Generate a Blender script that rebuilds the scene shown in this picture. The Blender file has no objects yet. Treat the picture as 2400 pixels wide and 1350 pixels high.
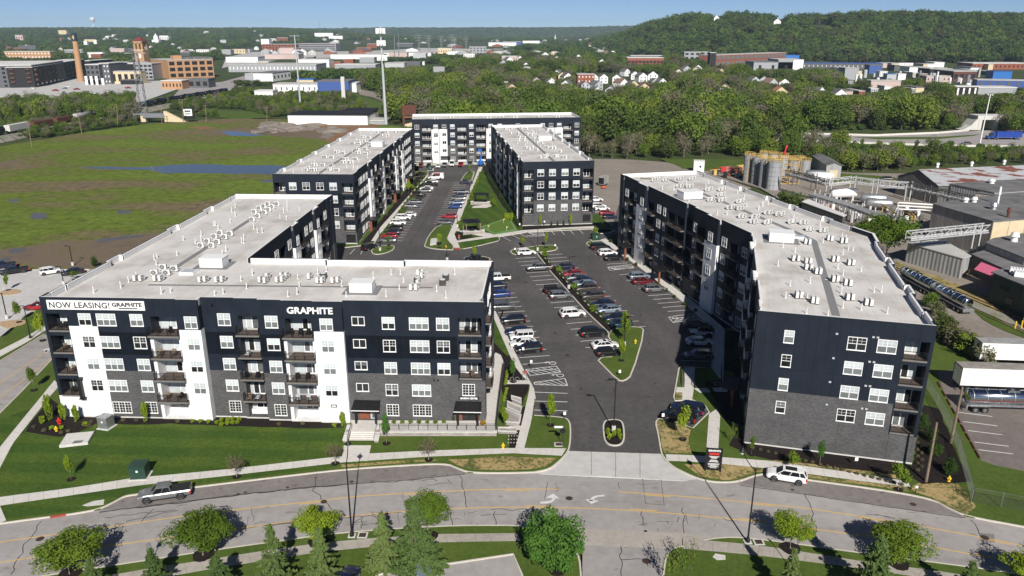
import bpy,bmesh,math,random
from mathutils import Vector,Matrix,noise
R=random.Random(11)
SC=bpy.context.scene
COL=SC.collection
PI=math.pi
# ------------------------------------------------------------------ camera
CAMH=52.0
FPX=1800.0 # focal length in pixels of a 2400 wide picture
PITCH=math.atan((675-72)/FPX)
cam=bpy.data.cameras.new('camera')
cam.sensor_width=36.0
cam.lens=FPX/2400*36.0
cam.clip_start=0.5
cam.clip_end=40000
camo=bpy.data.objects.new('camera',cam)
COL.objects.link(camo)
camo.location=(0,0,CAMH)
camo.rotation_euler=(PI/2-PITCH,0,0)
SC.camera=camo
# ------------------------------------------------------------------ sky and sun
SUN_AZ=math.radians(172) # clockwise from +Y
SUN_EL=math.radians(35)
w=bpy.data.worlds.new('World')
SC.world=w
w.use_nodes=True
wn=w.node_tree
wn.nodes.clear()
sky=wn.nodes.new('ShaderNodeTexSky')
sky.sky_type='NISHITA'
sky.sun_disc=False
sky.sun_elevation=SUN_EL
sky.sun_rotation=SUN_AZ
sky.altitude=200
sky.air_density=0.4
sky.dust_density=0.0
sky.ozone_density=4.5
bg=wn.nodes.new('ShaderNodeBackground')
bg.inputs[1].default_value=0.058
wo=wn.nodes.new('ShaderNodeOutputWorld')
wn.links.new(sky.outputs[0],bg.inputs[0])
wn.links.new(bg.outputs[0],wo.inputs[0])
sl=bpy.data.lights.new('sun','SUN')
sl.energy=5.0
sl.angle=math.radians(0.5)
sl.color=(1.0,0.95,0.88)
so=bpy.data.objects.new('sun',sl)
COL.objects.link(so)
sd=Vector((-math.sin(SUN_AZ)*math.cos(SUN_EL),-math.cos(SUN_AZ)*math.cos(SUN_EL),-math.sin(SUN_EL)))
so.rotation_euler=sd.to_track_quat('-Z','Y').to_euler()
so.location=(40,-60,200)
SC.view_settings.view_transform='Standard'
SC.view_settings.look='None'
SC.view_settings.exposure=0.3
SC.view_settings.gamma=1
SC.view_settings.use_curve_mapping=False
SC.render.engine='CYCLES'
SC.cycles.max_bounces=6
SC.cycles.transparent_max_bounces=4
# ------------------------------------------------------------------ helpers
CP,SP=math.cos(PITCH),math.sin(PITCH)
def at(px,py,z=0.0):
 """point of the place, at height z, that the photograph shows at this pixel"""
 a=(px-1200)/FPX
 b=(675-py)/FPX
 r=Vector((a,CP+b*SP,-SP+b*CP))
 t=(z-CAMH)/r.z
 return Vector((r.x*t,r.y*t,z))
def onY(px,py,Y):
 a=(px-1200)/FPX
 b=(675-py)/FPX
 r=Vector((a,CP+b*SP,-SP+b*CP))
 t=Y/r.y
 return Vector((r.x*t,Y,CAMH+r.z*t))
def hpx(bx,by,ty,tx=None,z=0.0):
 """height of an upright thing standing at bx,by whose top shows at ty"""
 p=at(bx,by,z)
 return onY(bx if tx is None else tx,ty,p.y).z-z
def proj(x,y,z=0.0):
 dz=z-CAMH
 d=y*CP-dz*SP
 if d<1:return None
 return 1200+FPX*x/d,675-FPX*(y*SP+dz*CP)/d
def inpoly(x,y,P):
 c=False
 j=len(P)-1
 for i in range(len(P)):
  xi,yi=P[i];xj,yj=P[j]
  if (yi>y)!=(yj>y) and x<(xj-xi)*(y-yi)/(yj-yi)+xi:c=not c
  j=i
 return c
def tag(o,label=None,cat=None,group=None,kind=None):
 if label:o['label']=label
 if cat:o['category']=cat
 if group:o['group']=group
 if kind:o['kind']=kind
 return o
def empty(name,loc=(0,0,0),rz=0.0,label=None,cat=None,group=None):
 o=bpy.data.objects.new(name,None)
 o.empty_display_size=0.3
 COL.objects.link(o)
 o.location=loc
 o.rotation_euler=(0,0,rz)
 return tag(o,label,cat,group)
def inst(name,me,parent=None,loc=(0,0,0),rz=0.0,sc=None,mats=None):
 o=bpy.data.objects.new(name,me)
 COL.objects.link(o)
 o.parent=parent
 o.location=loc
 o.rotation_euler=(0,0,rz)
 if sc is not None:o.scale=sc if hasattr(sc,'__len__') else (sc,sc,sc)
 if mats:
  for i,m in enumerate(mats):
   o.material_slots[i].link='OBJECT'
   o.material_slots[i].material=m
 return o
def children_of(o):return list(o.children)
def copy_tree(o,parent=None):
 c=o.copy()
 COL.objects.link(c)
 c.parent=parent
 for ch in o.children:copy_tree(ch,c)
 return c
class MB:
 """collects shapes and links them as one mesh object"""
 def __init__(s,*mats):
  s.v=[];s.f=[];s.m=[];s.mats=list(mats);s.sm=False
 def add(s,vs,fs,m=0):
  b=len(s.v)
  s.v.extend([tuple(q) for q in vs])
  for f in fs:
   s.f.append(tuple(b+i for i in f));s.m.append(m)
 def box(s,x0,x1,y0,y1,z0,z1,m=0):
  if x1<x0:x0,x1=x1,x0
  if y1<y0:y0,y1=y1,y0
  s.add([(x0,y0,z0),(x1,y0,z0),(x1,y1,z0),(x0,y1,z0),(x0,y0,z1),(x1,y0,z1),(x1,y1,z1),(x0,y1,z1)],[(0,3,2,1),(4,5,6,7),(0,1,5,4),(1,2,6,5),(2,3,7,6),(3,0,4,7)],m)
 def fbox(s,fr,s0,s1,d0,d1,z0,z1,m=0):
  P=[fr.pt(a,b,c) for c in (z0,z1) for a,b in ((s0,d0),(s1,d0),(s1,d1),(s0,d1))]
  s.add(P,[(0,3,2,1),(4,5,6,7),(0,1,5,4),(1,2,6,5),(2,3,7,6),(3,0,4,7)],m)
 def prism(s,P,z0,z1,m=0,bottom=False):
  n=len(P)
  a=sum(P[i][0]*P[(i+1)%n][1]-P[(i+1)%n][0]*P[i][1] for i in range(n))
  if a<0:P=P[::-1]
  vs=[(p[0],p[1],z0) for p in P]+[(p[0],p[1],z1) for p in P]
  fs=[tuple(range(n,2*n))]+[(i,(i+1)%n,n+(i+1)%n,n+i) for i in range(n)]
  if bottom:fs.append(tuple(range(n-1,-1,-1)))
  s.add(vs,fs,m)
 def bar(s,p,q,wd,ht=None,m=0):
  """square bar from p to q"""
  p=Vector(p);q=Vector(q)
  ht=wd if ht is None else ht
  d=(q-p)
  if d.length<1e-6:return
  d.normalize()
  u=d.cross(Vector((0,0,1)))
  if u.length<1e-3:u=Vector((1,0,0))
  u.normalize()
  k=u.cross(d)
  vs=[c+u*(a*wd/2)+k*(b*ht/2) for c in (p,q) for a,b in ((-1,-1),(1,-1),(1,1),(-1,1))]
  s.add(vs,[(3,2,1,0),(4,5,6,7),(0,1,5,4),(1,2,6,5),(2,3,7,6),(3,0,4,7)],m)
 def tube(s,pts,r,n=8,m=0,r2=None,cap=True):
  pts=[Vector(p) for p in pts]
  rs=r if isinstance(r,(list,tuple)) else [r+((r2 if r2 is not None else r)-r)*i/(len(pts)-1) for i in range(len(pts))]
  b=len(s.v)
  for i,p in enumerate(pts):
   d=pts[min(i+1,len(pts)-1)]-pts[max(i-1,0)]
   d.normalize()
   u=d.cross(Vector((0,0,1)))
   if u.length<1e-3:u=Vector((1,0,0))
   u.normalize()
   k=d.cross(u)
   for j in range(n):
    a=2*PI*j/n
    s.v.append(tuple(p+(u*math.cos(a)+k*math.sin(a))*rs[i]))
  for i in range(len(pts)-1):
   for j in range(n):
    s.f.append((b+i*n+j,b+i*n+(j+1)%n,b+(i+1)*n+(j+1)%n,b+(i+1)*n+j));s.m.append(m)
  if cap:
   s.f.append(tuple(b+j for j in range(n-1,-1,-1)));s.m.append(m)
   s.f.append(tuple(b+(len(pts)-1)*n+j for j in range(n)));s.m.append(m)
 def lathe(s,prof,n=16,m=0,c=(0,0,0)):
  b=len(s.v)
  for r,z in prof:
   for j in range(n):
    a=2*PI*j/n
    s.v.append((c[0]+r*math.cos(a),c[1]+r*math.sin(a),c[2]+z))
  for i in range(len(prof)-1):
   for j in range(n):
    s.f.append((b+i*n+j,b+i*n+(j+1)%n,b+(i+1)*n+(j+1)%n,b+(i+1)*n+j));s.m.append(m)
  s.f.append(tuple(b+(len(prof)-1)*n+j for j in range(n)));s.m.append(m)
 def blob(s,c,r,m=0,seed=0,n=8,k=6,sq=(1,1,1),amp=.2):
  vs=[]
  for i in range(k+1):
   t=PI*i/k
   for j in range(n):
    a=2*PI*j/n
    q=Vector((math.sin(t)*math.cos(a),math.sin(t)*math.sin(a),math.cos(t)))
    f=1+amp*noise.noise(q*1.7+Vector((seed*3.1,seed,0)))
    vs.append((c[0]+q.x*r*f*sq[0],c[1]+q.y*r*f*sq[1],c[2]+q.z*r*f*sq[2]))
  s.add(vs,[(i*n+j,(i+1)*n+j,(i+1)*n+(j+1)%n,i*n+(j+1)%n) for i in range(k) for j in range(n)],m)
 def mesh(s,name):
  me=bpy.data.meshes.new(name)
  me.from_pydata(s.v,[],s.f)
  for mt in s.mats:me.materials.append(mt)
  if len(s.mats)>1:me.polygons.foreach_set('material_index',s.m)
  if s.sm:me.polygons.foreach_set('use_smooth',[True]*len(s.f))
  me.update()
  return me
 def build(s,name,parent=None,loc=(0,0,0),rz=0.0,label=None,cat=None,group=None,kind=None):
  o=inst(name,s.mesh(name),parent,loc,rz)
  return tag(o,label,cat,group,kind)
class Fr:
 """facade frame: s runs along the wall seen from outside (left to right), d goes into the building"""
 def __init__(s,x,y,ang):
  s.x=x;s.y=y;s.a=ang;s.c=math.cos(ang);s.s=math.sin(ang)
 def pt(s,q,d,z):return (s.x+q*s.c-d*s.s,s.y+q*s.s+d*s.c,z)
# ------------------------------------------------------------------ materials
def newmat(name):
 m=bpy.data.materials.new(name)
 m.use_nodes=True
 nt=m.node_tree
 b=nt.nodes['Principled BSDF']
 return m,nt,b
def N(nt,t,**kw):
 n=nt.nodes.new(t)
 for k,v in kw.items():
  if k.startswith('i_'):
   n.inputs[k[2:].replace('_',' ')].default_value=v
  else:setattr(n,k,v)
 return n
def ramp(nt,stops,fac,mode='LINEAR'):
 r=nt.nodes.new('ShaderNodeValToRGB')
 e=r.color_ramp.elements
 while len(e)>1:e.remove(e[-1])
 e[0].position=stops[0][0];e[0].color=(*stops[0][1],1)
 for p,c in stops[1:]:
  q=e.new(p);q.color=(*c,1)
 r.color_ramp.interpolation=mode
 nt.links.new(fac,r.inputs[0])
 return r
def mixc(nt,a,b,fac,mode='MIX'):
 m=nt.nodes.new('ShaderNodeMix')
 m.data_type='RGBA';m.blend_type=mode
 for sock,val in ((m.inputs[0],fac),(m.inputs[6],a),(m.inputs[7],b)):
  if isinstance(val,(int,float)):sock.default_value=val
  elif isinstance(val,tuple):sock.default_value=(*val,1)
  else:nt.links.new(val,sock)
 return m.outputs[2]
def noise_tex(nt,vec,scale,detail=4,rough=.55):
 n=N(nt,'ShaderNodeTexNoise')
 n.inputs['Scale'].default_value=scale
 n.inputs['Detail'].default_value=detail
 n.inputs['Roughness'].default_value=rough
 if vec is not None:nt.links.new(vec,n.inputs['Vector'])
 return n.outputs[0]
def coords(nt,kind='Object',scale=None):
 c=nt.nodes.new('ShaderNodeTexCoord').outputs[kind]
 if scale:
  mp=nt.nodes.new('ShaderNodeMapping')
  mp.inputs['Scale'].default_value=scale
  nt.links.new(c,mp.inputs[0])
  c=mp.outputs[0]
 return c
def setbump(nt,b,h,strength=.3,dist=.05):
 n=nt.nodes.new('ShaderNodeBump')
 n.inputs['Strength'].default_value=strength
 n.inputs['Distance'].default_value=dist
 nt.links.new(h,n.inputs['Height'])
 nt.links.new(n.outputs[0],b.inputs['Normal'])
def pm(name,col,rough=.6,metal=0.0,var=.12,scale=2.0,spec=.4,bump=0.0):
 """plain surface with gentle tonal wear"""
 m,nt,b=newmat(name)
 b.inputs['Roughness'].default_value=rough
 b.inputs['Metallic'].default_value=metal
 b.inputs['Specular IOR Level'].default_value=spec
 if var>0:
  v=coords(nt)
  n=noise_tex(nt,v,scale,3)
  lo=tuple(c*(1-var) for c in col);hi=tuple(min(1,c*(1+var)) for c in col)
  r=ramp(nt,[(.3,lo),(.7,hi)],n)
  nt.links.new(r.outputs[0],b.inputs['Base Color'])
  if bump:setbump(nt,b,noise_tex(nt,v,scale*6,4),bump,.03)
 else:b.inputs['Base Color'].default_value=(*col,1)
 return m
def wallvec(nt):
 c=nt.nodes.new('ShaderNodeTexCoord').outputs['Object']
 sp=nt.nodes.new('ShaderNodeSeparateXYZ');nt.links.new(c,sp.inputs[0])
 ad=N(nt,'ShaderNodeMath',operation='ADD');nt.links.new(sp.outputs[0],ad.inputs[0]);nt.links.new(sp.outputs[1],ad.inputs[1])
 cb=nt.nodes.new('ShaderNodeCombineXYZ');nt.links.new(ad.outputs[0],cb.inputs[0]);nt.links.new(sp.outputs[2],cb.inputs[1])
 return c,cb.outputs[0]
def brickmat(name,c1,c2,mortar,bw=.3,bh=.1,ms=.012,rough=.85):
 m,nt,b=newmat(name)
 c,v=wallvec(nt)
 t=N(nt,'ShaderNodeTexBrick')
 nt.links.new(v,t.inputs['Vector'])
 t.inputs['Color1'].default_value=(*c1,1);t.inputs['Color2'].default_value=(*c2,1);t.inputs['Mortar'].default_value=(*mortar,1)
 t.inputs['Scale'].default_value=1.0
 t.inputs['Mortar Size'].default_value=ms
 t.inputs['Brick Width'].default_value=bw
 t.inputs['Row Height'].default_value=bh
 t.inputs['Bias'].default_value=-.1
 n=noise_tex(nt,c,.45,4)
 r=ramp(nt,[(.25,(.8,.8,.8)),(.75,(1.15,1.15,1.15))],n)
 o=mixc(nt,t.outputs[0],r.outputs[0],1.0,'MULTIPLY')
 nt.links.new(o,b.inputs['Base Color'])
 b.inputs['Roughness'].default_value=rough
 b.inputs['Specular IOR Level'].default_value=.2
 setbump(nt,b,t.outputs[1],-.4,.02)
 return m
M={}
M['navy']=pm('navy_siding',(.0105,.0155,.026),.62,var=.22,scale=.5,spec=.25)
M['navy_back']=pm('navy_seam',(.004,.006,.01),.8,var=0)
M['brick']=brickmat('grey_brick',(.050,.050,.053),(.105,.104,.106),(.125,.125,.125))
M['whiteb']=brickmat('white_painted_brick',(.78,.78,.78),(.72,.72,.73),(.68,.68,.68),ms=.008)
M['lgrey']=pm('light_grey_wall',(.42,.44,.46),.7,var=.05)
M['white']=pm('white_trim',(.78,.78,.77),.5,var=.04)
M['black']=pm('black_metal',(.012,.012,.013),.45,var=.1)
M['deck']=pm('brown_decking',(.12,.09,.075),.8,var=.2,scale=4)
M['slab']=pm('balcony_fascia',(.16,.15,.14),.7,var=.1)
M['base']=pm('concrete_base',(.55,.54,.51),.85,var=.1)
M['coping']=pm('dark_coping',(.02,.024,.03),.4,var=.1)
def glassm(name,col,rough=.08,var=.15,sc=.35,spec=.5):
 m,nt,b=newmat(name)
 v=coords(nt,'Object')
 oi=nt.nodes.new('ShaderNodeObjectInfo')
 n=noise_tex(nt,v,1.4,1)
 a=N(nt,'ShaderNodeMath',operation='ADD');nt.links.new(n,a.inputs[0])
 mr=N(nt,'ShaderNodeMapRange');mr.inputs[3].default_value=-.25;mr.inputs[4].default_value=.25
 nt.links.new(oi.outputs['Random'],mr.inputs[0]);nt.links.new(mr.outputs[0],a.inputs[1])
 r=ramp(nt,[(.2,tuple(c*(1-var) for c in col)),(.8,tuple(min(1,c*(1+var)) for c in col))],a.outputs[0])
 nt.links.new(r.outputs[0],b.inputs['Base Color'])
 b.inputs['Roughness'].default_value=rough
 b.inputs['Specular IOR Level'].default_value=spec
 return m
M['g_blind']=glassm('glass_with_white_blind',(.47,.52,.535))
M['g_screen']=glassm('glass_behind_screen',(.15,.168,.172),.25)
M['g_dark']=glassm('dark_window_glass',(.018,.02,.022),.05,.5)
M['g_mid']=glassm('half_lit_window_glass',(.10,.11,.115),.08,.5)
def roofmat(name,base,stain):
 m,nt,b=newmat(name)
 v=coords(nt)
 n1=noise_tex(nt,v,.16,5,.6)
 n2=noise_tex(nt,coords(nt,'Object',(.9,.12,1)),1.0,4,.6)
 c=ramp(nt,[(.34,stain),(.53,base),(.8,tuple(min(1,q*1.06) for q in base))],n1)
 c2=ramp(nt,[(.25,(.86,.855,.84)),(.5,(1,1,1))],n2)
 br=N(nt,'ShaderNodeTexBrick');nt.links.new(v,br.inputs['Vector'])
 br.inputs['Color1'].default_value=(1,1,1,1);br.inputs['Color2'].default_value=(.975,.975,.975,1);br.inputs['Mortar'].default_value=(.86,.86,.86,1)
 br.inputs['Scale'].default_value=1;br.inputs['Mortar Size'].default_value=.035;br.inputs['Brick Width'].default_value=3.2;br.inputs['Row Height'].default_value=14
 o=mixc(nt,c.outputs[0],c2.outputs[0],1.0,'MULTIPLY')
 o=mixc(nt,o,br.outputs[0],1.0,'MULTIPLY')
 nt.links.new(o,b.inputs['Base Color'])
 b.inputs['Roughness'].default_value=.75
 return m
M['roof']=roofmat('white_roof_membrane',(.62,.60,.575),(.47,.435,.40))
M['parapet']=pm('white_parapet_membrane',(.74,.735,.72),.7,var=.06,scale=.8)
M['walkpad']=pm('grey_roof_walkway',(.20,.20,.205),.85,var=.1,scale=3)
def ground_mat(name,cols,scales,rough=.9,bump=.25,bscale=8,dist=.04,aniso=None):
 """two noises through one ramp: cols = ramp stops"""
 m,nt,b=newmat(name)
 v=coords(nt,'Object',aniso)
 n1=noise_tex(nt,v,scales[0],5,.6)
 n2=noise_tex(nt,v,scales[1],4,.6)
 a=N(nt,'ShaderNodeMath',operation='MULTIPLY_ADD');nt.links.new(n2,a.inputs[0]);a.inputs[1].default_value=.5
 q=N(nt,'ShaderNodeMath',operation='MULTIPLY');nt.links.new(n1,q.inputs[0]);q.inputs[1].default_value=.5
 nt.links.new(q.outputs[0],a.inputs[2])
 r=ramp(nt,cols,a.outputs[0])
 nt.links.new(r.outputs[0],b.inputs['Base Color'])
 b.inputs['Roughness'].default_value=rough
 b.inputs['Specular IOR Level'].default_value=.2
 if bump:setbump(nt,b,noise_tex(nt,v,bscale,4),bump,dist)
 return m,nt,b,r
M['asphalt']=ground_mat('dark_asphalt',[(.28,(.060,.055,.056)),(.5,(.082,.077,.077)),(.72,(.112,.106,.105))],(.09,1.1),.85,.15,20)[0]
M['oldasphalt']=ground_mat('worn_grey_asphalt',[(.28,(.255,.238,.230)),(.5,(.325,.306,.297)),(.7,(.385,.367,.356))],(.1,.9),.9,.15,18)[0]
M['bayasphalt']=ground_mat('brown_grey_asphalt',[(.3,(.165,.145,.137)),(.5,(.205,.185,.176)),(.7,(.245,.225,.215))],(.15,1.2),.9,.15,18)[0]
def wear(mt,layers):
 """oil spots, patches and tyre polish over a paving: (noise scale, stretch, threshold, width, tint)"""
 nt=mt.node_tree;b=nt.nodes['Principled BSDF'];c=b.inputs['Base Color'].links[0].from_socket
 for sc,st,th,wd,tint in layers:
  r=ramp(nt,[(th,(1,1,1)),(th+wd,tint)],noise_tex(nt,coords(nt,'Object',st),sc,3,.5));c=mixc(nt,c,r.outputs[0],1.0,'MULTIPLY')
 nt.links.new(c,b.inputs['Base Color'])
wear(M['asphalt'],[(1.1,(1,.6,1),.66,.05,(.55,.55,.55)),(.35,(1,.12,1),.55,.15,(1.25,1.22,1.2)),(.05,(1,1,1),.5,.12,(1.16,1.14,1.12))])
wear(M['oldasphalt'],[(.9,(.5,1,1),.67,.04,(.72,.71,.70)),(.5,(.07,1,1),.54,.12,(.90,.89,.88)),(.06,(1,1,1),.5,.1,(1.07,1.06,1.05))])
wear(M['bayasphalt'],[(1.3,(.6,1,1),.63,.05,(.6,.59,.58))])
M['concrete']=ground_mat('pale_concrete',[(.3,(.50,.475,.44)),(.5,(.58,.555,.52)),(.7,(.64,.62,.585))],(.25,2.0),.9,.1,15)[0]
M['lotconcrete']=ground_mat('bright_concrete_paving',[(.3,(.42,.41,.395)),(.5,(.50,.49,.475)),(.7,(.57,.56,.545))],(.1,.8),.9,.1,15)[0]
M['oldconcrete']=ground_mat('weathered_concrete',[(.3,(.30,.27,.235)),(.5,(.37,.34,.30)),(.7,(.43,.40,.36))],(.25,2.0),.9,.1,15)[0]
M['kerb']=ground_mat('kerb_concrete',[(.3,(.48,.44,.38)),(.7,(.62,.58,.52))],(.6,3.0),.9,.1,15)[0]
M['dirtlot']=ground_mat('brown_gravel_paving',[(.3,(.19,.165,.14)),(.5,(.25,.22,.19)),(.7,(.31,.275,.24))],(.08,.9),.95,.2,6)[0]
M['mulch']=ground_mat('dark_mulch',[(.3,(.008,.006,.006)),(.6,(.022,.016,.014)),(.8,(.045,.034,.028))],(1.5,9),.95,.6,12,.08)[0]
M['grass']=ground_mat('green_grass',[(.28,(.042,.070,.012)),(.5,(.070,.112,.017)),(.72,(.115,.145,.032))],(.18,2.2),.95,.5,9,.08)[0]
M['straw']=ground_mat('straw_covered_grass',[(.34,(.048,.080,.016)),(.44,(.12,.12,.04)),(.53,(.36,.27,.12)),(.75,(.48,.37,.18))],(.35,2.5),.95,.5,9,.08)[0]
def lawn_mat(name,ang,width):
 m,nt,b=newmat(name)
 v=coords(nt)
 mp=nt.nodes.new('ShaderNodeMapping');mp.inputs['Rotation'].default_value=(0,0,ang);nt.links.new(v,mp.inputs[0])
 sp=nt.nodes.new('ShaderNodeSeparateXYZ');nt.links.new(mp.outputs[0],sp.inputs[0])
 wob=noise_tex(nt,v,.12,2)
 a=N(nt,'ShaderNodeMath',operation='MULTIPLY_ADD');nt.links.new(wob,a.inputs[0]);a.inputs[1].default_value=1.5;nt.links.new(sp.outputs[1],a.inputs[2])
 s=N(nt,'ShaderNodeMath',operation='MULTIPLY');nt.links.new(a.outputs[0],s.inputs[0]);s.inputs[1].default_value=2*PI/(2*width)
 si=N(nt,'ShaderNodeMath',operation='SINE');nt.links.new(s.outputs[0],si.inputs[0])
 r1=ramp(nt,[(.38,(.042,.083,.013)),(.62,(.057,.100,.016))],si.outputs[0])
 mr=N(nt,'ShaderNodeMapRange');mr.inputs[1].default_value=-1;nt.links.new(si.outputs[0],mr.inputs[0]);nt.links.new(mr.outputs[0],r1.inputs[0])
 n=noise_tex(nt,v,2.5,5,.65);n2=noise_tex(nt,v,.13,3)
 r2=ramp(nt,[(.3,(.72,.72,.72)),(.7,(1.3,1.3,1.25))],n)
 r3=ramp(nt,[(.45,(1,1,1)),(.75,(1.5,1.22,1.1))],n2)
 o=mixc(nt,r1.outputs[0],r2.outputs[0],1.0,'MULTIPLY');o=mixc(nt,o,r3.outputs[0],1.0,'MULTIPLY')
 nt.links.new(o,b.inputs['Base Color']);b.inputs['Roughness'].default_value=.95;b.inputs['Specular IOR Level'].default_value=.15
 setbump(nt,b,noise_tex(nt,v,10,3),.5,.07)
 return m
M['lawn']=lawn_mat('mown_lawn',math.radians(3),2.3)
M['lawn2']=lawn_mat('courtyard_lawn',math.radians(70),2.0)
M['green']=ground_mat('putting_green_turf',[(.3,(.085,.15,.025)),(.7,(.11,.18,.035))],(.3,3),.95,.2,12)[0]
M['fringe']=ground_mat('pale_turf_fringe',[(.3,(.12,.22,.07)),(.7,(.16,.27,.10))],(.3,3),.95,.2,12)[0]
m,nt,b=newmat('field_of_grass_and_mud')
v=coords(nt)
n1=noise_tex(nt,coords(nt,'Object',(1,1.9,1)),.016,5,.62);n2=noise_tex(nt,v,.35,6,.75);n3=noise_tex(nt,v,1.6,3)
r1=ramp(nt,[(.33,(.17,.13,.085)),(.43,(.15,.135,.06)),(.51,(.115,.155,.026)),(.62,(.13,.185,.030)),(.75,(.10,.15,.026))],n1)
r2=ramp(nt,[(.3,(.5,.5,.52)),(.52,(1,1,1)),(.72,(1.45,1.3,1.2))],n2)
r3=ramp(nt,[(.3,(.8,.8,.8)),(.7,(1.2,1.2,1.2))],n3)
o=mixc(nt,r1.outputs[0],r2.outputs[0],1.0,'MULTIPLY');o=mixc(nt,o,r3.outputs[0],1.0,'MULTIPLY')
nt.links.new(o,b.inputs['Base Color']);b.inputs['Roughness'].default_value=1;b.inputs['Specular IOR Level'].default_value=.1
setbump(nt,b,n2,.5,.5)
M['field']=m
M['mud']=ground_mat('bare_brown_soil',[(.3,(.105,.078,.056)),(.5,(.16,.122,.088)),(.62,(.13,.115,.05)),(.75,(.21,.165,.125))],(.06,.6),1,.4,1.5,.2)[0]
M['clay']=ground_mat('orange_clay_soil',[(.3,(.16,.09,.05)),(.6,(.24,.14,.075)),(.8,(.28,.20,.13))],(.07,.5),1,.4,1.5,.2)[0]
M['rubble']=ground_mat('grey_rubble',[(.3,(.14,.12,.10)),(.6,(.25,.22,.19)),(.8,(.36,.33,.29))],(.2,1.2),1,.8,1.2,.5)[0]
M['forestfloor']=ground_mat('woodland_floor',[(.3,(.03,.045,.014)),(.5,(.05,.07,.02)),(.7,(.085,.10,.03))],(.01,.12),1,0)[0]
M['gravel']=ground_mat('railway_gravel',[(.3,(.20,.18,.16)),(.5,(.29,.27,.24)),(.6,(.12,.14,.05)),(.7,(.36,.34,.31))],(.25,3),1,.5,6)[0]
m,nt,b=newmat('standing_water')
b.inputs['Base Color'].default_value=(.07,.085,.095,1);b.inputs['Roughness'].default_value=.12;b.inputs['IOR'].default_value=1.33
setbump(nt,b,noise_tex(nt,coords(nt),.8,2),.03,.05)
M['water']=m
m,nt,b=newmat('shallow_muddy_water')
b.inputs['Base Color'].default_value=(.11,.10,.08,1);b.inputs['Roughness'].default_value=.3;b.inputs['IOR'].default_value=1.33
M['puddle']=m
M['paint']=ground_mat('white_road_paint',[(.3,(.52,.52,.51)),(.7,(.72,.72,.71))],(.6,5),.8,0)[0]
M['yellow']=ground_mat('worn_yellow_paint',[(.30,(.36,.28,.17)),(.42,(.58,.37,.09)),(.7,(.66,.42,.09))],(.5,2.5),.8,0)[0]
M['redpad']=pm('red_tactile_paving',(.38,.07,.05),.85,var=.15)
M['iron']=pm('rusty_iron_cover',(.05,.032,.026),.7,var=.3,scale=6)
M['crack']=pm('dark_tar_seam',(.045,.042,.042),.85,var=.2)
M['stone']=brickmat('stacked_stone',(.30,.27,.25),(.42,.39,.37),(.20,.18,.17),.45,.14,.01)
M['terracotta']=pm('orange_brick_panel',(.20,.062,.034),.75,var=.15)
def corrug(name,c1,c2,per=.35,horiz=False,rust=None):
 m,nt,b=newmat(name)
 c,v=wallvec(nt)
 sp=nt.nodes.new('ShaderNodeSeparateXYZ');nt.links.new(v,sp.inputs[0])
 s=N(nt,'ShaderNodeMath',operation='MULTIPLY');nt.links.new(sp.outputs[0],s.inputs[0]);s.inputs[1].default_value=2*PI/per
 si=N(nt,'ShaderNodeMath',operation='SINE');nt.links.new(s.outputs[0],si.inputs[0])
 n=noise_tex(nt,coords(nt,'Object',(1.4,1.4,.18)),.8,5,.7)
 r=ramp(nt,[(.35,c1),(.65,c2)],n)
 o=r.outputs[0]
 if rust:
  n2=noise_tex(nt,coords(nt,'Object',(.1,.42,.3)),1.1,4,.55)
  k=ramp(nt,[(.5,(0,0,0)),(.56,(1,1,1))],n2)
  o=mixc(nt,o,rust,k.outputs[0])
 nt.links.new(o,b.inputs['Base Color'])
 b.inputs['Roughness'].default_value=.6
 setbump(nt,b,si.outputs[0],.6,.05)
 return m
M['corr_brown']=corrug('grey_brown_corrugated_sheet',(.22,.20,.175),(.40,.37,.335))
M['corr_dark']=corrug('dark_corrugated_sheet',(.07,.068,.066),(.135,.13,.125))
M['corr_grey']=corrug('grey_corrugated_sheet',(.26,.26,.26),(.40,.40,.39),.5)
M['rustroof']=corrug('rusty_metal_roof',(.33,.34,.36),(.40,.41,.42),.6,rust=(.16,.055,.035))
M['greyroof']=pm('grey_felt_roof',(.155,.152,.152),.9,var=.3,scale=.25)
M['paleroof']=pm('pale_flat_roof',(.46,.45,.43),.85,var=.15,scale=.12)
M['whiteroof']=pm('white_flat_roof',(.62,.61,.59),.8,var=.1,scale=.1)
M['bluewall']=pm('blue_cladding',(.05,.10,.30),.5,var=.1)
M['cream']=pm('cream_wall',(.60,.50,.33),.8,var=.08,scale=.6)
M['silo']=corrug('silo_steel',(.22,.23,.24),(.36,.37,.385),1.6)
M['steel']=pm('galvanised_steel',(.42,.43,.44),.42,.75,var=.2)
M['chrome']=pm('polished_tank_steel',(.62,.63,.65),.16,1.0,var=.06)
M['pipe']=pm('pale_pipe_paint',(.50,.50,.50),.5,.2,var=.15)
M['ochre']=pm('yellow_ochre_railing',(.55,.38,.12),.6,var=.12)
M['red']=pm('red_paint',(.50,.03,.025),.5,var=.1)
M['rust']=pm('rusted_steel',(.12,.045,.03),.8,var=.3,scale=5)
M['wood']=pm('weathered_timber_pole',(.20,.15,.11),.9,var=.25,scale=3)
M['hydrant']=pm('yellow_hydrant_paint',(.70,.47,.03),.45,var=.08)
M['pink']=pm('pink_awning_cloth',(.62,.14,.24),.7,var=.06)
M['greenbox']=pm('dark_green_cabinet',(.018,.05,.034),.5,var=.12)
M['unit']=pm('white_unit_casing',(.66,.66,.64),.5,var=.06)
M['grille']=pm('dark_fan_grille',(.05,.05,.05),.5,var=.2)
M['bark']=pm('grey_brown_bark',(.11,.085,.065),.95,var=.3,scale=6)
M['palebark']=pm('pale_bark',(.24,.21,.18),.95,var=.25,scale=6)
M['rubber']=pm('tyre_rubber',(.012,.012,.012),.85,var=.1)
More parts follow.
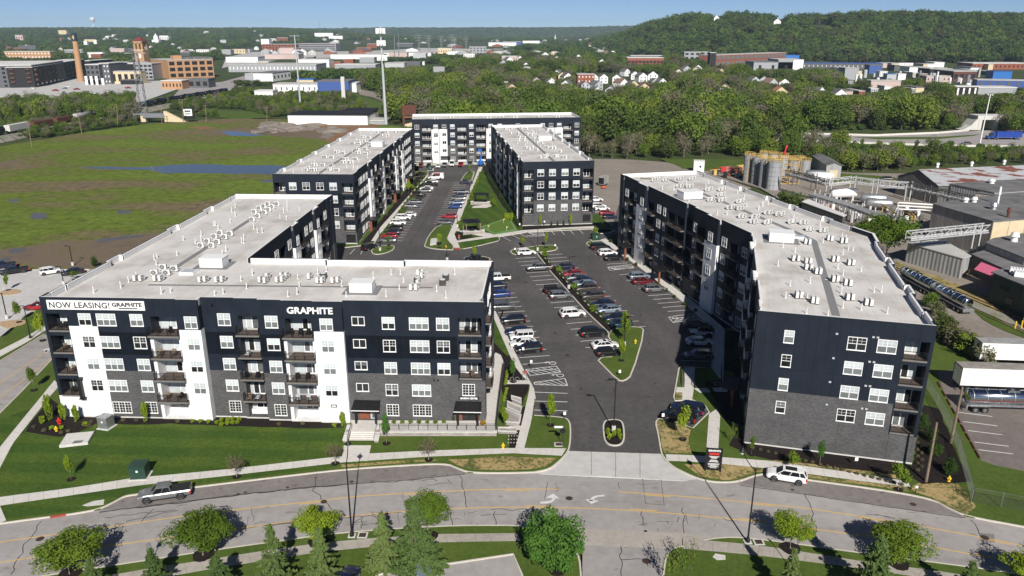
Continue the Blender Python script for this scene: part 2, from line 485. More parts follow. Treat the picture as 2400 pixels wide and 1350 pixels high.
M['rim']=pm('alloy_wheel',(.38,.38,.39),.35,.8,var=.1)
M['lens']=pm('clear_lamp_lens',(.72,.72,.70),.12,var=.02)
M['taill']=pm('red_lamp_lens',(.42,.012,.012),.2,var=.02)
M['plastic']=pm('black_plastic_trim',(.018,.018,.019),.6,var=.1)
m,nt,b=newmat('car_window_glass')
b.inputs['Base Color'].default_value=(.010,.012,.014,1);b.inputs['Roughness'].default_value=.04;b.inputs['Specular IOR Level'].default_value=.7
M['cglass']=m
M['signwhite']=pm('white_sign_panel',(.80,.80,.79),.6,var=.02)
M['signblack']=pm('black_lettering',(.015,.015,.016),.6,var=0)
M['peach']=pm('tan_gravel_bed',(.42,.30,.18),.95,var=.2,scale=3)
def leafmat(name,stops,sat=1.0):
 m,nt,b=newmat(name)
 nt.nodes.remove(b)
 out=nt.nodes['Material Output']
 oi=nt.nodes.new('ShaderNodeObjectInfo')
 n=noise_tex(nt,coords(nt,'Object'),.9,3)
 at_=N(nt,'ShaderNodeMath',operation='MULTIPLY_ADD');nt.links.new(n,at_.inputs[0]);at_.inputs[1].default_value=.55
 q=N(nt,'ShaderNodeMath',operation='MULTIPLY');nt.links.new(oi.outputs['Random'],q.inputs[0]);q.inputs[1].default_value=.45
 nt.links.new(q.outputs[0],at_.inputs[2])
 r=ramp(nt,stops,at_.outputs[0])
 d=nt.nodes.new('ShaderNodeBsdfDiffuse');tr=nt.nodes.new('ShaderNodeBsdfTranslucent')
 mx=nt.nodes.new('ShaderNodeMixShader');mx.inputs[0].default_value=.3
 nt.links.new(r.outputs[0],d.inputs[0]);nt.links.new(r.outputs[0],tr.inputs[0])
 nt.links.new(d.outputs[0],mx.inputs[1]);nt.links.new(tr.outputs[0],mx.inputs[2])
 nt.links.new(mx.outputs[0],out.inputs[0])
 return m
M['leaf_forest']=leafmat('woodland_leaves',[(.10,(.185,.150,.085)),(.24,(.120,.115,.052)),(.38,(.085,.135,.032)),(.54,(.13,.20,.036)),(.68,(.19,.25,.042)),(.86,(.23,.23,.055))])
M['leaf_far']=leafmat('distant_leaves',[(.10,(.16,.135,.078)),(.28,(.095,.105,.045)),(.42,(.065,.115,.036)),(.6,(.11,.175,.042)),(.85,(.18,.215,.055))])
M['leaf_grey']=leafmat('grey_budding_twigs',[(.2,(.17,.15,.11)),(.5,(.19,.18,.11)),(.8,(.16,.18,.08))])
M['leaf_street']=leafmat('street_tree_leaves',[(.2,(.085,.14,.020)),(.5,(.12,.19,.025)),(.8,(.165,.235,.03))])
M['leaf_lime']=leafmat('lime_green_leaves',[(.2,(.17,.25,.022)),(.5,(.225,.31,.028)),(.8,(.28,.35,.04))])
M['leaf_bright']=leafmat('bright_green_leaves',[(.2,(.06,.135,.026)),(.5,(.085,.185,.034)),(.8,(.13,.235,.045))])
M['leaf_conifer']=leafmat('conifer_needles',[(.2,(.080,.135,.042)),(.5,(.125,.19,.058)),(.8,(.185,.245,.080))])
M['leaf_dark']=leafmat('dark_shrub_leaves',[(.2,(.03,.062,.014)),(.5,(.045,.085,.02)),(.8,(.065,.11,.028))])
M['leaf_olive']=leafmat('greyish_small_leaves',[(.2,(.12,.105,.068)),(.5,(.155,.14,.08)),(.8,(.19,.17,.085))])
M['leaf_gold']=leafmat('golden_shrub_leaves',[(.2,(.38,.22,.02)),(.8,(.50,.32,.03))])
# ================================================================== THE GROUND
def W(P,z=0.0):return [tuple(at(x,y,z))[:2] for x,y in P]
def jag(P,step=4.0,amp=1.0,seed=0):
 rr=random.Random(seed);out=[]
 for i in range(len(P)):
  a=Vector(P[i]);b=Vector(P[(i+1)%len(P)]);d=b-a
  n=max(1,int(d.length/step));q=Vector((-d.y,d.x));q=q.normalized() if q.length else q
  for k in range(n):
   p=a+d*(k/n)+q*(rr.uniform(-amp,amp) if k else rr.uniform(-amp,amp)*.3)
   out.append((p.x,p.y))
 return out
def slab(name,P,z0,z1,mat,kind='structure',parent=None):
 mb=MB(mat);mb.prism(P,z0,z1)
 return mb.build(name,parent,kind=kind)
def path_len(P):return sum((Vector(P[i+1])-Vector(P[i])).length for i in range(len(P)-1))
def along(P,t):
 L=path_len(P)*t
 for i in range(len(P)-1):
  d=(Vector(P[i+1])-Vector(P[i])).length
  if L<=d or i==len(P)-2:
   return Vector(P[i]).lerp(Vector(P[i+1]),min(1,L/d) if d else 0)
  L-=d
def smooth(P,it=2):
 for _ in range(it):
  Q=[P[0]]
  for i in range(len(P)-1):
   a=Vector(P[i]);b=Vector(P[i+1])
   Q+=[tuple(a.lerp(b,.25)),tuple(a.lerp(b,.75))]
  Q.append(P[-1]);P=Q
 return P
def strip_slabs(name,A,B,z0,z1,step,mat,parent=None):
 root=empty(name);tag(root,kind='structure')
 n=max(1,int(round(path_len(A)/step)))
 g=.011/max(1,path_len(A))
 for i in range(n):
  t0=i/n+(g if i else 0);t1=(i+1)/n-(g if i<n-1 else 0)
  pts=[along(A,t0),along(A,t1),along(B,t1),along(B,t0)]
  mb=MB(mat);mb.prism([tuple(p) for p in pts],z0,z1+R.uniform(-.004,.004));mb.build('slab',root)
 mb=MB(M['crack']);mb.prism([tuple(along(A,i/n)) for i in range(n+1)]+[tuple(along(B,i/n)) for i in range(n,-1,-1)],z0,z1-.012)
 mb.build('slab_bed',root)
 return root
def ribbon(mb,P,wd,z0,z1,m=0,closed=False):
 """kerb or painted line along a polyline"""
 P=[Vector(p) for p in P];n=len(P);A=[];B=[]
 for i in range(n):
  a=P[(i-1)%n] if (closed or i) else P[i]
  c=P[(i+1)%n] if (closed or i<n-1) else P[i]
  d=(c-a);d=d.normalized() if d.length else Vector((1,0))
  q=Vector((-d.y,d.x))*wd/2
  A.append(P[i]+q);B.append(P[i]-q)
 k=n if closed else n-1
 for i in range(k):
  j=(i+1)%n
  vs=[(*A[i],z0),(*B[i],z0),(*B[j],z0),(*A[j],z0),(*A[i],z1),(*B[i],z1),(*B[j],z1),(*A[j],z1)]
  mb.add(vs,[(4,5,6,7),(0,4,7,3),(1,2,6,5),(0,1,5,4),(2,3,7,6)],m)
def kerb(P,wd=.16,z1=.14,closed=False,name='kerb'):
 mb=MB(M['kerb']);ribbon(mb,P,wd,-.02,z1,closed=closed)
 return mb.build(name,kind='structure')
# base sheet reaching the horizon
mb=MB(M['forestfloor']);mb.add([(-9000,-300,-.5),(9000,-300,-.5),(9000,9500,-.5),(-9000,9500,-.5)],[(0,1,2,3)])
mb.build('ground',kind='structure')
# ---- the open field on the left
fieldP=W([(-700,330),(0,343),(160,316),(350,290),(560,276),(700,282),(860,290),(985,300),(985,470),(640,560),(400,620),(210,632),(0,618),(-700,560)])
slab('field',jag(fieldP,12,2.5,3),-.6,0,M['field'])
def patch(name,P,mat,z,step=3,amp=1.2,seed=1,z0=-.05):return slab(name,jag(W(P),step,amp,seed),z0,z,mat)
patch('bare_soil',[(-500,590),(-100,596),(0,585),(120,568),(260,557),(400,545),(470,538),(440,570),(330,600),(214,629),(0,612),(-500,600)],M['mud'],.012,4,1.6,5)
patch('bare_soil',[(600,300),(690,290),(790,292),(860,296),(850,320),(790,330),(700,322),(620,316),(470,313),(500,303)],M['mud'],.012,7,3,6)
patch('bare_soil',[(690,300),(760,290),(830,290),(900,292),(860,318),(800,334),(760,332),(790,312)],M['clay'],.018,8,3,7)
patch('gravel_track',[(690,286),(720,290),(760,300),(785,318),(770,328),(745,322),(752,310),(735,300),(700,292)],M['rubble'],.024,6,2,8)
patch('bare_soil',[(0,388),(60,378),(50,372),(0,380)],M['mud'],.012,5,2,9)
patch('bare_soil',[(440,299),(480,295),(505,299),(470,304)],M['clay'],.02,5,2,10)
patch('pond',[(185,393),(250,391),(330,392.5),(400,387),(450,384.5),(560,387),(650,388),(720,390),(690,410),(640,409),(590,407),(540,408),(450,406),(385,407),(350,398),(250,396)],M['water'],.02,5,1.2,11)
patch('pond',[(515,308),(560,308),(630,315),(600,319),(540,318)],M['water'],.03,5,1.5,12)
for k,P in enumerate([[(75,500),(100,498),(112,508),(95,515),(75,513)],[(25,583),(60,580),(55,592),(25,595)],[(232,560),(300,552),(345,549),(330,556),(260,566),(225,570)],[(272,495),(300,492),(310,498),(280,503)],[(610,422),(650,420),(650,427),(615,428)],[(5,605),(22,602),(20,614),(0,615)],[(15,468),(45,466),(45,472),(20,475)]]):
 patch('puddle',P,M['puddle'],.03,2.5,.6,20+k)
mb=MB(M['rubble'])
for k in range(26):
 p=at(R.uniform(620,780),R.uniform(291,309));r_=R.uniform(2.5,7)
 mb.blob((p.x,p.y,-.3),r_,0,k,9,6,(1.3,1,.32),.6)
mb.build('rubble_heap',label='long low heap of grey rubble and soil at the far edge of the field',cat='rubble heap')
# ---- asphalt of the courtyard
slab('parking_lot',W([(1328,1059),(1552,1066),(1640,1000),(1740,960),(1760,760)])+[(34,180),(36,235),(45,330),(-40,330),(-62,180),(-40,110),(-5,100)]+W([(1235,1000)]),-.5,0,M['asphalt'])
# ---- roads
NK=[(-300,1268),(-120,1247),(0,1228),(115,1213),(157,1208),(230,1196),(268,1178),(290,1165),(312,1161),(440,1145),(620,1123),(800,1102),(930,1093),(1045,1087),(1072,1099),(1100,1109),(1180,1110),(1250,1108)]
NKE=[(1600,1107),(1633,1122),(1665,1130),(1700,1132),(1733,1129),(1777,1113),(1800,1113),(1900,1127),(2057,1148),(2183,1170),(2223,1193),(2267,1212),(2400,1236),(2700,1292)]
SK=[(-300,1416),(140,1346),(300,1322),(460,1297),(667,1268),(800,1250),(1033,1234),(1197,1233)]
SKE=[(1357,1238),(1600,1249),(1743,1262),(1833,1272),(2010,1297),(2267,1330),(2400,1349),(2700,1395)]
slab('road',W(NK+[(1267,1112),(1600,1128)]+NKE[1:])+W((SK+[(1237,1243),(1300,1262),(1365,1280),(1365,1700),(1557,1700),(1557,1350),(1577,1284),(1650,1266)]+SKE[2:])[::-1]),-.5,0,M['oldasphalt'])
mroad=bpy.data.objects['road']
side=W([(-420,1330),(-120,1075),(0,970),(53,917),(127,838),(210,755),(330,655),(330,625),(215,705),(110,780),(0,847),(-200,962),(-420,1090)])
slab('side_road',side,-.5,.006,M['oldasphalt'])
def bay(P):slab('parking_bay',W(P),-.3,.005,M['bayasphalt'])
bay([(230,1197),(268,1178),(290,1165),(312,1161),(440,1145),(620,1123),(800,1102),(930,1093),(1045,1087),(1072,1099),(1100,1110),(943,1125),(800,1136),(567,1158),(367,1183)])
bay([(1730,1134),(1777,1113),(1800,1113),(1900,1127),(2057,1148),(2183,1170),(2223,1193),(2267,1213),(2100,1190),(1887,1158)])
apron=slab('driveway_apron',W([(1250,1107),(1275,1103),(1293,1096),(1310,1082),(1322,1070),(1333,1057),(1550,1064),(1556,1074),(1566,1086),(1582,1098),(1600,1108),(1633,1123),(1600,1127),(1430,1117),(1267,1112)]),-.3,.012,M['lotconcrete'])
slab('driveway_apron',W([(1237,1243),(1357,1239),(1600,1250),(1700,1259),(1650,1266),(1577,1285),(1470,1281),(1363,1277),(1300,1260)]),-.3,.012,M['oldconcrete'])
# ---- raised green areas
EK=[(1333,1057),(1337,1030),(1337,1000),(1333,987),(1325,981),(1300,978),(1252,974)]
GW=W(NK[2:])+W([(1275,1103),(1293,1096),(1310,1082),(1322,1070)]+EK+[(1254,935),(1250,912),(1238,895),(1165,745),(1152,722)])+[(-4.5,112),(-58,116)]+W([(127,838),(53,917),(0,970),(-200,1130)])
slab('lawn',GW,-.4,.12,M['grass'])
GEk=[(1550,1066),(1543,1020),(1536,992),(1543,983),(1564,984),(1602,997),(1624,1005),(1662,968),(1653,953),(1622,938),(1599,939),(1582,940),(1579,933),(1585,900),(1591,865),(1597,860),(1668,865),(1672,770),(1600,708),(1500,628),(1407,563)]
GE=W([(1556,1074),(1566,1086),(1582,1098)]+NKE)+W([(2900,1300),(2900,880),(2400,845),(2260,790)])+[(66,130),(48,192),(27,192)]+W(GEk[::-1])
slab('lawn',GE,-.4,.12,M['grass'])
GSW=W(SK+[(1225,1236),(1262,1248),(1310,1266),(1345,1290),(1362,1315),(1363,1700),(-300,1700)])
slab('lawn',GSW,-.4,.12,M['grass'])
GSE=W([(1577,1287),(1600,1283),(1650,1267),(1700,1261)]+SKE[2:]+[(2700,1700),(1557,1700),(1555,1350),(1560,1307)])
slab('lawn',GSE,-.4,.12,M['grass'])
GC=W([(1124,390),(1113,402),(1101,447),(1077,483),(1067,517),(1048,560),(1067,584),(1080,585),(1117,578),(1172,564),(1168,556),(1235,545),(1390,537),(1405,548),(1425,548),(1442,541),(1400,500)])+[(20.5,218),(8,290),(-10,300)]
slab('lawn',GC,-.4,.12,M['lawn2'])
GB2=W([(1004,412),(978,440),(914,520),(880,566),(875,573),(807,581)])+[(-58,196),(-58,284),(-38,284)]+W([(985,402)])
slab('lawn',GB2,-.4,.12,M['grass'])
slab('lawn',W([(975,387.5),(1145,384)])+[(-8,345),(-44,340)],-.4,.12,M['grass'])
slab('lawn',jag(W([(0,985),(-60,1035),(-300,1250),(-300,1262),(-120,1240),(0,1221),(115,1206),(157,1201),(230,1189),(268,1172),(300,1158),(440,1139),(620,1117),(860,1090),(860,1062),(798,1000),(420,1003),(236,990),(140,1027),(60,1016),(100,950)]),6,.25,4),.1,.126,M['lawn'])
patch('straw',[(1050,1078),(1200,1071),(1305,1075),(1280,1095),(1240,1102),(1110,1103),(1072,1092)],M['straw'],.130,2,.25,31,.1)
patch('straw',[(800,1091),(900,1084),(1000,1079),(1030,1080),(1000,1083),(900,1090),(800,1098)],M['straw'],.131,2,.1,30,.1)
patch('straw',[(1605,1090),(1640,1118),(1700,1127),(1733,1124),(1775,1108),(1800,1108),(1800,1102),(1683,1085)],M['straw'],.130,2,.25,32,.1)
patch('straw',[(1800,1109),(1900,1122),(2057,1143),(2130,1155),(2133,1144),(2000,1128),(1800,1102)],M['straw'],.131,2,.25,33,.1)
patch('straw',[(1800,1072),(1870,1086),(1983,1100),(2125,1118),(2130,1128),(1983,1107),(1800,1081)],M['straw'],.131,2,.3,34,.1)
patch('straw',[(2140,1140),(2190,1120),(2240,1134),(2288,1190),(2266,1206),(2222,1189),(2186,1168),(2136,1152)],M['straw'],.131,2,.4,35,.1)
patch('straw',[(1538,990),(1556,988),(1600,1000),(1618,1010),(1612,1030),(1620,1064),(1556,1063)],M['straw'],.131,2,.3,36,.1)
patch('straw',[(1583,936),(1585,922),(1598,921),(1598,937)],M['straw'],.131,1,.1,37,.1)
for k,P in enumerate([[(60,1014),(90,970),(118,936),(145,955),(152,976),(267,976),(510,978),(700,984),(800,983),(806,1004),(740,1006),(660,1003),(530,1001),(400,994),(290,997),(236,990),(180,1017),(140,1026)],[(1708,1046),(1728,1000),(1742,1030),(2137,1093),(2165,950),(2200,960),(2240,1060),(2275,1130),(2235,1134),(2160,1137),(2133,1118),(2033,1106),(1933,1093),(1807,1080),(1760,1068)],[(1655,895),(1700,905),(1735,860),(1742,1000),(1700,985),(1672,930)],[(1700,775),(1735,780),(1735,880),(1698,870)],[(1420,563),(1450,545),(1700,690),(1735,765),(1698,772),(1620,700),(1520,632)],[(880,566),(935,512),(1000,408),(985,404),(870,545),(845,572)],[(1225,531),(1225,541),(1395,533),(1392,524)],[(1130,392),(1142,425),(1165,463),(1190,500),(1212,534),(1222,530),(1192,470),(1142,388)],[(1067,548),(1075,543),(1110,556),(1090,561),(1067,564)],[(1122,552),(1132,547),(1147,551),(1130,556)],[(1210,1056),(1255,952),(1200,960),(1192,1055)],[(1188,700),(1165,770),(1240,905),(1225,950),(1185,940),(1150,820)]]):
 patch('mulch_bed',P,M['mulch'],.134+.0005*k,2,.18,40+k,.1)
patch('lawn',[(1152,730),(1160,740),(1205,835),(1188,835),(1155,800)],M['lawn'],.146,3,.1,55,.1)
patch('lawn',[(1005,415),(985,438),(960,468),(915,520),(890,550),(880,560),(895,553),(960,485),(1006,424)],M['lawn'],.15,3,.1,56,.1)
# putting green in the courtyard
patch('turf_fringe',[(1125,533),(1180,514),(1197,516),(1213,541),(1160,551),(1152,547)],M['fringe'],.137,3,.1,60,.1)
patch('putting_green',[(1133,534),(1180,517),(1194,518),(1206,538),(1160,547)],M['green'],.141,3,.1,61,.1)
for P in (smooth(W(NK)),smooth(W(NKE)),smooth(W(SK+[(1225,1236),(1262,1248),(1310,1266),(1345,1290),(1362,1315),(1363,1500)])),smooth(W([(1555,1350),(1560,1307),(1577,1286),(1610,1281),(1650,1267),(1700,1261)]+SKE[2:]))):kerb(P,.18)
kerb(smooth(W([(1250,1108),(1275,1104),(1293,1097),(1310,1083),(1322,1071),(1333,1057),(1337,1030),(1337,1000),(1333,987),(1325,981),(1300,978),(1252,975)]),2),.2)
kerb(smooth(W([(1600,1107),(1582,1098),(1566,1086),(1556,1074),(1550,1064)]+GEk[1:4]),1)+W(GEk[4:14])+W(GEk[14:]),.2)
kerb(W([(0,970),(53,917),(127,838),(150,815)]));kerb(W([(-200,962),(0,847),(110,780),(150,752)]))
kerb(smooth(W([(1048,560),(1067,584),(1080,585),(1117,578),(1165,566),(1172,563),(1168,556)]),1));kerb(W([(1113,402),(1101,447),(1077,483),(1067,517),(1048,560)]))
kerb(W([(1004,412),(978,440),(914,520),(880,566)]));kerb(W([(880,566),(875,573),(807,581)]),.3)
kerb(W([(975,388),(1145,384.5)]))
kerb(W([(1168,556),(1235,545),(1390,537),(1405,548),(1425,548),(1442,541)]))
kerb(W([(1254,935),(1250,912),(1238,895),(1165,745),(1152,722)]),.2)
def island(P,mat,it=2,inner=True):
 Q=smooth(W(P+P[:1]),it)[:-1]
 kerb(Q,.22,closed=True,name='island_kerb')
 slab('island',Q,-.1,.12,mat)
island([(995,578),(1003,555),(1027,527),(1066,527),(1050,560),(1068,586),(1040,586),(1010,583)],M['grass'],1)
island([(1196,590),(1205,584),(1225,582),(1265,576),(1300,575),(1308,582),(1300,588),(1262,592),(1225,597),(1203,597)],M['grass'],1)
island([(870,588),(882,579),(915,575),(926,579),(918,589),(895,596),(875,597)],M['grass'],1)
island([(1374,572),(1380,566),(1410,562),(1412,570),(1405,580),(1385,580)],M['grass'],1)
island([(1385,538),(1430,536),(1440,541),(1425,547),(1400,548)],M['grass'],1)
island([(1088,606),(1095,602),(1130,601),(1150,606),(1146,612),(1095,613)],M['grass'],1)
island([(1078,428),(1090,408),(1100,401),(1112,402),(1103,428)],M['grass'],1)
island([(920,418),(950,405),(1003,400),(1003,412),(960,416)],M['grass'],1)
island([(1402,846),(1411,838),(1440,838),(1432,800),(1424,787),(1438,770),(1498,766),(1511,776),(1481,880),(1463,894),(1447,892)],M['grass'],1)
island([(1414,1000),(1418,988),(1430,985),(1448,985),(1458,990),(1462,1005),(1463,1030),(1456,1043),(1440,1046),(1424,1042),(1416,1030)],M['mulch'],1)
island([(1257,593),(1265,592),(1300,630),(1380,717),(1438,771),(1428,782),(1373,730),(1293,640)],M['mulch'],0)
# ---- pavements laid in slabs
PV=[(-160,1210),(0,1167),(160,1147),(310,1123),(533,1102),(767,1075),(867,1065),(1007,1058),(1203,1052),(1327,1053)]
PS=[(-160,1236),(0,1187),(160,1164),(330,1139),(533,1117),(800,1086),(870,1081),(1007,1072),(1200,1064),(1317,1070)]
strip_slabs('pavement',W(PV),W(PS),.1,.145,1.6,M['concrete'])
strip_slabs('pavement',W([(1560,1067),(1600,1068),(1683,1073),(1800,1082),(1983,1108),(2127,1130)]),W([(1563,1082),(1600,1083),(1683,1088),(1800,1100),(2000,1127),(2133,1144)]),.1,.145,1.6,M['concrete'])
strip_slabs('pavement',W([(-200,1430),(350,1335),(500,1312),(615,1294),(750,1275),(870,1264),(1033,1254),(1213,1252)]),W([(-200,1470),(350,1362),(500,1335),(615,1317),(750,1296),(870,1284),(1033,1273),(1220,1270)]),.1,.145,1.6,M['oldconcrete'])
strip_slabs('pavement',W([(1600,1264),(1743,1277),(1833,1288),(2000,1315),(2200,1341),(2500,1390)]),W([(1600,1288),(1767,1303),(1850,1313),(1967,1328),(2160,1356),(2480,1410)]),.1,.145,1.6,M['oldconcrete'])
strip_slabs('footpath',W([(1207,1056),(1225,985),(1243,905),(1222,880),(1205,858),(1150,730)]),W([(1228,1056),(1246,985),(1254,930),(1248,905),(1232,878),(1161,730)]),.1,.15,1.8,M['concrete'])
strip_slabs('footpath',W([(1654,1072),(1662,965),(1680,960)]),W([(1682,1074),(1688,975),(1680,960)]),.1,.15,2.4,M['concrete'])
strip_slabs('footpath',W([(1407,563),(1500,628),(1600,708),(1672,770),(1669,865)]),W([(1419,560),(1520,630),(1622,706),(1698,772),(1695,900)]),.1,.15,2.2,M['concrete'])
strip_slabs('footpath',W([(1122,392),(1101,447),(1077,483),(1067,517),(1048,560),(1067,584)]),W([(1131,392),(1112,447),(1088,490),(1075,530),(1065,550),(1079,584)]),.1,.15,3,M['concrete'])
strip_slabs('footpath',W([(1065,566),(1160,551),(1222,541),(1330,534),(1392,531)]),W([(1068,570),(1165,556),(1235,545),(1330,538),(1392,536)]),.1,.152,3,M['concrete'])
strip_slabs('footpath',W([(1001,411),(955,463),(892,533),(870,566)]),W([(1005,412),(978,440),(914,520),(880,566)]),.1,.15,3,M['concrete'])
strip_slabs('footpath',W([(0,1100),(30,1042),(110,940),(140,905)]),W([(-25,1090),(0,1050),(98,930),(128,893)]),.1,.15,1.8,M['concrete'])
strip_slabs('footpath',W([(-120,1240),(0,1187)]),W([(-60,1255),(15,1222)]),.1,.148,3,M['concrete'])
strip_slabs('footpath',W([(-100,872),(0,823),(60,792),(110,762)]),W([(-100,888),(0,838),(66,802),(116,770)]),.1,.15,2,M['concrete'])
strip_slabs('footpath',W([(977,385.5),(1142,382)]),W([(977,388),(1142,384.5)]),.1,.15,5,M['concrete'])
for P in ([(1586,909),(1600,910),(1600,863),(1629,863),(1625,920),(1622,938),(1599,938),(1599,921),(1584,921)],[(1625,912),(1690,910),(1705,912),(1705,920),(1640,922)]):
 slab('footpath',W(P),.1,.149,M['concrete'])
for P in ([(1140,488),(1106,488),(1110,484),(1150,480),(1152,484)],[(1067,541),(1075,536),(1110,538),(1128,545),(1150,548),(1160,553),(1140,556),(1120,553),(1095,548)]):slab('patio',W(P),.1,.155,M['concrete'])
# the left hand car park, beyond the side road
slab('side_lot',W([(-600,640),(0,632),(70,634),(210,633),(330,600),(330,640),(150,720),(60,740),(0,790),(-600,900)]),-.3,.05,M['lotconcrete'])
slab('verge',W([(-300,960),(0,845),(110,778),(230,690),(110,715),(60,742),(20,785),(0,792),(-300,880)]),-.3,.12,M['grass'])
slab('gravel_island',smooth(W([(-10,690),(20,678),(48,680),(50,686),(30,692),(0,693),(-10,690)]),1)[:-1],0,.14,M['peach'])
slab('gravel_island',smooth(W([(-10,758),(20,752),(60,750),(60,762),(25,768),(15,772),(-10,758)]),1)[:-1],0,.14,M['peach'])
kerb(W([(-600,639),(0,631),(70,633),(210,632)]),.3)
# parking court at the very front
slab('front_lot',W([(840,1420),(885,1350),(1017,1330),(1203,1302),(1223,1350),(1245,1420)]),.1,.13,M['oldasphalt'])
kerb(W([(840,1420),(885,1350),(1017,1330),(1203,1302),(1223,1350),(1245,1420)]),.2,.24)
# industrial yard on the right
slab('yard',W([(1640,398),(1760,390),(2000,405),(2400,410),(2900,440),(2900,1000),(2400,850),(2255,790),(2150,735),(2060,640),(1990,560),(1780,440)]),-.4,.0,M['dirtlot'])
patch('grass_verge',[(2100,612),(2125,622),(2280,680),(2400,738),(2600,830),(2600,856),(2400,780),(2300,735),(2270,712),(2150,658),(2110,640)],M['straw'],.05,3,.5,70)
patch('track_bed',[(2105,634),(2140,645),(2270,702),(2400,755),(2600,840),(2600,870),(2400,778),(2250,712),(2120,655)],M['gravel'],.09,3,.3,71)
patch('grass_verge',[(2240,705),(2290,728),(2400,778),(2600,862),(2600,880),(2400,793),(2330,765)],M['grass'],.10,3,.4,72)
mb=MB(M['rust'])
for o in (0,4.5,18,22):
 ribbon(mb,W([(2100,628+o),(2260,690+o*1.3),(2400,748+o*1.6),(2600,834+o*2)]),.12,.09,.22)
mb.build('railway_track',kind='structure')
slab('truck_lot',W([(2196,872),(2215,930),(2260,1010),(2297,1080),(2330,1092),(2400,1106),(2900,1180),(2900,930),(2300,860)]),.05,.13,ground_mat('brown_truck_park',[(.3,(.135,.115,.105)),(.5,(.175,.152,.14)),(.7,(.215,.19,.178))],(.12,1.2),.9,.15,12)[0])
slab('yard',W([(1378,372),(1480,374),(1560,380),(1640,397),(1760,440),(1560,425),(1450,480),(1432,540),(1398,520)]),-.4,.008,M['dirtlot'])
patch('grass_verge',[(1545,372),(1640,372),(1760,375),(1900,372),(1900,388),(1740,392),(1640,402),(1600,395)],M['grass'],.03,5,.8,73)
patch('grass_verge',[(1900,400),(2060,412),(2110,418),(2110,432),(2010,437),(1890,425)],M['grass'],.03,5,.8,74)
patch('service_road',[(1920,446),(2000,432),(2100,425),(2150,420),(2150,428),(2060,440),(1980,452),(1900,470)],M['dirtlot'],.04,5,.3,75)
# ---- highway beyond the yard
slab('highway',W([(1780,312),(1900,314),(2050,318),(2200,312),(2300,306),(2450,303),(2900,300),(2900,345),(2400,345),(2200,341),(2000,334),(1780,326)]),-.4,.03,M['oldasphalt'])
slab('highway_verge',W([(1780,326),(2000,334),(2200,341),(2900,345),(2900,372),(2200,366),(1900,350),(1780,340)]),-.4,.02,M['grass'])
slab('highway_median',W([(2000,322),(2200,321),(2300,315),(2280,319),(2200,326),(2060,327)]),0,.08,M['grass'])
mb=MB(M['concrete'])
for P in ([(1780,313),(1900,315),(2050,319),(2200,313),(2270,307)],[(1780,328),(2000,336),(2200,343),(2400,346)]):ribbon(mb,W(P),.5,0,.95)
mb.build('highway_barrier',label='long low concrete barrier running beside the highway',cat='barrier')
slab('path',jag(W([(835,208),(870,214),(905,226),(935,243),(960,258),(940,258),(905,240),(868,226),(845,222)]),10,.8,76),-.4,.05,M['dirtlot'])
patch('grass_verge',[(820,212),(845,224),(905,243),(945,262),(880,268),(850,240)],M['grass'],.06,8,2,77)
patch('grass_verge',[(460,268),(480,255),(600,262),(640,275),(560,279)],M['grass'],.06,8,2,78)
slab('town_lot',W([(-200,205),(60,170),(150,172),(190,185),(260,192),(420,188),(440,200),(330,240),(210,243),(100,228),(-200,225)]),-.4,.05,M['lotconcrete'])
slab('town_lot',W([(430,200),(520,192),(620,165),(700,160),(560,205),(480,232),(400,232)]),-.4,.045,M['oldasphalt'])
slab('town_lot',W([(520,160),(600,140),(1100,125),(1160,115),(700,108),(600,118),(530,135)]),-.4,.05,M['paleroof'])
slab('sports_field',W([(905,155),(990,152),(1000,166),(910,170)]),-.4,.05,M['grass'])
# ================================================================== PAINTED MARKINGS
lot=bpy.data.objects['parking_lot']
def line(mb,a,b,wd=.12,z=.014):ribbon(mb,[tuple(a)[:2],tuple(b)[:2]],wd,z-.012,z)
nlines=0
def stall_line(a,b,wd=.13):
 global nlines
 mb=MB(M['paint']);line(mb,a,b,wd);mb.build('parking_line',lot);nlines+=1
def stalls(p0,p1,ang,L,n,skip=()):
 """n+1 parallel lines between two ground points, running along ang"""
 d=Vector((math.cos(ang),math.sin(ang)))
 for i in range(n+1):
  if i in skip:continue
  q=Vector(p0[:2]).lerp(Vector(p1[:2]),i/n)
  stall_line(q,q+d*L)
A2=math.radians(12.3)
r1a,r1b=Vector((-4.6,151)),Vector((2.2,113.0))
stalls(r1a,r1b,math.radians(10.2),5.2,14)
for y0,y1 in ((919,922),(940,942),(961,963)):stall_line(at(1252,y0),at(1330,y1))
def hatch(P,n):
 """hatched access aisle"""
 a,b,c,d=[Vector(q) for q in W(P)]
 mb=MB(M['paint'])
 for s_,e_ in ((a,b),(b,c),(c,d),(d,a)):line(mb,s_,e_,.14)
 for i in range(n):
  t=(i+.5)/n
  line(mb,a.lerp(b,max(0,t-.18)),d.lerp(c,min(1,t+.18)),.12,.015)
 mb.build('access_aisle',lot)
hatch([(1232,866),(1304,858),(1314,872),(1243,880)],5)
hatch([(1252,896),(1324,887),(1330,904),(1253,901)],5)
hatch([(1424,626),(1478,620),(1486,627),(1430,634)],8)
hatch([(1238,545),(1270,541),(1277,552),(1256,554)],6)
hatch([(1648,738),(1570,748),(1578,756),(1655,745)],6)
def wheel_symbol(px,py,r=.55):
 p=at(px,py);mb=MB(M['paint'])
 ribbon(mb,[(p.x+r*math.cos(t*PI/6),p.y+r*math.sin(t*PI/6)) for t in range(12)],.13,0,.016,closed=True)
 ribbon(mb,[(p.x-.2,p.y+.4),(p.x-1.0,p.y+.5),(p.x-1.35,p.y+.1)],.16,0,.016)
 ribbon(mb,[(p.x-1.0,p.y+.5),(p.x-1.1,p.y-.1)],.16,0,.016)
 mb.build('wheelchair_symbol',lot)
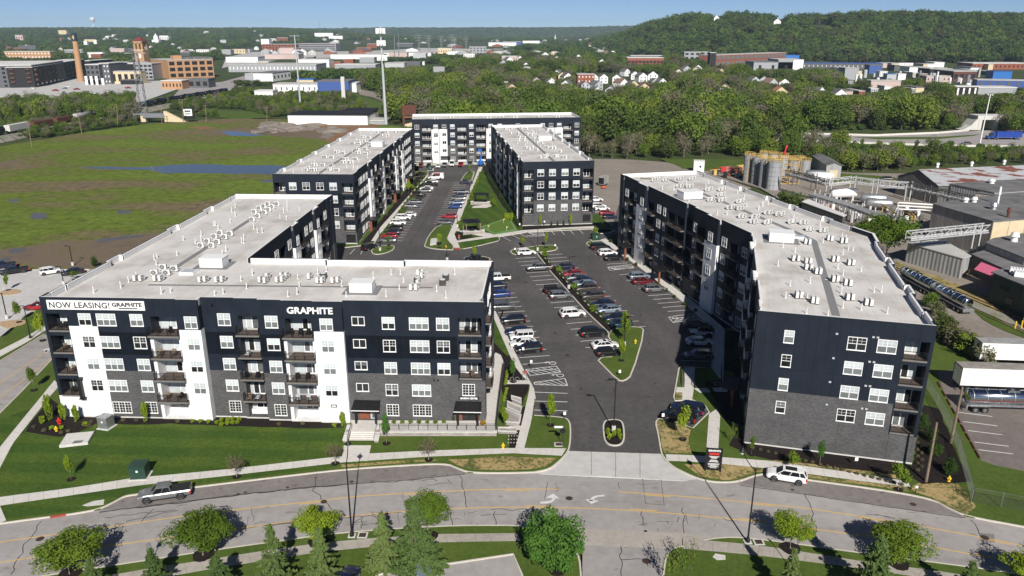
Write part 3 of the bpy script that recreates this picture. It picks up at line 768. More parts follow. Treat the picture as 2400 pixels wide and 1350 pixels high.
for p in ((1295,851),(1313,880),(1446,630),(1583,745),(1245,553)):wheel_symbol(*p)
r2a,r2b=at(1207,600).xy,at(1432,838).xy
stalls(at(1208,606),at(1372,815),A2,5.0,19)
stalls(at(1273,598),at(1452,770),A2,5.0,17)
stalls(at(1382,586),at(1468,657),A2,5.0,6)
stalls(at(1478,660),at(1645,795),A2,5.0,14)
stalls(at(1597,830),at(1596,845),math.radians(-4),5.0,1)
cl0,cl1=at(917,563),at(1013,424)
stalls(cl0+Vector((-2.2,0,0)),cl1+Vector((-2.2,0,0)),math.radians(-2),5.1,29)
cr0,cr1=at(1036,524),at(1078,428)
stalls(cr0+Vector((-2.3,0,0)),cr1+Vector((-2.3,0,0)),math.radians(-2),5.0,21)
for a,b in (((1175,553),(1197,565)),((1196,549),(1218,560)),((1216,547),(1238,557)),((1290,539),(1300,550)),((1312,538),(1323,550)),((1333,537),(1345,549)),((1355,536),(1367,548))):stall_line(at(*a),at(*b))
for a,b in (((832,583),(820,596)),((852,583),(845,596))):stall_line(at(*a),at(*b))
mb=MB(M['red']);P=W([(1413,826),(1447,822),(1450,832),(1417,836)]);mb.prism(P,0,.012);mb.build('reserved_bay_mark',lot)
mb=MB(M['paint']);ribbon(mb,P,.3,0,.016,closed=True);mb.build('reserved_bay_border',lot)
for P in ([(1223,872),(1234,871),(1238,877),(1228,878)],[(1066,582),(1078,582),(1078,586),(1066,586)],[(1483,620),(1488,620),(1490,624),(1485,624)]):
 slab('tactile_pad',W(P),.1,.158,M['redpad'])
# yellow lines on the road
YU=[(-200,1300),(0,1270),(80,1259),(240,1238),(400,1213),(560,1194),(645,1184),(760,1173),(800,1166),(940,1156),(1090,1149),(1175,1146),(1310,1146)]
YUE=[(1450,1152),(1600,1163),(1703,1172),(1857,1187),(1973,1203),(2093,1222),(2293,1257),(2400,1280),(2600,1320)]
YL=[(-200,1350),(0,1318),(100,1303),(250,1280),(400,1259),(550,1240),(690,1221),(800,1211),(940,1199),(1040,1192),(1180,1188),(1350,1190),(1480,1196),(1600,1205),(1773,1222),(1987,1250),(2167,1278),(2283,1300),(2500,1342)]
for P,sgn in ((YU,-1),(YUE,-1),(YL,1)):
 Q=smooth(W(P));mb=MB(M['yellow']);ribbon(mb,Q,.12,0,.012);mb.build('centre_line',mroad)
 L=path_len(Q);t=3.0
 while t<L-4:
  seg=[along(Q,(t+k)/L) for k in (0,1.5,3)]
  d=(seg[2]-seg[0]).normalized();o=Vector((-d.y,d.x))*.28*sgn
  mb=MB(M['yellow']);ribbon(mb,[p+o for p in seg],.12,0,.012);mb.build('lane_dash',mroad)
  t+=12
mb=MB(M['yellow'])
for P in ([(-80,935),(0,897),(60,857),(140,800)],[(-80,975),(0,931),(70,880),(150,815)]):ribbon(mb,W(P),.12,0,.018)
mb.build('centre_line',bpy.data.objects['side_road'])
def arrow(P,name,parent,z=.013):
 mb=MB(M['paint'])
 for poly in P:mb.prism(W(poly),0,z)
 mb.build(name,parent)
arrow([[(1266,1176),(1280,1175),(1291,1173),(1295,1168),(1295,1166.8),(1301.5,1166.8),(1301.5,1170),(1294,1177),(1281,1180),(1266,1180)],[(1297,1157),(1311,1168),(1280,1166)]],'turn_arrow',mroad)
arrow([[(1417,1160),(1400,1161),(1389,1164),(1382,1171),(1381,1174),(1390,1174),(1393,1168),(1402,1164),(1417,1163)],[(1386,1181),(1372,1170),(1403,1174)]],'turn_arrow',mroad)
arrow([[(118,818),(112,824),(105,826),(103,822),(110,821),(116,815)],[(101,820),(113,816),(110,828)]],'turn_arrow',bpy.data.objects['side_road'],.02)
# tar seams, cracks and covers
def crack(P,wd=.07,seed=0,z=.010,parent=mroad,wob=.25):
 rr=random.Random(seed);Q=W(P);out=[Q[0]]
 for i in range(len(Q)-1):
  a=Vector(Q[i]);b=Vector(Q[i+1]);n=max(1,int((b-a).length/.7))
  for k in range(1,n+1):out.append(tuple(a.lerp(b,k/n)+Vector((rr.uniform(-wob,wob),rr.uniform(-wob,wob)))))
 mb=MB(M['crack']);ribbon(mb,out,wd,0,z);mb.build('tar_seam',parent)
for k,P in enumerate([[(97,1222),(60,1275),(25,1350)],[(245,1213),(340,1203),(420,1195),(300,1222)],[(745,1108),(735,1150),(780,1195)],[(800,1215),(870,1206),(940,1198)],[(1077,1115),(1083,1140),(1095,1170),(1090,1190)],[(1000,1137),(1060,1132),(1050,1125)],[(1150,1195),(1230,1195),(1290,1194)],[(1505,1197),(1503,1215),(1511,1235)],[(1600,1190),(1606,1248)],[(1886,1157),(1900,1185),(1908,1225),(1920,1285)],[(2275,1218),(2300,1260),(2320,1300)],[(1300,1198),(1300,1235)],[(1320,1196),(1318,1232)],[(1160,1198),(1162,1232)],[(1057,1200),(1060,1233)],[(900,1130),(1010,1123),(1020,1128)],[(233,1200),(367,1183),(567,1158),(800,1136),(943,1126),(1090,1111)],[(1735,1137),(1887,1159),(2100,1191),(2262,1214)],[(1455,1280),(1455,1350)],[(1455,1312),(1470,1309),(1510,1311),(1550,1335)],[(560,1238),(640,1232),(690,1226)],[(330,1225),(345,1210),(360,1195)],[(830,1225),(850,1212),(845,1240)],[(1690,1213),(1720,1220)],[(2030,1205),(2100,1215)],[(470,1190),(460,1240),(440,1270)],[(960,1200),(955,1236)]]):
 crack(P,.085 if k not in (16,17) else .12,100+k,wob=.22 if k not in (16,17) else .05)
for k,P in enumerate([[(1030,455),(1005,500),(985,535),(945,590)],[(1080,453),(1050,457),(1030,460)],[(1640,880),(1650,900)],[(1438,925),(1442,900),(1445,870)],[(1410,820),(1430,850)]]):crack(P,.18,150+k,.01,lot,.3)
for k,P in enumerate([[(1505,1112),(1513,1180)],[(1548,1114),(1557,1185)],[(1513,1180),(1557,1184)],[(1386,1058),(1386,1113)],[(1443,1059),(1443,1118)],[(1500,1060),(1500,1120)]]):crack(P,.05,170+k,.016 if k>2 else .010,apron if k>2 else mroad,0)
rc=random.Random(8)
for (x0,x1,y0,y1,n_) in ((400,700,1185,1235,14),(830,1060,1120,1160,6),(700,900,1222,1245,10),(1000,1330,1198,1232,14),(1480,1700,1200,1240,10),(1250,1500,1125,1140,4),(1950,2150,1195,1225,7),(850,1150,1200,1230,8)):
 for _ in range(n_):
  px,py=rc.uniform(x0,x1),rc.uniform(y0,y1);P=[(px,py)];dx,dy=rc.choice([(rc.uniform(8,22),rc.uniform(-3,2)),(rc.uniform(-4,4),rc.uniform(6,14))])
  for k in range(rc.randint(1,3)):px+=dx*rc.uniform(.5,1.2);py+=dy*rc.uniform(.5,1.2);P.append((px,py))
  crack(P,rc.uniform(.03,.07),rc.randint(0,999),.009,wob=.16)
for P in ([(440,1176),(567,1159),(700,1145),(830,1134)],[(233,1201),(300,1192),(440,1176)],[(620,1232),(700,1222),(790,1214)]):crack(P,.2,5,.0085,wob=.12)
mb=MB(M['bayasphalt']);P=W([(2295,1249),(2330,1252),(2332,1272),(2298,1268)]);mb.prism(P,0,.008);mb.build('asphalt_patch',mroad)
mb=MB(M['bayasphalt']);P=W([(735,1112),(752,1111),(748,1127),(731,1128)]);mb.prism(P,0,.009);mb.build('asphalt_patch',mroad)
for k,(px,py,r) in enumerate([(94,1263,.42),(759,1176,.38),(1334,1168,.42),(1515,1315,.45),(558,1158,.2),(575,1154,.2),(674,1142,.2),(824,1129,.25),(2308,1260,.42),(1857,1148,.2),(1330,833,.4),(1231,662,.4),(2140,1182,.35),(1513,1245,.2)]):
 p=at(px,py);mb=MB(M['iron']);mb.lathe([(r,0),(r,.014),(r*.8,.018),(r*.78,.014)],18,c=(p.x,p.y,.004));mb.build('manhole_cover',lot if py<1000 else mroad)
for px,py in ((850,1257),(1778,1273),(1309,1044),(1682,902)):
 p=at(px,py);mb=MB(M['base'],M['iron']);mb.box(p.x-.55,p.x+.55,p.y-.5,p.y+.5,.05,.17,0);mb.box(p.x-.38,p.x+.38,p.y-.35,p.y+.35,.17,.18,1)
 for k in range(6):mb.box(p.x-.36,p.x+.36,p.y-.33+k*.12,p.y-.27+k*.12,.18,.195,1)
 mb.build('drain_grate',kind='structure')
mb=MB(M['redpad']);ribbon(mb,W([(118,1214),(155,1208)]),.35,.05,.16);mb.build('kerb_inlet',kind='structure')
for P in ([(193,1187),(218,1177),(245,1173),(243,1185),(205,1189)],[(1670,1308),(1676,1300),(1700,1304),(1700,1314),(1680,1315)]):slab('concrete_pad',W(P),.1,.15,M['base'])
# ================================================================== APARTMENT BUILDINGS
def text_obj(name,s,size,mat,parent,fr,q,d,z,ext=.04,bold=0.0,sp=1.0,width=None):
 """lettering standing on a facade: centre-left at q, height z"""
 cu=bpy.data.curves.new(name,'FONT');cu.body=s;cu.size=size;cu.extrude=ext;cu.offset=bold;cu.space_character=sp;cu.resolution_u=3
 t=bpy.data.objects.new(name,cu);COL.objects.link(t)
 dg=bpy.context.evaluated_depsgraph_get();me=bpy.data.meshes.new_from_object(t.evaluated_get(dg));bpy.data.objects.remove(t);me.name=name
 me.materials.clear();me.materials.append(mat)
 o=inst(name,me,parent)
 xs=[v.co.x for v in me.vertices]
 k=(width/(max(xs)-min(xs))) if width else 1
 o.matrix_local=Matrix.Translation(Vector(fr.pt(q,d,z))) @ Matrix.Rotation(fr.a,4,'Z') @ Matrix.Rotation(PI/2,4,'X') @ Matrix.Diagonal((k,1,1,1)) @ Matrix.Translation((-min(xs),0,0))
 return o
wcache={}
def window_mesh(w,h,kind):
 key=(round(w,2),round(h,2),kind)
 if key in wcache:return wcache[key]
 f=MB(M['white']);b=.085;y0,y1=-.075,.01;x0,x1=-w/2,w/2
 f.box(x0,x0+b,y0,y1,0,h);f.box(x1-b,x1,y0,y1,0,h);f.box(x0+b,x1-b,y0,y1,0,b);f.box(x0+b,x1-b,y0,y1,h-b,h)
 f.box(x0-.03,x1+.03,y0-.03,y1,-.05,0)
 lites={'N':1,'W':2,'T':3,'D':2,'S':2,'ST':3}[kind]
 lw=(w-2*b)/lites
 for i in range(1,lites):c=x0+b+i*lw;f.box(c-.045,c+.045,y0+.005,y1,b,h-b)
 mid=h*.5
 if kind!='D':
  for i in range(lites):
   a=x0+b+i*lw+(.045 if i else 0);e=x0+b+(i+1)*lw-(.045 if i<lites-1 else 0)
   if kind in ('W','T','N'):
    f.box(a,e,y0+.01,y1,mid-.035,mid+.035)
    c=(a+e)/2
    f.box(c-.013,c+.013,-.045,y1,mid+.035,h-b)
    f.box(a,c-.013,-.045,y1,(mid+h-b)/2-.013,(mid+h-b)/2+.013);f.box(c+.013,e,-.045,y1,(mid+h-b)/2-.013,(mid+h-b)/2+.013)
   else:
    c=(a+e)/2
    f.box(c-.018,c+.018,-.05,y1,b,h-b)
    for q in (.27,.5,.74):f.box(a,c-.018,-.05,y1,h*q-.018,h*q+.018);f.box(c+.018,e,-.05,y1,h*q-.018,h*q+.018)
 res=[f.mesh('window')]
 for A,B_ in (('g_blind','g_screen'),('g_dark','g_dark'),('g_mid','g_dark'),('g_blind','g_dark'),('g_blind','g_blind')):
  p=MB(M[A],M[B_])
  p.box(x0+b,x1-b,-.03,-.005,mid,h-b,0);p.box(x0+b,x1-b,-.03,-.005,b,mid,1)
  res.append(p.mesh('pane'))
 wcache[key]=res
 return res
rw=random.Random(5)
def window(B,fr,s,z,w,h,kind,d=-.004,pane=None):
 ms=window_mesh(w,h,kind)
 if pane is None:pane={'D':lambda:rw.choice([2,2,3]),'S':lambda:2,'ST':lambda:2}.get(kind,lambda:rw.choice([1,1,1,1,1,4,2,3,1]))()
 o=inst('window',ms[0],B,fr.pt(s,d,z),fr.a)
 inst('pane',ms[pane],o)
 return o
rcache={}
def railing_mesh(L,P,bal=.13):
 key=(round(L,2),round(P,2),bal)
 if key in rcache:return rcache[key]
 m=MB(M['black'])
 segs=[((0,0),(L,0))]+([((0,P),(0,0)),((L,0),(L,P))] if P>.05 else [])
 for a,b in segs:
  a=Vector((*a,0));b=Vector((*b,0));D=(b-a).length
  for z in (.1,1.05):m.bar(a+Vector((0,0,z)),b+Vector((0,0,z)),.05,.05)
  n=max(1,int(round(D/1.3)))
  for i in range(n+1):
   p=a.lerp(b,i/n);m.bar(p,p+Vector((0,0,1.1)),.06)
  k=int(D/bal)
  for i in range(1,k):
   p=a.lerp(b,i/k);m.bar(p+Vector((0,0,.1)),p+Vector((0,0,1.03)),.018)
 rcache[key]=m.mesh('railing');return rcache[key]
def door(B,fr,s,z,d,kind,w=1.9,h=2.25):
 """glazed balcony door on the back wall of a recess"""
 f=MB(M['white']);b=.09
 f.box(-w/2,-w/2+b,-.06,0,0,h);f.box(w/2-b,w/2,-.06,0,0,h);f.box(-w/2+b,w/2-b,-.06,0,h-b,h);f.box(-.08,.08,-.06,0,0,h-b);f.box(-w/2+b,-.08,-.06,0,0,.18);f.box(.08,w/2-b,-.06,0,0,.18)
 key=('door',w,h)
 if key not in wcache:wcache[key]=f.mesh('door')
 o=inst('door',wcache[key],B,fr.pt(s,d-.003,z),fr.a)
 for a,e in ((-w/2+b,-.08),(.08,w/2-b)):
  mt=rw.choice(['g_blind','g_blind','g_mid','g_dark'])
  k2=('dp',w,h,a,mt)
  if k2 not in wcache:
   p=MB(M[mt]);p.box(a,e,-.035,-.01,.18,h-b);wcache[k2]=p.mesh('pane')
  inst('pane',wcache[k2],o)
def chair_on(B_label,loc,rz,col,name='balcony_chair',grp=None,lab=None):
 m=MB(M[col],M['black'])
 m.box(-.3,.3,-.3,.3,.38,.46,0);m.box(-.3,.3,.24,.32,.46,.95,0)
 for x in (-.27,.27):
  m.box(x-.03,x+.03,-.28,.28,.6,.64,1)
  for y in (-.27,.27):m.bar((x,y,0),(x,y,.6),.04,m=1)
 return m
class Bld:
 def __init__(s,name,loc,rz,label,D=2.0):
  s.root=empty(name,loc,rz,label,'apartment building')
  s.D=D;s.roof=MB(M['roof']);s.cop=MB(M['coping'],M['parapet']);s.par=MB(M['parapet']);s.base=MB(M['base'])
 def finish(s):
  s.roof.build('roof',s.root);s.par.build('parapet_lining',s.root);s.cop.build('coping',s.root);s.base.build('plinth',s.root)
 def facade(s,fr,L,zt,strips,ends=(False,False),plain=False,railbal=.16):
  D=s.D;zr=zt-.8;parts={}
  def P(mat):
   if mat not in parts:parts[mat]=MB(M[mat])
   return parts[mat]
  prev=None
  nm={'navy':'navy_siding','brick':'grey_brick_wall','whiteb':'white_brick_wall','lgrey':'grey_siding','navy_back':'navy_siding_back'}
  def flush():
   for mt,mb in parts.items():mb.build(nm.get(mt,'wall'),s.root)
   parts.clear()
  for st in strips:
   flush();s0,s1=st['s'];off=st.get('off',0.0);cols=st['cols']
   top=cols[-1][2]
   rec=st.get('rec')
   if rec is None:
    for z0,z1,mt in cols:P(mt).fbox(fr,s0,s1,off,D,z0,min(z1,zr-.1),0)
   else:
    r0,r1=rec['s']
    for z0,z1,mt in cols:
     for a,b in ((s0,r0),(r1,s1)):
      if b-a>.02:P(mt).fbox(fr,a,b,off,D,z0,min(z1,zr-.1))
    opens=sorted(rec['open'])
    zc=0.0 if cols[0][0]<.5 else cols[0][0]
    for a,b in opens+[(zr-.1,None)]:
     for z0,z1,mt in cols:
      lo=max(zc,z0);hi=min(a,z1)
      if hi-lo>.01:P(mt).fbox(fr,r0,r1,off+.012,D,lo,hi)
     zc=b
    for k,(a,b) in enumerate(opens):
     s.balcony(fr,st,rec,a,off,k)
   # parapet
   P(top).fbox(fr,s0,s1,off,off+.28,zr-.1,zt)
   s.par.fbox(fr,s0,s1,off+.282,off+.34,zr-.1,zt-.003)
   s.cop.fbox(fr,s0-.01,s1+.01,off-.05,off+.10,zt,zt+.06,0)
   s.cop.fbox(fr,s0,s1,off+.1,off+.36,zt,zt+.05,1)
   s.roof.fbox(fr,s0,s1,off+.341,D,zr-.12,zr)
   if prev is not None and abs(prev-off)>.05:
    lo,hi=sorted((prev,off));q=1 if off>prev else-1
    x0,x1=(s0-.3,s0) if q>0 else (s0,s0+.3)
    P(top).fbox(fr,x0,x1,lo+.281,hi+.28,zr-.1,zt)
    s.par.fbox(fr,x0-(.03 if q>0 else 0),x1+(0 if q>0 else .03),lo+.341,hi+.27,zr-.1,zt-.004)
    s.cop.fbox(fr,x0,x1,lo+.36,hi+.1,zt,zt+.055,1)
   prev=off
   if cols[0][0]<=.01:s.base.fbox(fr,s0,s1,off-.03,off+.1,-.3,.32)
   if st.get('panels'):
    segs=st['panels']
    for z0,z1,mt in cols:
     if mt!='navy':continue
     if rec is not None:z0=max(z0,rec['open'][-1][1]+.05)
     zz=[z0]+[q for q in st.get('floors',[]) if z0+.4<q<z1-.4]+[min(z1,zt)]
     for i in range(len(segs)-1):
      for j in range(len(zz)-1):
       mb=MB(M['navy']);mb.fbox(fr,segs[i]+.014,segs[i+1]-.014,off-.03,off-.001,zz[j]+.012,zz[j+1]-.012);mb.build('panel',s.root)
   dd=off-(.031 if (st.get('panels')) else .003)
   for wd in st.get('win',[]):
    sc,w,rows,kind=wd[:4];hh=wd[4] if len(wd)>4 else 1.74
    for z in rows:
     isnavy=any(z0<=z+.8<z1 and mt=='navy' for z0,z1,mt in cols)
     window(s.root,fr,sc,z,w,hh,kind,d=(dd if isnavy else off-.003))
  flush()
  for e,on in enumerate(ends):
   if not on:continue
   st=strips[0] if e==0 else strips[-1];off=st.get('off',0);top=st['cols'][-1][2]
   x0,x1=(strips[0]['s'][0],strips[0]['s'][0]+.28) if e==0 else (strips[-1]['s'][1]-.28,strips[-1]['s'][1])
   P(top).fbox(fr,x0,x1,off+.281,D,zr-.1,zt)
   i0,i1=(x1+.002,x1+.06) if e==0 else (x0-.06,x0-.002)
   s.par.fbox(fr,i0,i1,off+.341,D,zr-.1,zt-.005)
   a0,a1=(x0-.05,x0+.1) if e==0 else (x1-.1,x1+.05)
   s.cop.fbox(fr,a0,a1,off+.1,D,zt,zt+.058,0)
  flush()
 def balcony(s,fr,st,rec,z,off,k):
  r0,r1=rec['s'];D=s.D
  pr=rec.get('proj',.9);ex=rec.get('ext',.3)
  if rec.get('ground') and k==0:
   window(s.root,fr,(r0+r1)/2+.3,z+.75,1.9,1.55,'D',d=D-.003,pane=2)
   mb=MB(M['whiteb']);mb.fbox(fr,r0+.01,r1-.01,D-.5,D-.002,z,z+.7);mb.build('sill_wall',s.root)
   return
  nm='balcony'
  m=MB(M['slab']);m.fbox(fr,r0-ex,r1+ex,off-pr,off-.002 if pr>0 else off+.012,z-.22,z) if pr>0 else m.fbox(fr,r0,r1,off-.03,off+.011,z-.2,z+.02)
  o=m.build(nm,s.root)
  m=MB(M['deck']);m.fbox(fr,r0-(ex-.08 if pr>0 else 0),r1+(ex-.08 if pr>0 else 0),off-pr+.08,off-.004 if pr>0 else off+.02,z,z+.025)
  m.fbox(fr,r0+.003,r1-.003,off+.02,D-.004,z,z+.025);m.build('decking',o)
  rm=railing_mesh(r1-r0+2*ex-.1,pr-.06 if pr>0 else 0.0)
  inst('railing',rm,o,fr.pt(r0-ex+.05,off-pr+.06,z+.03),fr.a)
  for sd,wd in rec.get('side',[]):# open corner: a return railing
   inst('railing',railing_mesh(wd,0),o,fr.pt(sd,off+.06,z+.03),fr.a+PI/2)
  w=r1-r0
  if rec.get('door','pair')=='pair' and w>2.9:
   big=MB(M[rw.choice(['g_blind','g_blind','g_screen'])]);big.fbox(fr,r0+.35,r0+1.45,D-.03,D-.002,z+.2,z+2.25);big.build('side_light',s.root)
   door(s.root,fr,r0+2.45,z+.03,D,'f',1.7)
  else:door(s.root,fr,(r0+r1)/2,z+.03,D,'f',min(1.7,w-.4))
 def core(s,poly,zt,fr=None):
  P=poly if fr is None else [fr.pt(x,y,0)[:2] for x,y in poly]
  mb=MB(M['lgrey']);mb.prism(P,0,zt-.93);mb.build('inner_wall',s.root)
  n=len(P);s.roof.prism(P,zt-.92,zt-.8)
 def hatch_box(s,x,y,w,d,h,zr,ang=0.0):
  mb=MB(M['white']);mb.box(-w/2,w/2,-d/2,d/2,0,h);mb.box(-w/2-.06,w/2+.06,-d/2-.06,d/2+.06,h,h+.08)
  mb.build('roof_bulkhead',s.root,(x,y,zr),ang)
  mb=MB(M['walkpad']);mb.box(-w/2-.9,w/2+.9,-d/2-.9,d/2+.9,.002,.03);mb.build('walkway_strip',s.root,(x,y,zr),ang)
 def strip(s,x0,y0,x1,y1,zr,w=.9):
  mb=MB(M['walkpad']);ribbon(mb,[(x0,y0),(x1,y1)],w,.004,.026);mb.build('walkway_strip',s.root,(0,0,zr))
 def vents(s,pts,zr):
  global ventm
  for x,y in pts:
   h=rw.choice([.8,.9,1.05])
   o=inst('vent_pipe',ventm,s.root,(x,y,zr),0,(1,1,h))
m=MB(M['unit']);m.lathe([(.075,0),(.075,1)],8);m.lathe([(.16,0),(.16,.05),(.08,.12)],8);ventm=m.mesh('vent_pipe')
def ac_mesh():
 m=MB(M['unit'],M['grille'],M['white'])
 m.box(-.5,.5,-.19,.19,.12,.98,0);m.box(-.45,-.37,-.24,.24,0,.12,1);m.box(.37,.45,-.24,.24,0,.12,1)
 m.tube([(-.12,-.19,.55),(-.12,-.215,.55)],.36,16,1);m.tube([(-.12,-.21,.55),(-.12,-.23,.55)],.07,8,0)
 for k in range(1,4):m.tube([(-.12+.36*math.cos(t*PI/8)*k/3.4,-.225,.55+.36*math.sin(t*PI/8)*k/3.4) for t in range(17)],.012,4,0)
 for k in range(6):m.box(.502,.512,-.15,.15,.25+k*.11,.31+k*.11,1)
 for k in range(7):m.box(-.45+k*.13,-.39+k*.13,.192,.2,.2,.9,1)
 m.tube([(.5,.05,.3),(.7,.1,.25),(.75,.35,.05),(.7,.9,.04)],.03,6,2)
 return m.mesh('air_conditioner')
acm=ac_mesh()
def ac_parts(root):
 return root
def acs(B,pts,zr,ang,lab,group):
 for x,y,a in pts:
  p=B.root.matrix_world @ Vector((x,y,zr)) if False else None
  c,s_=math.cos(B.root.rotation_euler.z),math.sin(B.root.rotation_euler.z)
  L=B.root.location
  o=inst('air_conditioner',acm,None,(L.x+x*c-y*s_,L.y+x*s_+y*c,L.z+zr+.02),B.root.rotation_euler.z+a)
  tag(o,lab,'air conditioner',group)
def loc_of(B,p):
 v=Vector(p[:2])-B.root.location.xy;a=-B.root.rotation_euler.z
 return (v.x*math.cos(a)-v.y*math.sin(a),v.x*math.sin(a)+v.y*math.cos(a))
FL=[13.1,9.83,6.55] # floor lines for cladding joints
R5=[14.08,10.8,7.52,4.24];R4=R5[:3]
G0=.95
def cl(*a):return list(a)
NB=[(0,7.4,'brick'),(7.4,99,'navy')]
OP=[(3.2,5.65),(6.48,8.93),(9.76,12.2),(13.03,15.5)]
# ---------------------------------------------------------------- front left building (L shaped)
h1=-math.radians(2.3)
B1=Bld('apartment_building',(-63.6,97.5,0),h1,'L shaped five storey navy and grey apartment building with white leasing banner at the front left')
ZT=18.0
WN=[(0,13.95,'whiteb'),(13.95,99,'navy')]
def seg(a,b,*m):return [a,*m,b]
f1=[dict(s=(0,3.35),off=0,cols=[(0,3.45,'whiteb'),(3.45,99,'navy')],rec=dict(s=(.45,3.3),open=[(3.5,6.0),(6.75,9.2),(10.0,12.5),(13.25,15.7)],proj=0,ext=0,door='one',side=[(.06,1.9)]),panels=seg(0,3.35,1.1,2.4),floors=FL),dict(s=(3.35,7.36),off=0,cols=WN,win=[(5.8,1.76,[14.08],'W'),(5.8,1.74,R5[1:],'W')],panels=seg(3.35,7.36,4.8,6.8),floors=FL),dict(s=(7.36,14.4),off=0,cols=NB,win=[(8.75,2.68,R5,'T'),(12.93,1.78,R5,'W'),(8.82,2.64,[.9],'ST'),(12.98,1.75,[.95],'S')],panels=seg(7.36,14.4,10.25,11.1,11.9,13.9),floors=FL),dict(s=(14.4,18.7),off=-.1,cols=[(0,12.95,'whiteb'),(12.95,99,'navy')],rec=dict(s=(14.88,18.4),open=[(.35,2.75)]+[(a-.05,b) for a,b in OP],ground=True,proj=.85,ext=.36),panels=seg(14.4,18.7,15.6,17.2),floors=FL),dict(s=(18.7,21.7),off=-.35,cols=[(0,13.75,'whiteb'),(13.75,99,'navy')],win=[(20.52,1.74,[13.98]+R5[1:],'W')],panels=seg(18.7,21.7,19.5),floors=FL),dict(s=(21.7,26.2),off=.75,cols=NB,win=[(24.62,1.76,R5,'W'),(24.68,1.72,[1.0],'S')],panels=seg(21.7,26.2,23.7,25.6),floors=FL),dict(s=(26.2,29.55),off=.55,cols=NB,rec=dict(s=(26.6,29.25),open=[(.35,2.8)]+OP,ground=True,proj=.85,ext=.3),panels=seg(26.2,29.55,27.9),floors=FL),dict(s=(29.55,32.8),off=.1,cols=NB,win=[(31.33,1.76,R5,'W'),(31.35,1.72,[.9],'S')],panels=seg(29.55,32.8,30.3,32.3),floors=FL),dict(s=(32.8,37.08),off=-.1,cols=[(0,12.95,'whiteb'),(12.95,99,'navy')],rec=dict(s=(33.25,36.75),open=[(.35,2.8)]+OP,ground=True,proj=.85,ext=.33),panels=seg(32.8,37.08,34.2,35.7),floors=FL),dict(s=(37.08,41.1),off=-.3,cols=[(0,13.8,'whiteb'),(13.8,99,'navy')],win=[(38.87,1.76,[13.95]+R5[1:],'W')],panels=seg(37.08,41.1,38.0,39.8),floors=FL),dict(s=(41.1,56.3),off=.25,cols=[(0,7.55,'brick'),(7.55,99,'navy')],win=[(43.05,1.75,[14.58,11.33,8.08,4.8],'D',1.25),(47.1,1.74,R5,'W'),(51.2,2.62,R5,'T'),(54.4,1.75,R4,'W'),(47.07,1.72,[1.15],'S'),(51.2,2.62,[1.18],'ST')],panels=seg(41.1,56.3,41.95,44.1,45.1,46.05,48.15,49.0,49.75,52.65,53.4,55.4),floors=FL),dict(s=(56.3,60),off=.25,cols=[(0,6.7,'brick'),(6.7,99,'navy')],rec=dict(s=(56.45,59.55),open=[(7.0,9.35),(10.1,12.55),(13.4,15.8)],proj=0,ext=0,door='one',side=[(3.1,1.9)]),win=[(57.7,1.74,[4.45],'S')],panels=seg(56.3,60,57.8,59.3),floors=FL)]
F1=Fr(0,0,0)
B1.facade(F1,60,ZT,f1,ends=(True,True))
def bays(L,pat,w=None):
 """repeat a list of bay kinds over a long facade"""
 out=[];tot=sum(p[1] for p in pat);k=L/tot;s=0
 for kind,wd in pat:
  a,b=s,s+wd*k;s=b;c=(a+b)/2
  if kind=='W':out.append(dict(s=(a,b),off=.3,cols=NB,win=[(c,1.76,R5,'W'),(c,1.72,[G0],'S')]))
  elif kind=='T':out.append(dict(s=(a,b),off=.3,cols=NB,win=[(c,2.6,R5,'T'),(c,2.6,[G0],'ST')]))
  elif kind=='N':out.append(dict(s=(a,b),off=.3,cols=NB,win=[(c,1.1,R5,'N')]))
  elif kind=='P':out.append(dict(s=(a,b),off=-.25,cols=[(0,13.8,'whiteb'),(13.8,99,'navy')],win=[(c,1.4,R5,'W'),(c,1.4,[G0],'S')]))
  elif kind=='B':out.append(dict(s=(a,b),off=.3,cols=NB,rec=dict(s=(a+.3,b-.3),open=[(.35,2.8)]+OP,ground=True,proj=.9,ext=.15)))
  elif kind=='C':out.append(dict(s=(a,b),off=0,cols=[(0,2.9,'brick'),(2.9,99,'navy')],rec=dict(s=(a+.05,b-.35),open=OP,proj=0,ext=0,door='one')))
  elif kind=='X':out.append(dict(s=(a,b),off=.15,cols=NB))
 return out
B1.facade(Fr(60,2,PI/2),15.7,ZT,bays(15.7,[('W',3.4),('B',3.6),('W',3.3),('T',4),('X',1.4)]))
B1.facade(Fr(60,19.7,PI),38.3,ZT,[dict(s=(0,14),off=0,cols=NB),dict(s=(14,26),off=.5,cols=NB),dict(s=(26,38.3),off=0,cols=NB)],ends=(True,False))
B1.facade(Fr(21.7,19.7,PI/2),47.3,ZT,bays(47.3,[('W',3.2),('W',3),('B',4),('W',3),('B',3.8),('W',3),('P',3),('B',3.8),('W',3),('W',3.2),('P',3),('B',3.8),('W',3),('X',2.5)]))
B1.facade(Fr(21.7,69,PI),21.7,ZT,[dict(s=(0,21.7),off=0,cols=NB,win=[(4,1.76,R5,'W'),(17,1.76,R5,'W')])],ends=(True,True))
B1.facade(Fr(0,67,-PI/2),65,ZT,bays(65,[('X',2),('W',3.2),('B',4),('P',3.4),('W',3.2),('B',4),('W',3),('P',3.4),('B',4),('W',3.2),('W',3),('B',4),('P',3.4),('W',3),('B',4),('W',3),('X',3)]))
D=2.0
B1.core([(D,D),(60-D,D),(60-D,19.7-D),(21.7,19.7-D),(21.7,19.7),(21.7-D,19.7),(21.7-D,69-D),(D,69-D)],ZT)
ZR=ZT-.8
mb=MB(M['signwhite']);mb.fbox(F1,.95,14.35,-.09,-.035,16.35,17.68);ban=mb.build('banner',B1.root)
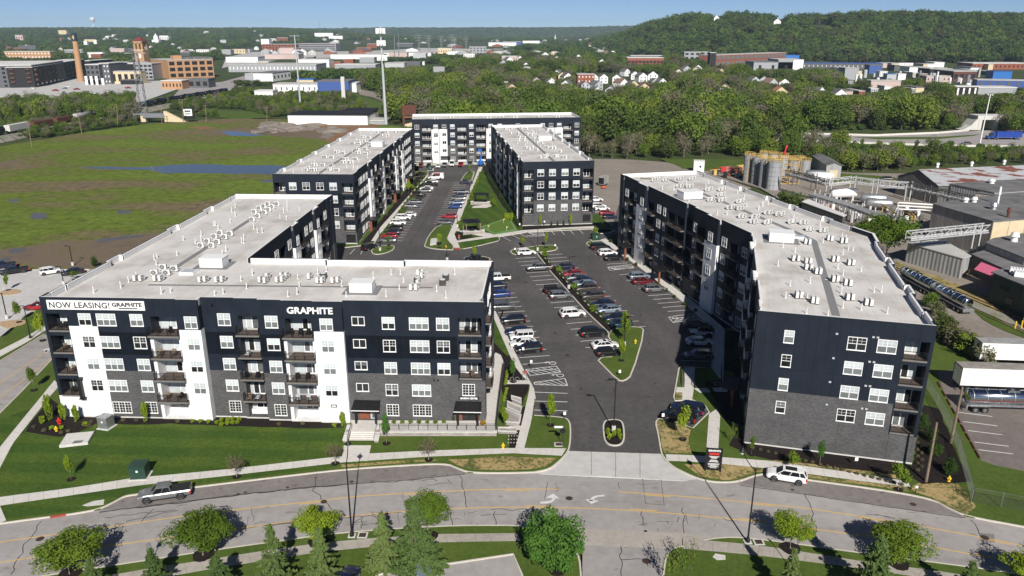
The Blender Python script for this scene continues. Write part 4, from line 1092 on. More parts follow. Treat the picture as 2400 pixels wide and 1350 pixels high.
text_obj('lettering','NOW LEASING!',1.16,M['signblack'],ban,F1,1.25,-.095,16.6,.005,.022,1.05,8.3)
text_obj('logo_lettering','GRAPHITE',.78,M['signblack'],ban,F1,9.9,-.095,16.88,.005,.03,1.0,4.1)
mb=MB(M['signblack']);mb.fbox(F1,10.75,13.35,-.1,-.092,16.53,16.68);mb.build('logo_bar',ban)
text_obj('lettering','GRAPHITE',1.25,M['signwhite'],B1.root,F1,33.75,-.42,16.38,.05,.035,1.0,6.15)
mb=MB(M['black']);mb.fbox(F1,56.35,59.1,.16,.24,3.8,4.3);pl=mb.build('sign_board',B1.root)
text_obj('lettering','LEASING CENTER',.34,M['signwhite'],pl,F1,56.5,.15,3.93,.01,.02,1.05,2.45)
mb=MB(M['black']);mb.fbox(F1,38.6,39.4,-.36,-.31,2.55,2.95);pl=mb.build('number_plaque',B1.root)
mb=MB(M['signwhite']);mb.fbox(F1,38.7,39.3,-.37,-.362,2.65,2.85);mb.build('plaque_face',pl)
for s0,s1,z,off in ((41.75,45.4,2.55,.25),(55.85,59.45,2.65,.25)):
 mb=MB(M['black'],M['white'])
 a,b=F1.pt(s0,0,0)[0],F1.pt(s1,0,0)[0]
 mb.add([(a,off-.01,z+.9),(b,off-.01,z+.9),(b+.1,off-1.75,z+.25),(a-.1,off-1.75,z+.25),(a,off-.01,z+.75),(b,off-.01,z+.75),(b+.1,off-1.75,z+.02),(a-.1,off-1.75,z+.02)],[(3,2,1,0),(4,5,6,7),(0,1,5,4),(1,2,6,5),(2,3,7,6),(3,0,4,7)],0)
 mb.box(a-.12,b+.12,off-1.82,off-1.755,z+.1,z+.2,1)
 for k in range(9):q=a+(b-a)*(k+.5)/9;mb.bar((q,off-.03,z+.93),(q,off-1.74,z+.28),.04,.05)
 aw=mb.build('entrance_canopy',B1.root)
 mb=MB(M['black'])
 for q in (a+.45,b-.45):mb.box(q-.13,q+.13,off-1.6,off-1.35,.6,z+.15)
 mb.build('canopy_post',aw)
mb=MB(M['terracotta']);mb.fbox(F1,42.35,43.75,.1,.245,.6,2.5);mb.fbox(F1,56.3,56.7,.1,.245,.7,2.5);mb.fbox(F1,58.75,59.1,.1,.245,.7,2.5);mb.build('terracotta_panel',B1.root)
mb=MB(M['lgrey'],M['g_mid']);mb.fbox(F1,43.9,44.8,.18,.245,.6,2.6,0);mb.fbox(F1,44.15,44.6,.17,.181,.8,2.3,1);mb.build('entrance_door',B1.root)
mb=MB(M['black'],M['g_dark']);mb.fbox(F1,56.8,58.7,.18,.245,.7,2.6,0)
for a,b in ((56.9,57.7),(57.8,58.6)):mb.fbox(F1,a,b,.17,.181,.85,2.45,1)
ed=mb.build('entrance_door',B1.root)
mb=MB(M['leaf_bright']);mb.tube([(58.2+.3*math.cos(t*PI/6),.14,1.85+.3*math.sin(t*PI/6)) for t in range(13)],.09,6);mb.build('wreath',ed)
for s0,z0 in ((8.9,16.4),(23.2,17.2),(52.9,6.6),(53.4,6.6),(45.3,12.3),(45.3,9.0)):
 mb=MB(M['black']);mb.fbox(F1,s0,s0+.22,-.06 if s0<20 else .1,.25,z0,z0+.2);mb.build('wall_vent',B1.root)
mb=MB(M['black']);mb.fbox(F1,3.3,3.75,-.55,-.01,3.3,6.2);mb.fbox(F1,3.2,3.95,-.65,-.0,6.2,6.35);mb.fbox(F1,3.2,3.95,-.65,-.0,3.15,3.3);bs=mb.build('blade_sign',B1.root)
B1.hatch_box(*loc_of(B1,at(503,622,ZR)),3.6,2.6,1.4,ZR);B1.hatch_box(*loc_of(B1,at(850,680,ZR)),3.2,2.4,1.3,ZR)
B1.strip(10.8,11,10.8,64,ZR);B1.strip(10.8,8.2,52,8.6,ZR,.6)
mb=MB(M['white'],M['g_blind']);x,y=loc_of(B1,at(443,640,ZR));mb.box(x-1.1,x+1.1,y-1.0,y+1.0,ZR,ZR+.35,0);mb.box(x-.95,x+.95,y-.85,y+.85,ZR+.35,ZR+.4,1);mb.build('skylight',B1.root)
def on_roof(B,pts,zr,offs=(0,0)):return [loc_of(B,at(px,py,zr)) for px,py in pts]
c4=lambda L:[(x/3,450+y/3) for x,y in L]
B1.vents(on_roof(B1,c4([(660,710),(850,675),(905,635),(960,595),(1085,475),(1105,465),(1100,510),(1245,445),(1290,340),(1375,360),(1415,345),(1415,305),(1505,235),(1515,235),(1535,260),(1620,215),(1655,170),(1630,140),(1655,110),(1135,715),(1200,705),(1510,725),(1570,715),(1735,680),(1695,625),(1775,585),(1785,260),(1810,285),(1845,285),(1565,440),(1590,415),(1700,355),(1715,360),(1715,325),(1970,185),(2015,195),(1995,145),(2020,130),(2020,90),(2105,130),(2095,610),(2105,665),(2025,735),(2090,720),(2235,575),(2295,560)]),ZR),ZR)
c5=lambda L:[(800+x/3,450+y/3) for x,y in L]
B1.vents(on_roof(B1,c5([(35,735),(315,735),(735,745),(408,685),(437,635),(350,580),(415,580),(225,605),(670,700),(797,580),(5,665)]),ZR),ZR)
a90=-math.radians(35)
acs(B1,[(*p,math.radians(8)) for p in on_roof(B1,c4([(1150,550),(1090,590),(1175,590),(1230,560),(1415,395),(1490,395),(1460,365),(1530,370),(1510,330),(1580,335),(1550,305),(1620,310),(1775,210),(1815,185),(1790,155),(1860,160),(1825,130),(1890,140),(1855,115),(1915,120),(1885,100),(1950,100)]),ZR)],ZR,0,'white air conditioning unit facing the street on the front left building roof','street facing air conditioners on the front left roof')
acs(B1,[(*p,math.radians(80)) for p in on_roof(B1,c4([(960,625),(1000,625),(1100,625),(1135,625),(1415,635),(1450,630),(1530,635),(1570,630),(1835,635),(1870,640),(1885,610),(1955,635),(1990,630),(1985,605),(2020,605),(2240,640),(2270,640),(2345,640),(2380,635),(2180,610)])+c5([(545,585),(575,585),(570,605),(495,690),(530,690),(540,660)]),ZR)],ZR,0,'white air conditioning unit seen side on along the front wing roof of the L shaped building','side on air conditioners on the front wing roof')
mb=MB(M['grille'],M['unit']);mb.box(-.45,.45,-.45,.45,.05,.85,0);mb.tube([(0,0,.85),(0,0,.9)],.4,14,1);cm_=mb.mesh('condenser')
for i,(x,y) in enumerate(on_roof(B1,c5([(535,640),(735,620),(713,655),])+c4([(2275,610)]),ZR)):
 c,s_=math.cos(h1),math.sin(h1);L=B1.root.location
 o=inst('condenser',cm_,None,(L.x+x*c-y*s_,L.y+x*s_+y*c,ZR+.02),h1)
 tag(o,['dark square condenser beside white units right of the white roof box','rear dark square condenser of the pair near the right end of the front roof','front dark square condenser of the pair near the right end of the front roof','dark square condenser among white units left of the white roof box'][i],'condenser')
B1.finish()
# ---------------------------------------------------------------- generic block for the others
def block(B,fr,Wd,Ln,zt,front,right,back,left,flags=(1,1,1,1)):
 D=B.D;fF,fR,fB,fL=flags
 def sub(x,y,a):p=fr.pt(x,y,0);return Fr(p[0],p[1],fr.a+a)
 if fF:B.facade(sub(0,0,0),Wd,zt,front,ends=(True,True))
 y0=D if fF else 0;y1=Ln-D if fB else Ln
 if fR:B.facade(sub(Wd,y0,PI/2),y1-y0,zt,right(y1-y0))
 if fB:B.facade(sub(Wd,Ln,PI),Wd,zt,back,ends=(True,True))
 if fL:B.facade(sub(0,y1,-PI/2),y1-y0,zt,left(y1-y0))
 x0=D if fL else 0;x1=Wd-D if fR else Wd
 B.core([(x0,y0),(x1,y0),(x1,y1),(x0,y1)],zt,fr)
cb=lambda a,b,sd:dict(s=(a,b),off=0,cols=[(0,3.1,'brick'),(3.1,99,'navy')],rec=dict(s=(a+(.3 if a<5 else .1),b-(.3 if a>5 else .1)),open=[(3.45,5.95),(6.73,9.2),(10.0,12.5),(13.3,15.8)],proj=0,ext=0,door='one',side=[(.05 if a<5 else b-a-.45,1.9)]))
def end_front(Wd,cols_,bal=3.2,pan=True):
 mid=dict(s=(bal,Wd-bal),off=0,cols=[(0,7.3,'brick'),(7.3,99,'navy')],win=[(c,1.85,R5,'W',1.85) for c in cols_])
 if pan:mid['panels']=[bal]+[q for c in cols_ for q in (c-1.15,c+1.15)]+[Wd-bal];mid['floors']=FL
 return [cb(0,bal,0),mid,cb(Wd-bal,Wd,0)]
BK=lambda L:[dict(s=(0,L),off=0,cols=NB,win=[(L*t,1.76,R5,'W') for t in (.2,.4,.6,.8)])]
# rear left building
B2=Bld('apartment_building',(-60,191.2,0),-math.radians(2),'long five storey navy apartment building with white pilasters behind the L shaped one')
p2=[('C',3),('N',1.9),('T',3.6),('W',3),('W',2.9),('P',4.2),('B',4),('W',2.6),('B',4),('P',4.2),('W',3),('B',4),('W',2.8),('B',4),('W',3),('P',4),('B',4),('W',3),('P',3.6),('W',3),('W',3.2),('T',3.6),('W',3),('W',3),('C',3)]
block(B2,Fr(0,0,0),20.4,95.5,ZT,end_front(20.4,[4.97,8.35,11.85,15.2],3.15),lambda L:bays(L,p2),BK(20.4),lambda L:bays(L,[('X',3)]+[('W',3.2),('B',4),('P',3.5),('W',3.2)]*6))
B2.strip(10.2,3,10.2,92,ZR);B2.hatch_box(*loc_of(B2,at(886,342,ZR)),3.6,4,1.4,ZR)
c7=lambda L:[(620+x/3.971,280+y/3.971) for x,y in L]
acs(B2,[(*p,0) for p in on_roof(B2,c7([(390,485),(410,470),(455,490),(475,485),(600,485),(615,475),(665,490),(685,490),(455,440),(480,440),(535,440),(550,440),(725,415),(750,415),(790,415),(815,415),(745,385),(770,385),(835,385),(855,385),(550,365),(570,365),(615,370),(635,370),(665,320),(685,315),(720,330),(740,330),(860,325),(885,325),(930,335),(950,335),(870,295),(930,290),(945,290),(815,235),(830,235),(865,240),(885,240),(880,215),(930,215),(965,235),(985,240),(910,175),(930,175),(965,180),(980,180),(1000,125),(1050,130),(1090,160),(1150,165),(1140,130),(1215,130)]),ZR)],ZR,0,'small white air conditioning unit on the long roof of the rear left building','air conditioners on the rear left roof')
B2.vents([(R.uniform(1.5,19),R.uniform(3,92)) for _ in range(38)],ZR)
for sy,z in ((15,3.0),(52,3.0),(78,3.0)):
 mb=MB(M['black'],M['terracotta']);mb.box(20.5,22.6,sy-2,sy+2,z,z+.35);mb.box(20.72,21.5,sy-1.9,sy-1.6,0,z,1);mb.box(20.72,22.3,sy+1.6,sy+1.9,0,z,0);mb.build('entrance_canopy',B2.root)
mb=MB(M['black']);mb.box(17.6,20.0,-.05,.0,.6,2.6);mb.build('vent_louvre',B2.root)
B2.finish()
# centre building
B3=Bld('apartment_building',(2.9,209.6,0),math.radians(6.3),'five storey navy and grey apartment building standing in the centre of the courtyard')
B3.root.rotation_euler.z=math.radians(7.2)
block(B3,Fr(0,0,0),20.0,87,ZT,end_front(20.0,[5.03,8.3,11.82,15.05],3.15),lambda L:bays(L,[('C',3),('W',3.2),('B',4),('P',3.5),('W',3),('B',4),('W',3.2)]*3),BK(20),lambda L:bays(L,[('C',3),('W',3),('N',2),('T',3.5),('B',4),('P',4),('W',3),('B',4),('P',4),('B',4),('W',3),('P',4),('B',4),('W',3),('W',3),('P',3.6),('B',4),('W',3),('N',2),('T',3.4),('P',2.4),('W',3),('C',3)]))
B3.strip(9.6,2.5,9.6,84,ZR);B3.hatch_box(*loc_of(B3,at(1276,328,ZR)),4.4,3.4,1.4,ZR)
c8=lambda L:[(960+x/4.654,250+y/4.654) for x,y in L]
acs(B3,[(*p,0) for p in on_roof(B3,c8([(1040,255),(1105,255),(1215,250),(1275,255),(1100,305),(1180,305),(1280,310),(1325,320),(1335,290),(1195,350),(1250,355),(1185,380),(1245,380),(1355,365),(1410,370),(1385,405),(1440,415),(1265,465),(1300,475),(1335,460),(1385,485),(1500,460),(1545,470),(1580,470),(1640,505),(1420,570),(1475,560),(1495,550),(1585,560),(1605,555),(1665,570),(1695,570)]),ZR)],ZR,0,'small white air conditioning unit on the roof of the centre building','air conditioners on the centre building roof')
B3.vents([(R.uniform(1.5,18.5),R.uniform(3,84)) for _ in range(34)],ZR)
mb=MB(M['black']);mb.box(17.2,19.4,-.05,.0,.9,2.9);mb.build('vent_louvre',B3.root)
B3.finish()
# back building
a4=math.atan2(323.9-315.9,28.6+40.5)
B4=Bld('apartment_building',(-40.5,315.9,0),a4,'five storey navy and white apartment building closing the far end of the courtyard')
wl=lambda a,b,c,w=1.8,cols=NB,k='W':dict(s=(a,b),off=0,cols=cols,win=[(c,w,R5,k),(c,w,[G0],'S')])
bal=lambda a,b:dict(s=(a,b),off=0,cols=NB,rec=dict(s=(a+.2,b-.2),open=[(.35,2.8)]+OP,ground=True,proj=.8,ext=.1))
WW=[(0,14.0,'whiteb'),(14.0,99,'navy')]
f4=[wl(0,3.8,1.9),bal(3.8,7.7),dict(s=(7.7,14.1),off=-.15,cols=WW,win=[(9.5,1.8,R5,'W'),(12.9,1.7,[14.5,11.2,7.95,4.65],'D',1.3)]),wl(14.1,18.1,16.3),bal(18.1,22.2),wl(22.2,25.8,24.0),bal(25.8,30.1),dict(s=(30.1,34),off=-.15,cols=WW,win=[(32,1.8,R5,'W')]),wl(34,37.5,35.7),bal(37.5,41.5),wl(41.5,45,43.2),bal(45,49),wl(49,55.3,53.5),dict(s=(55.3,62),off=-.15,cols=WW,win=[(57.0,1.7,[14.5,11.2,7.95,4.65],'D',1.3),(60.4,1.8,R5,'W')]),bal(62,66.2),wl(66.2,69.6,67.9)]
block(B4,Fr(0,0,0),69.6,20.5,ZT,f4,lambda L:BK(L),BK(69.6),lambda L:BK(L))
mb=MB(M['black']);mb.box(11.2,15,-2.0,-.2,2.7,3.1);mb.build('entrance_canopy',B4.root)
for q in (3.4,10.8,22.9,34,46,58.6,65.9):
 mb=MB(M['black']);mb.box(q-.08,q+.08,-.35,-.2,.3,17.1);mb.box(q-.22,q+.22,-.4,-.05,17.0,17.4);mb.build('downpipe',B4.root)
acs(B4,[(x+dx,7+(i%2)*3,0) for i,x in enumerate((9,15.5,31,36.5,42,53,60)) for dx in (0,1.3)],ZR,0,'tiny white air conditioning unit on the far end building roof','air conditioners on the far building roof')
B4.vents([(R.uniform(2,67),R.uniform(3,17)) for _ in range(16)],ZR)
B4.finish()
# right building with a bend
ZT5=18.75;ZR5=ZT5-.8
Q5=[14.78,11.5,8.2,4.95]
a5=-math.radians(15.0)
B5=Bld('apartment_building',(30.75,90.15,0),a5,'bent five storey apartment building with navy panels over dark grey brick on the right')
FL5=[14.0,11.0]
fl5=[11.3,14.6]
sm=[(.0+i*1.27) for i in range(14)]
f5=[dict(s=(0,17.1),off=0,cols=[(0,8.15,'brick'),(8.15,99,'navy')],win=[(4.02,1.22,[14.9,11.62,8.35,5.1],'N',1.7),(11.9,2.18,Q5,'W'),(15.3,2.2,Q5,'W')],panels=[0]+[i*1.222 for i in range(1,14)]+[17.1],floors=fl5),dict(s=(17.1,20.4),off=0,cols=[(0,3.9,'brick'),(3.9,99,'navy')],rec=dict(s=(17.25,20.0),open=[(4.2,7.0),(7.5,10.25),(10.85,13.5),(14.15,16.6)],proj=0,ext=0,door='one',side=[(2.75,1.9)]),panels=[17.1,18.75,20.4],floors=fl5)]
L5=40.0
def sh(bs,dz=.7):
 return bs
block(B5,Fr(0,0,0),20.4,L5,ZT5,f5,lambda L:bays(L,[('C',3),('W',3),('B',4),('P',3.5),('W',3),('B',4),('W',3),('P',3.4),('B',4),('W',3.2),('X',2)]),None,lambda L:bays(L,[('X',1.5),('W',3),('P',3.4),('W',3),('B',4),('W',3),('P',3.5),('B',4),('W',3),('X',2)]),(1,1,0,1))
a5r=math.radians(14.0+15.0)
fr5=Fr(0,L5,a5r)
Lr=60.0
def rear_left(L):
 k=L/59.0
 S_=[('W',0,3.2,2.0),('B',3.2,6.4),('W',6.4,9.4,7.6),('P',9.4,14.3,12.6),('B',14.3,18.8),('W',18.8,22.3,20.8),('N',22.3,25.2,23.7),('B',25.2,29.6),('B',29.6,33.6),('L',33.6,37.2),('N',37.2,39.4,38.3),('B',39.4,43.6),('P',43.6,48.4,45.8),('W',48.4,51.8,50.1),('B',51.8,55.8),('W',55.8,59,57.5)]
 out=[]
 for q in S_:
  kd,a,b=q[:3];c=(q[3] if len(q)>3 else (a+b)/2)*k;a*=k;b*=k
  if kd=='W':out.append(dict(s=(a,b),off=.3,cols=NB,win=[(c,1.8,R5,'W'),(c,1.7,[G0],'S')]))
  if kd=='N':out.append(dict(s=(a,b),off=.3,cols=NB,win=[(c,1.1,R5,'N')]))
  if kd=='P':out.append(dict(s=(a,b),off=-.3,cols=[(0,13.8,'whiteb'),(13.8,99,'navy')],win=[(c,1.7,R5,'W')]))
  if kd=='L':out.append(dict(s=(a,b),off=.8,cols=[(0,3,'brick'),(3,99,'navy')],rec=dict(s=(a+.1,b-.3),open=[(3.2,6),(6.48,9.2),(9.76,12.5),(13.03,15.9)],proj=0,ext=0)))
  if kd=='B':out.append(dict(s=(a,b),off=.3,cols=NB,rec=dict(s=(a+.3,b-.3),open=[(.35,2.8)]+OP,ground=True,proj=.85,ext=.15)))
 return out
block(B5,fr5,20.4,Lr,ZT5,None,lambda L:bays(L,[('W',3),('B',4),('P',3.5),('W',3),('B',4),('W',3),('P',3.4)]*3),[dict(s=(0,20.4),off=0,cols=NB,win=[(5,1.76,R5,'W'),(15,1.76,R5,'W')])],rear_left,(0,1,1,1))
wp=[(0,L5),(20.4,L5),(20.4+.2,L5+5.6),fr5.pt(20.4,0,0)[:2]]
mb=MB(M['navy']);mb.prism(wp,0,ZT5-.93);mb.build('corner_block',B5.root);B5.roof.prism(wp,ZT5-.92,ZR5)
for p,q in ((wp[1],wp[2]),(wp[2],wp[3])):
 mb=MB(M['navy']);ribbon(mb,[p,q],.3,ZR5-.1,ZT5);mb.build('corner_parapet',B5.root)
 ribbon(B5.cop,[p,q],.42,ZT5,ZT5+.05,1)
# the strip of wedge roof left under the inset left wall
B5.strip(9.6,3,10.6,L5+1,ZR5,1.0);e0=fr5.pt(10.2,2,0);e1=fr5.pt(10.2,57,0);B5.strip(e0[0],e0[1],e1[0],e1[1],ZR5,1.0);B5.strip(10.6,L5+1,e0[0],e0[1],ZR5,1.0)
B5.hatch_box(*loc_of(B5,at(1830,563,ZR5)),4.0,3.2,1.5,ZR5);B5.hatch_box(*loc_of(B5,at(1616,463,ZR5)),4.4,3.4,1.5,ZR5,a5r)
mb=MB(M['white'],M['g_blind']);x,y=loc_of(B5,at(1872,557,ZR5));mb.box(x-.9,x+.9,y-.8,y+.8,ZR5,ZR5+.3,0);mb.box(x-.75,x+.75,y-.65,y+.65,ZR5+.3,ZR5+.34,1);mb.build('skylight',B5.root)
c6=lambda L:[(1600+x/3,450+y/3) for x,y in L]
cc6=lambda L:[(1440+x/3.553,380+y/3.553) for x,y in L]
acs(B5,[(*p,math.radians(95)) for p in on_roof(B5,c6([(860,365),(890,370),(1020,340),(1045,345),(1115,360),(1145,360),(775,485),(810,485),(865,505),(895,505),(865,545),(900,550),(935,575),(965,578),(1055,490),(1085,490),(1165,515),(1195,515),(1055,630),(1085,630),(1140,655),(1175,660),(800,745),(830,745),(910,780),(940,785),(1155,760),(1190,760),(1285,795),(1320,800)]),ZR5)],ZR5,0,'white air conditioning unit on the front half of the right building roof','air conditioners on the front half of the right roof')
acs(B5,[(*p,math.radians(60)) for p in on_roof(B5,c6([(405,185),(430,185),(495,190),(525,190),(485,222),(510,225),(585,230),(610,225),(585,160),(615,160),(665,170),(700,170),(755,225),(785,220),(835,230),(865,230),(880,275),(905,275),(975,285),(1005,285),(325,122),(350,125),(390,130),(415,130)])+cc6([(325,165),(345,160),(415,165),(440,160),(540,150),(560,150),(635,155),(660,150),(530,215),(560,215),(610,220),(640,215),(770,245),(800,240),(880,245),(910,240),(870,290),(905,285),(790,330),(820,325),(880,335),(910,330),(1030,345),(1060,340),(950,395),(985,390),(1035,405),(1060,400)]),ZR5)],ZR5,0,'white air conditioning unit on the rear half of the right building roof','air conditioners on the rear half of the right roof')
B5.vents(on_roof(B5,c6([(670,520),(755,660),(723,745),(895,640),(870,855),(1020,870),(1125,815),(1255,830),(1437,855),(1345,705),(1397,705),(1255,555),(1127,585),(1090,540),(1125,440),(1165,405),(1197,415),(1145,330),(1120,325),(987,355),(965,240),(780,185),(705,390),(790,425),(510,375),(560,90),(600,90),(450,100),(430,50),(535,120),(240,160),(310,160),(875,745),(1115,715),(1115,680)])+cc6([(375,130),(400,230),(495,230),(760,205),(780,180),(600,180),(1025,260),(1080,310),(1100,370),(1200,395),(1235,365),(855,440),(935,435),(1170,690),(620,330),(505,150)]),ZR5),ZR5)
for z in (16.6,13.35,10.1,6.95):
 for s0 in (9.35,13.5,14.0):
  mb=MB(M['lgrey']);mb.fbox(Fr(0,0,0),s0,s0+.28,-.12,-.032,z,z+.22);mb.build('wall_vent',B5.root)
for q in (4.4,11.2,17.2):
 mb=MB(M['navy_back']);mb.fbox(Fr(0,0,0),q,q+.03,-.006,-.001,.35,8.1);mb.build('brick_joint',B5.root)
for t,sz in ((6.5,1),(26,1)):
 p=fr5.pt(-1.4,Lr-2-t,2.9);mb=MB(M['black'],M['terracotta']);mb.box(-1.2,1.2,-2,2,0,.3);mb.box(-.95,-.55,-1.9,-1.6,-2.8,0,1);mb.box(-.95,-.55,1.6,1.9,-2.8,0,0)
 mb.build('entrance_canopy',B5.root,p,a5r)
p=(-1.6,12,2.9);mb=MB(M['black'],M['terracotta']);mb.box(-1.4,1.4,-2,2,0,.3);mb.box(-.2,.2,-1.9,-1.6,-2.8,0,1);mb.box(-.2,.2,1.6,1.9,-2.8,0,1);mb.build('entrance_canopy',B5.root,p)
mb=MB(M['wood']);x,y=loc_of(B5,at(1520,420,ZR5));mb.box(x-2,x+2,y-.4,y+.4,ZR5+.01,ZR5+.2);o=mb.build('timber_stack',B5.root)
B5.finish()
# ================================================================== VEHICLES
def paint(name,col,metal=0.0,rough=.28):
 m,nt,b=newmat(name)
 b.inputs['Base Color'].default_value=(*col,1);b.inputs['Metallic'].default_value=metal;b.inputs['Roughness'].default_value=rough
 b.inputs['Coat Weight'].default_value=.6;b.inputs['Coat Roughness'].default_value=.06
 return m
CP_={'white':paint('white_car_paint',(.74,.74,.73)),'silver':paint('silver_car_paint',(.27,.275,.285),.6),'grey':paint('grey_car_paint',(.13,.135,.14),.4),'black':paint('black_car_paint',(.008,.008,.009)),'navy':paint('navy_car_paint',(.008,.013,.04)),'blue':paint('blue_car_paint',(.012,.045,.20)),'red':paint('red_car_paint',(.30,.010,.014)),'maroon':paint('dark_red_car_paint',(.12,.007,.012)),'brown':paint('brown_grey_car_paint',(.075,.062,.055),.3),'pale':paint('pale_blue_car_paint',(.26,.33,.40),.4),'teal':paint('teal_car_paint',(.015,.05,.07),.3)}
def loft(mb,st,m=0,n=None):
 """st: list of (x, z low, z top, half width) along the car"""
 b=len(mb.v);k=12
 for x,zl,zt,w in st:
  h=zt-zl
  pr=[(-.80*w,zl),(-.98*w,zl+.10*h),(-w,zl+.45*h),(-.975*w,zl+.78*h),(-.90*w,zt-.04*h),(-.55*w,zt+.012),(.55*w,zt+.012),(.90*w,zt-.04*h),(.975*w,zl+.78*h),(w,zl+.45*h),(.98*w,zl+.10*h),(.80*w,zl)]
  mb.v.extend([(x,y,z) for y,z in pr])
 for i in range(len(st)-1):
  for j in range(k):
   mb.f.append((b+i*k+j,b+i*k+(j+1)%k,b+(i+1)*k+(j+1)%k,b+(i+1)*k+j));mb.m.append(m)
 mb.f.append(tuple(b+j for j in range(k-1,-1,-1)));mb.m.append(m)
 mb.f.append(tuple(b+(len(st)-1)*k+j for j in range(k)));mb.m.append(m)
def house(mb,g,m=0):
 """greenhouse: (xb rear, xb front, zb, wb, xt rear, xt front, zt, wt)"""
 a,b,zb,wb,c,d,zt,wt=g
 bow=.06
 vs=[]
 for y in (-1,-.33,.33,1):
  q=bow*(1-y*y)
  vs+=[(a-q,y*wb,zb),(b+q,y*wb,zb),(d+q,y*wt,zt),(c-q,y*wt,zt)]
 fs=[]
 for i in range(3):
  o=i*4;p=o+4
  fs+=[(o,o+1,p+1,p),(o+1,o+2,p+2,p+1),(o+2,o+3,p+3,p+2),(o+3,o,p,p+3)]
 fs+=[(3,2,1,0),(12,13,14,15)]
 mb.add(vs,fs,m)
def roofskin(mb,g,t=.06,m=0,pil=.07,bp=None):
 a,b,zb,wb,c,d,zt,wt=g
 vs=[];X=[c-.1,c+.12,(c+d)/2,d-.12,d+.1]
 for i,x in enumerate(X):
  e=[0,.6,1,.6,0][i]
  for y in (-1,-.6,0,.6,1):vs.append((x,y*(wt+.025),zt-.015+t*(.35+.65*e)*(1-.35*y*y)))
 fs=[(i*5+j,(i+1)*5+j,(i+1)*5+j+1,i*5+j+1) for i in range(4) for j in range(4)]
 n=len(vs)
 vs+=[(x,y*(wt+.025),zt-.05) for x in (X[0],X[-1]) for y in (-1,1)]
 fs+=[(0,1,2,3,4,n+1,n),(20,n+2,n+3,24,23,22,21),(0,n,n+2,20,15,10,5),(4,9,14,19,24,n+3,n+1)]
 mb.add(vs,fs,m)
 for s_ in (-1,1):
  mb.bar((a,s_*(wb+.005),zb),(c,s_*(wt+.005),zt),pil+.05,pil,m)
  mb.bar((b,s_*(wb+.005),zb),(d,s_*(wt+.005),zt),pil,pil,m)
  for x in (bp or [.5]):
   mb.bar((a+(b-a)*x,s_*(wb+.01),zb),(c+(d-c)*x,s_*(wt+.01),zt),.07,.05,m)
KINDS={'sedan':dict(L=4.75,st=[(-2.37,.45,.80,.70),(-2.28,.30,.97,.84),(-1.8,.22,1.0,.90),(-.9,.20,.97,.92),(.6,.20,.94,.92),(1.1,.20,.92,.915),(1.75,.23,.85,.89),(2.2,.27,.74,.81),(2.37,.38,.62,.66)],g=(-1.95,1.15,.93,.80,-1.15,.32,1.40,.60),wx=(-1.38,1.42),r=.33,bp=[.28,.58]),'hatch':dict(L=4.3,st=[(-2.15,.45,.9,.72),(-2.08,.30,1.02,.84),(-1.7,.22,1.03,.89),(.5,.20,.96,.90),(1.0,.20,.94,.90),(1.6,.23,.86,.87),(2.0,.27,.74,.80),(2.15,.38,.62,.66)],g=(-2.0,1.1,.95,.79,-1.55,.3,1.46,.60),wx=(-1.28,1.3),r=.32,bp=[.25,.6]),'suv':dict(L=4.7,st=[(-2.35,.50,1.0,.76),(-2.28,.36,1.10,.87),(-1.8,.28,1.12,.93),(-.5,.26,1.10,.94),(.7,.26,1.07,.94),(1.2,.26,1.05,.93),(1.8,.28,1.0,.91),(2.2,.32,.88,.84),(2.35,.45,.74,.70)],g=(-2.22,1.2,1.06,.83,-1.85,.42,1.60,.66),wx=(-1.4,1.42),r=.36,bp=[.22,.58]),'box':dict(L=4.2,st=[(-2.1,.45,.95,.78),(-2.05,.30,1.05,.86),(-1.6,.24,1.06,.90),(.7,.22,1.02,.90),(1.2,.22,1.0,.90),(1.75,.25,.94,.87),(2.05,.3,.82,.80),(2.1,.42,.7,.7)],g=(-2.03,1.15,1.02,.82,-1.95,.75,1.6,.72),wx=(-1.25,1.3),r=.33,bp=[.3,.62]),'minivan':dict(L=5.1,st=[(-2.55,.45,1.0,.80),(-2.48,.3,1.1,.92),(-1.8,.22,1.1,.97),(.9,.20,1.04,.97),(1.5,.22,1.0,.95),(2.1,.26,.88,.90),(2.45,.3,.74,.80),(2.55,.42,.62,.68)],g=(-2.45,1.65,1.03,.86,-2.1,.6,1.68,.70),wx=(-1.5,1.55),r=.34,bp=[.3,.6]),'jeep':dict(L=4.5,st=[(-2.2,.5,1.05,.78),(-2.15,.42,1.12,.80),(.3,.40,1.12,.80),(.55,.42,1.1,.76),(1.7,.45,1.05,.66),(1.78,.5,1.0,.6)],g=(-2.12,.5,1.1,.76,-2.05,.22,1.78,.68),wx=(-1.4,1.45),r=.42,bp=[.33,.66]),'pickup':dict(L=5.85,st=[(-2.92,.55,1.0,.86),(-2.88,.45,1.13,.94),(-.75,.42,1.14,.97),(.5,.40,1.14,.97),(1.3,.40,1.14,.96),(2.2,.42,1.10,.94),(2.75,.46,.98,.90),(2.92,.55,.85,.78)],g=(-.78,1.45,1.1,.86,-.62,.72,1.74,.70),wx=(-1.78,1.88),r=.42,bp=[.47]),'van':dict(L=5.9,st=[(-2.95,.45,2.2,.90),(-2.9,.35,2.42,.98),(-1,.30,2.46,1.0),(.9,.30,2.44,1.0),(1.35,.30,2.25,.98),(1.5,.30,1.25,.98),(2.2,.30,1.1,.95),(2.8,.36,.9,.88),(2.95,.48,.75,.75)],g=(1.0,2.25,1.18,.9,1.05,1.45,2.2,.82),wx=(-1.75,2.0),r=.36,bp=[.5]),}
cmesh={}
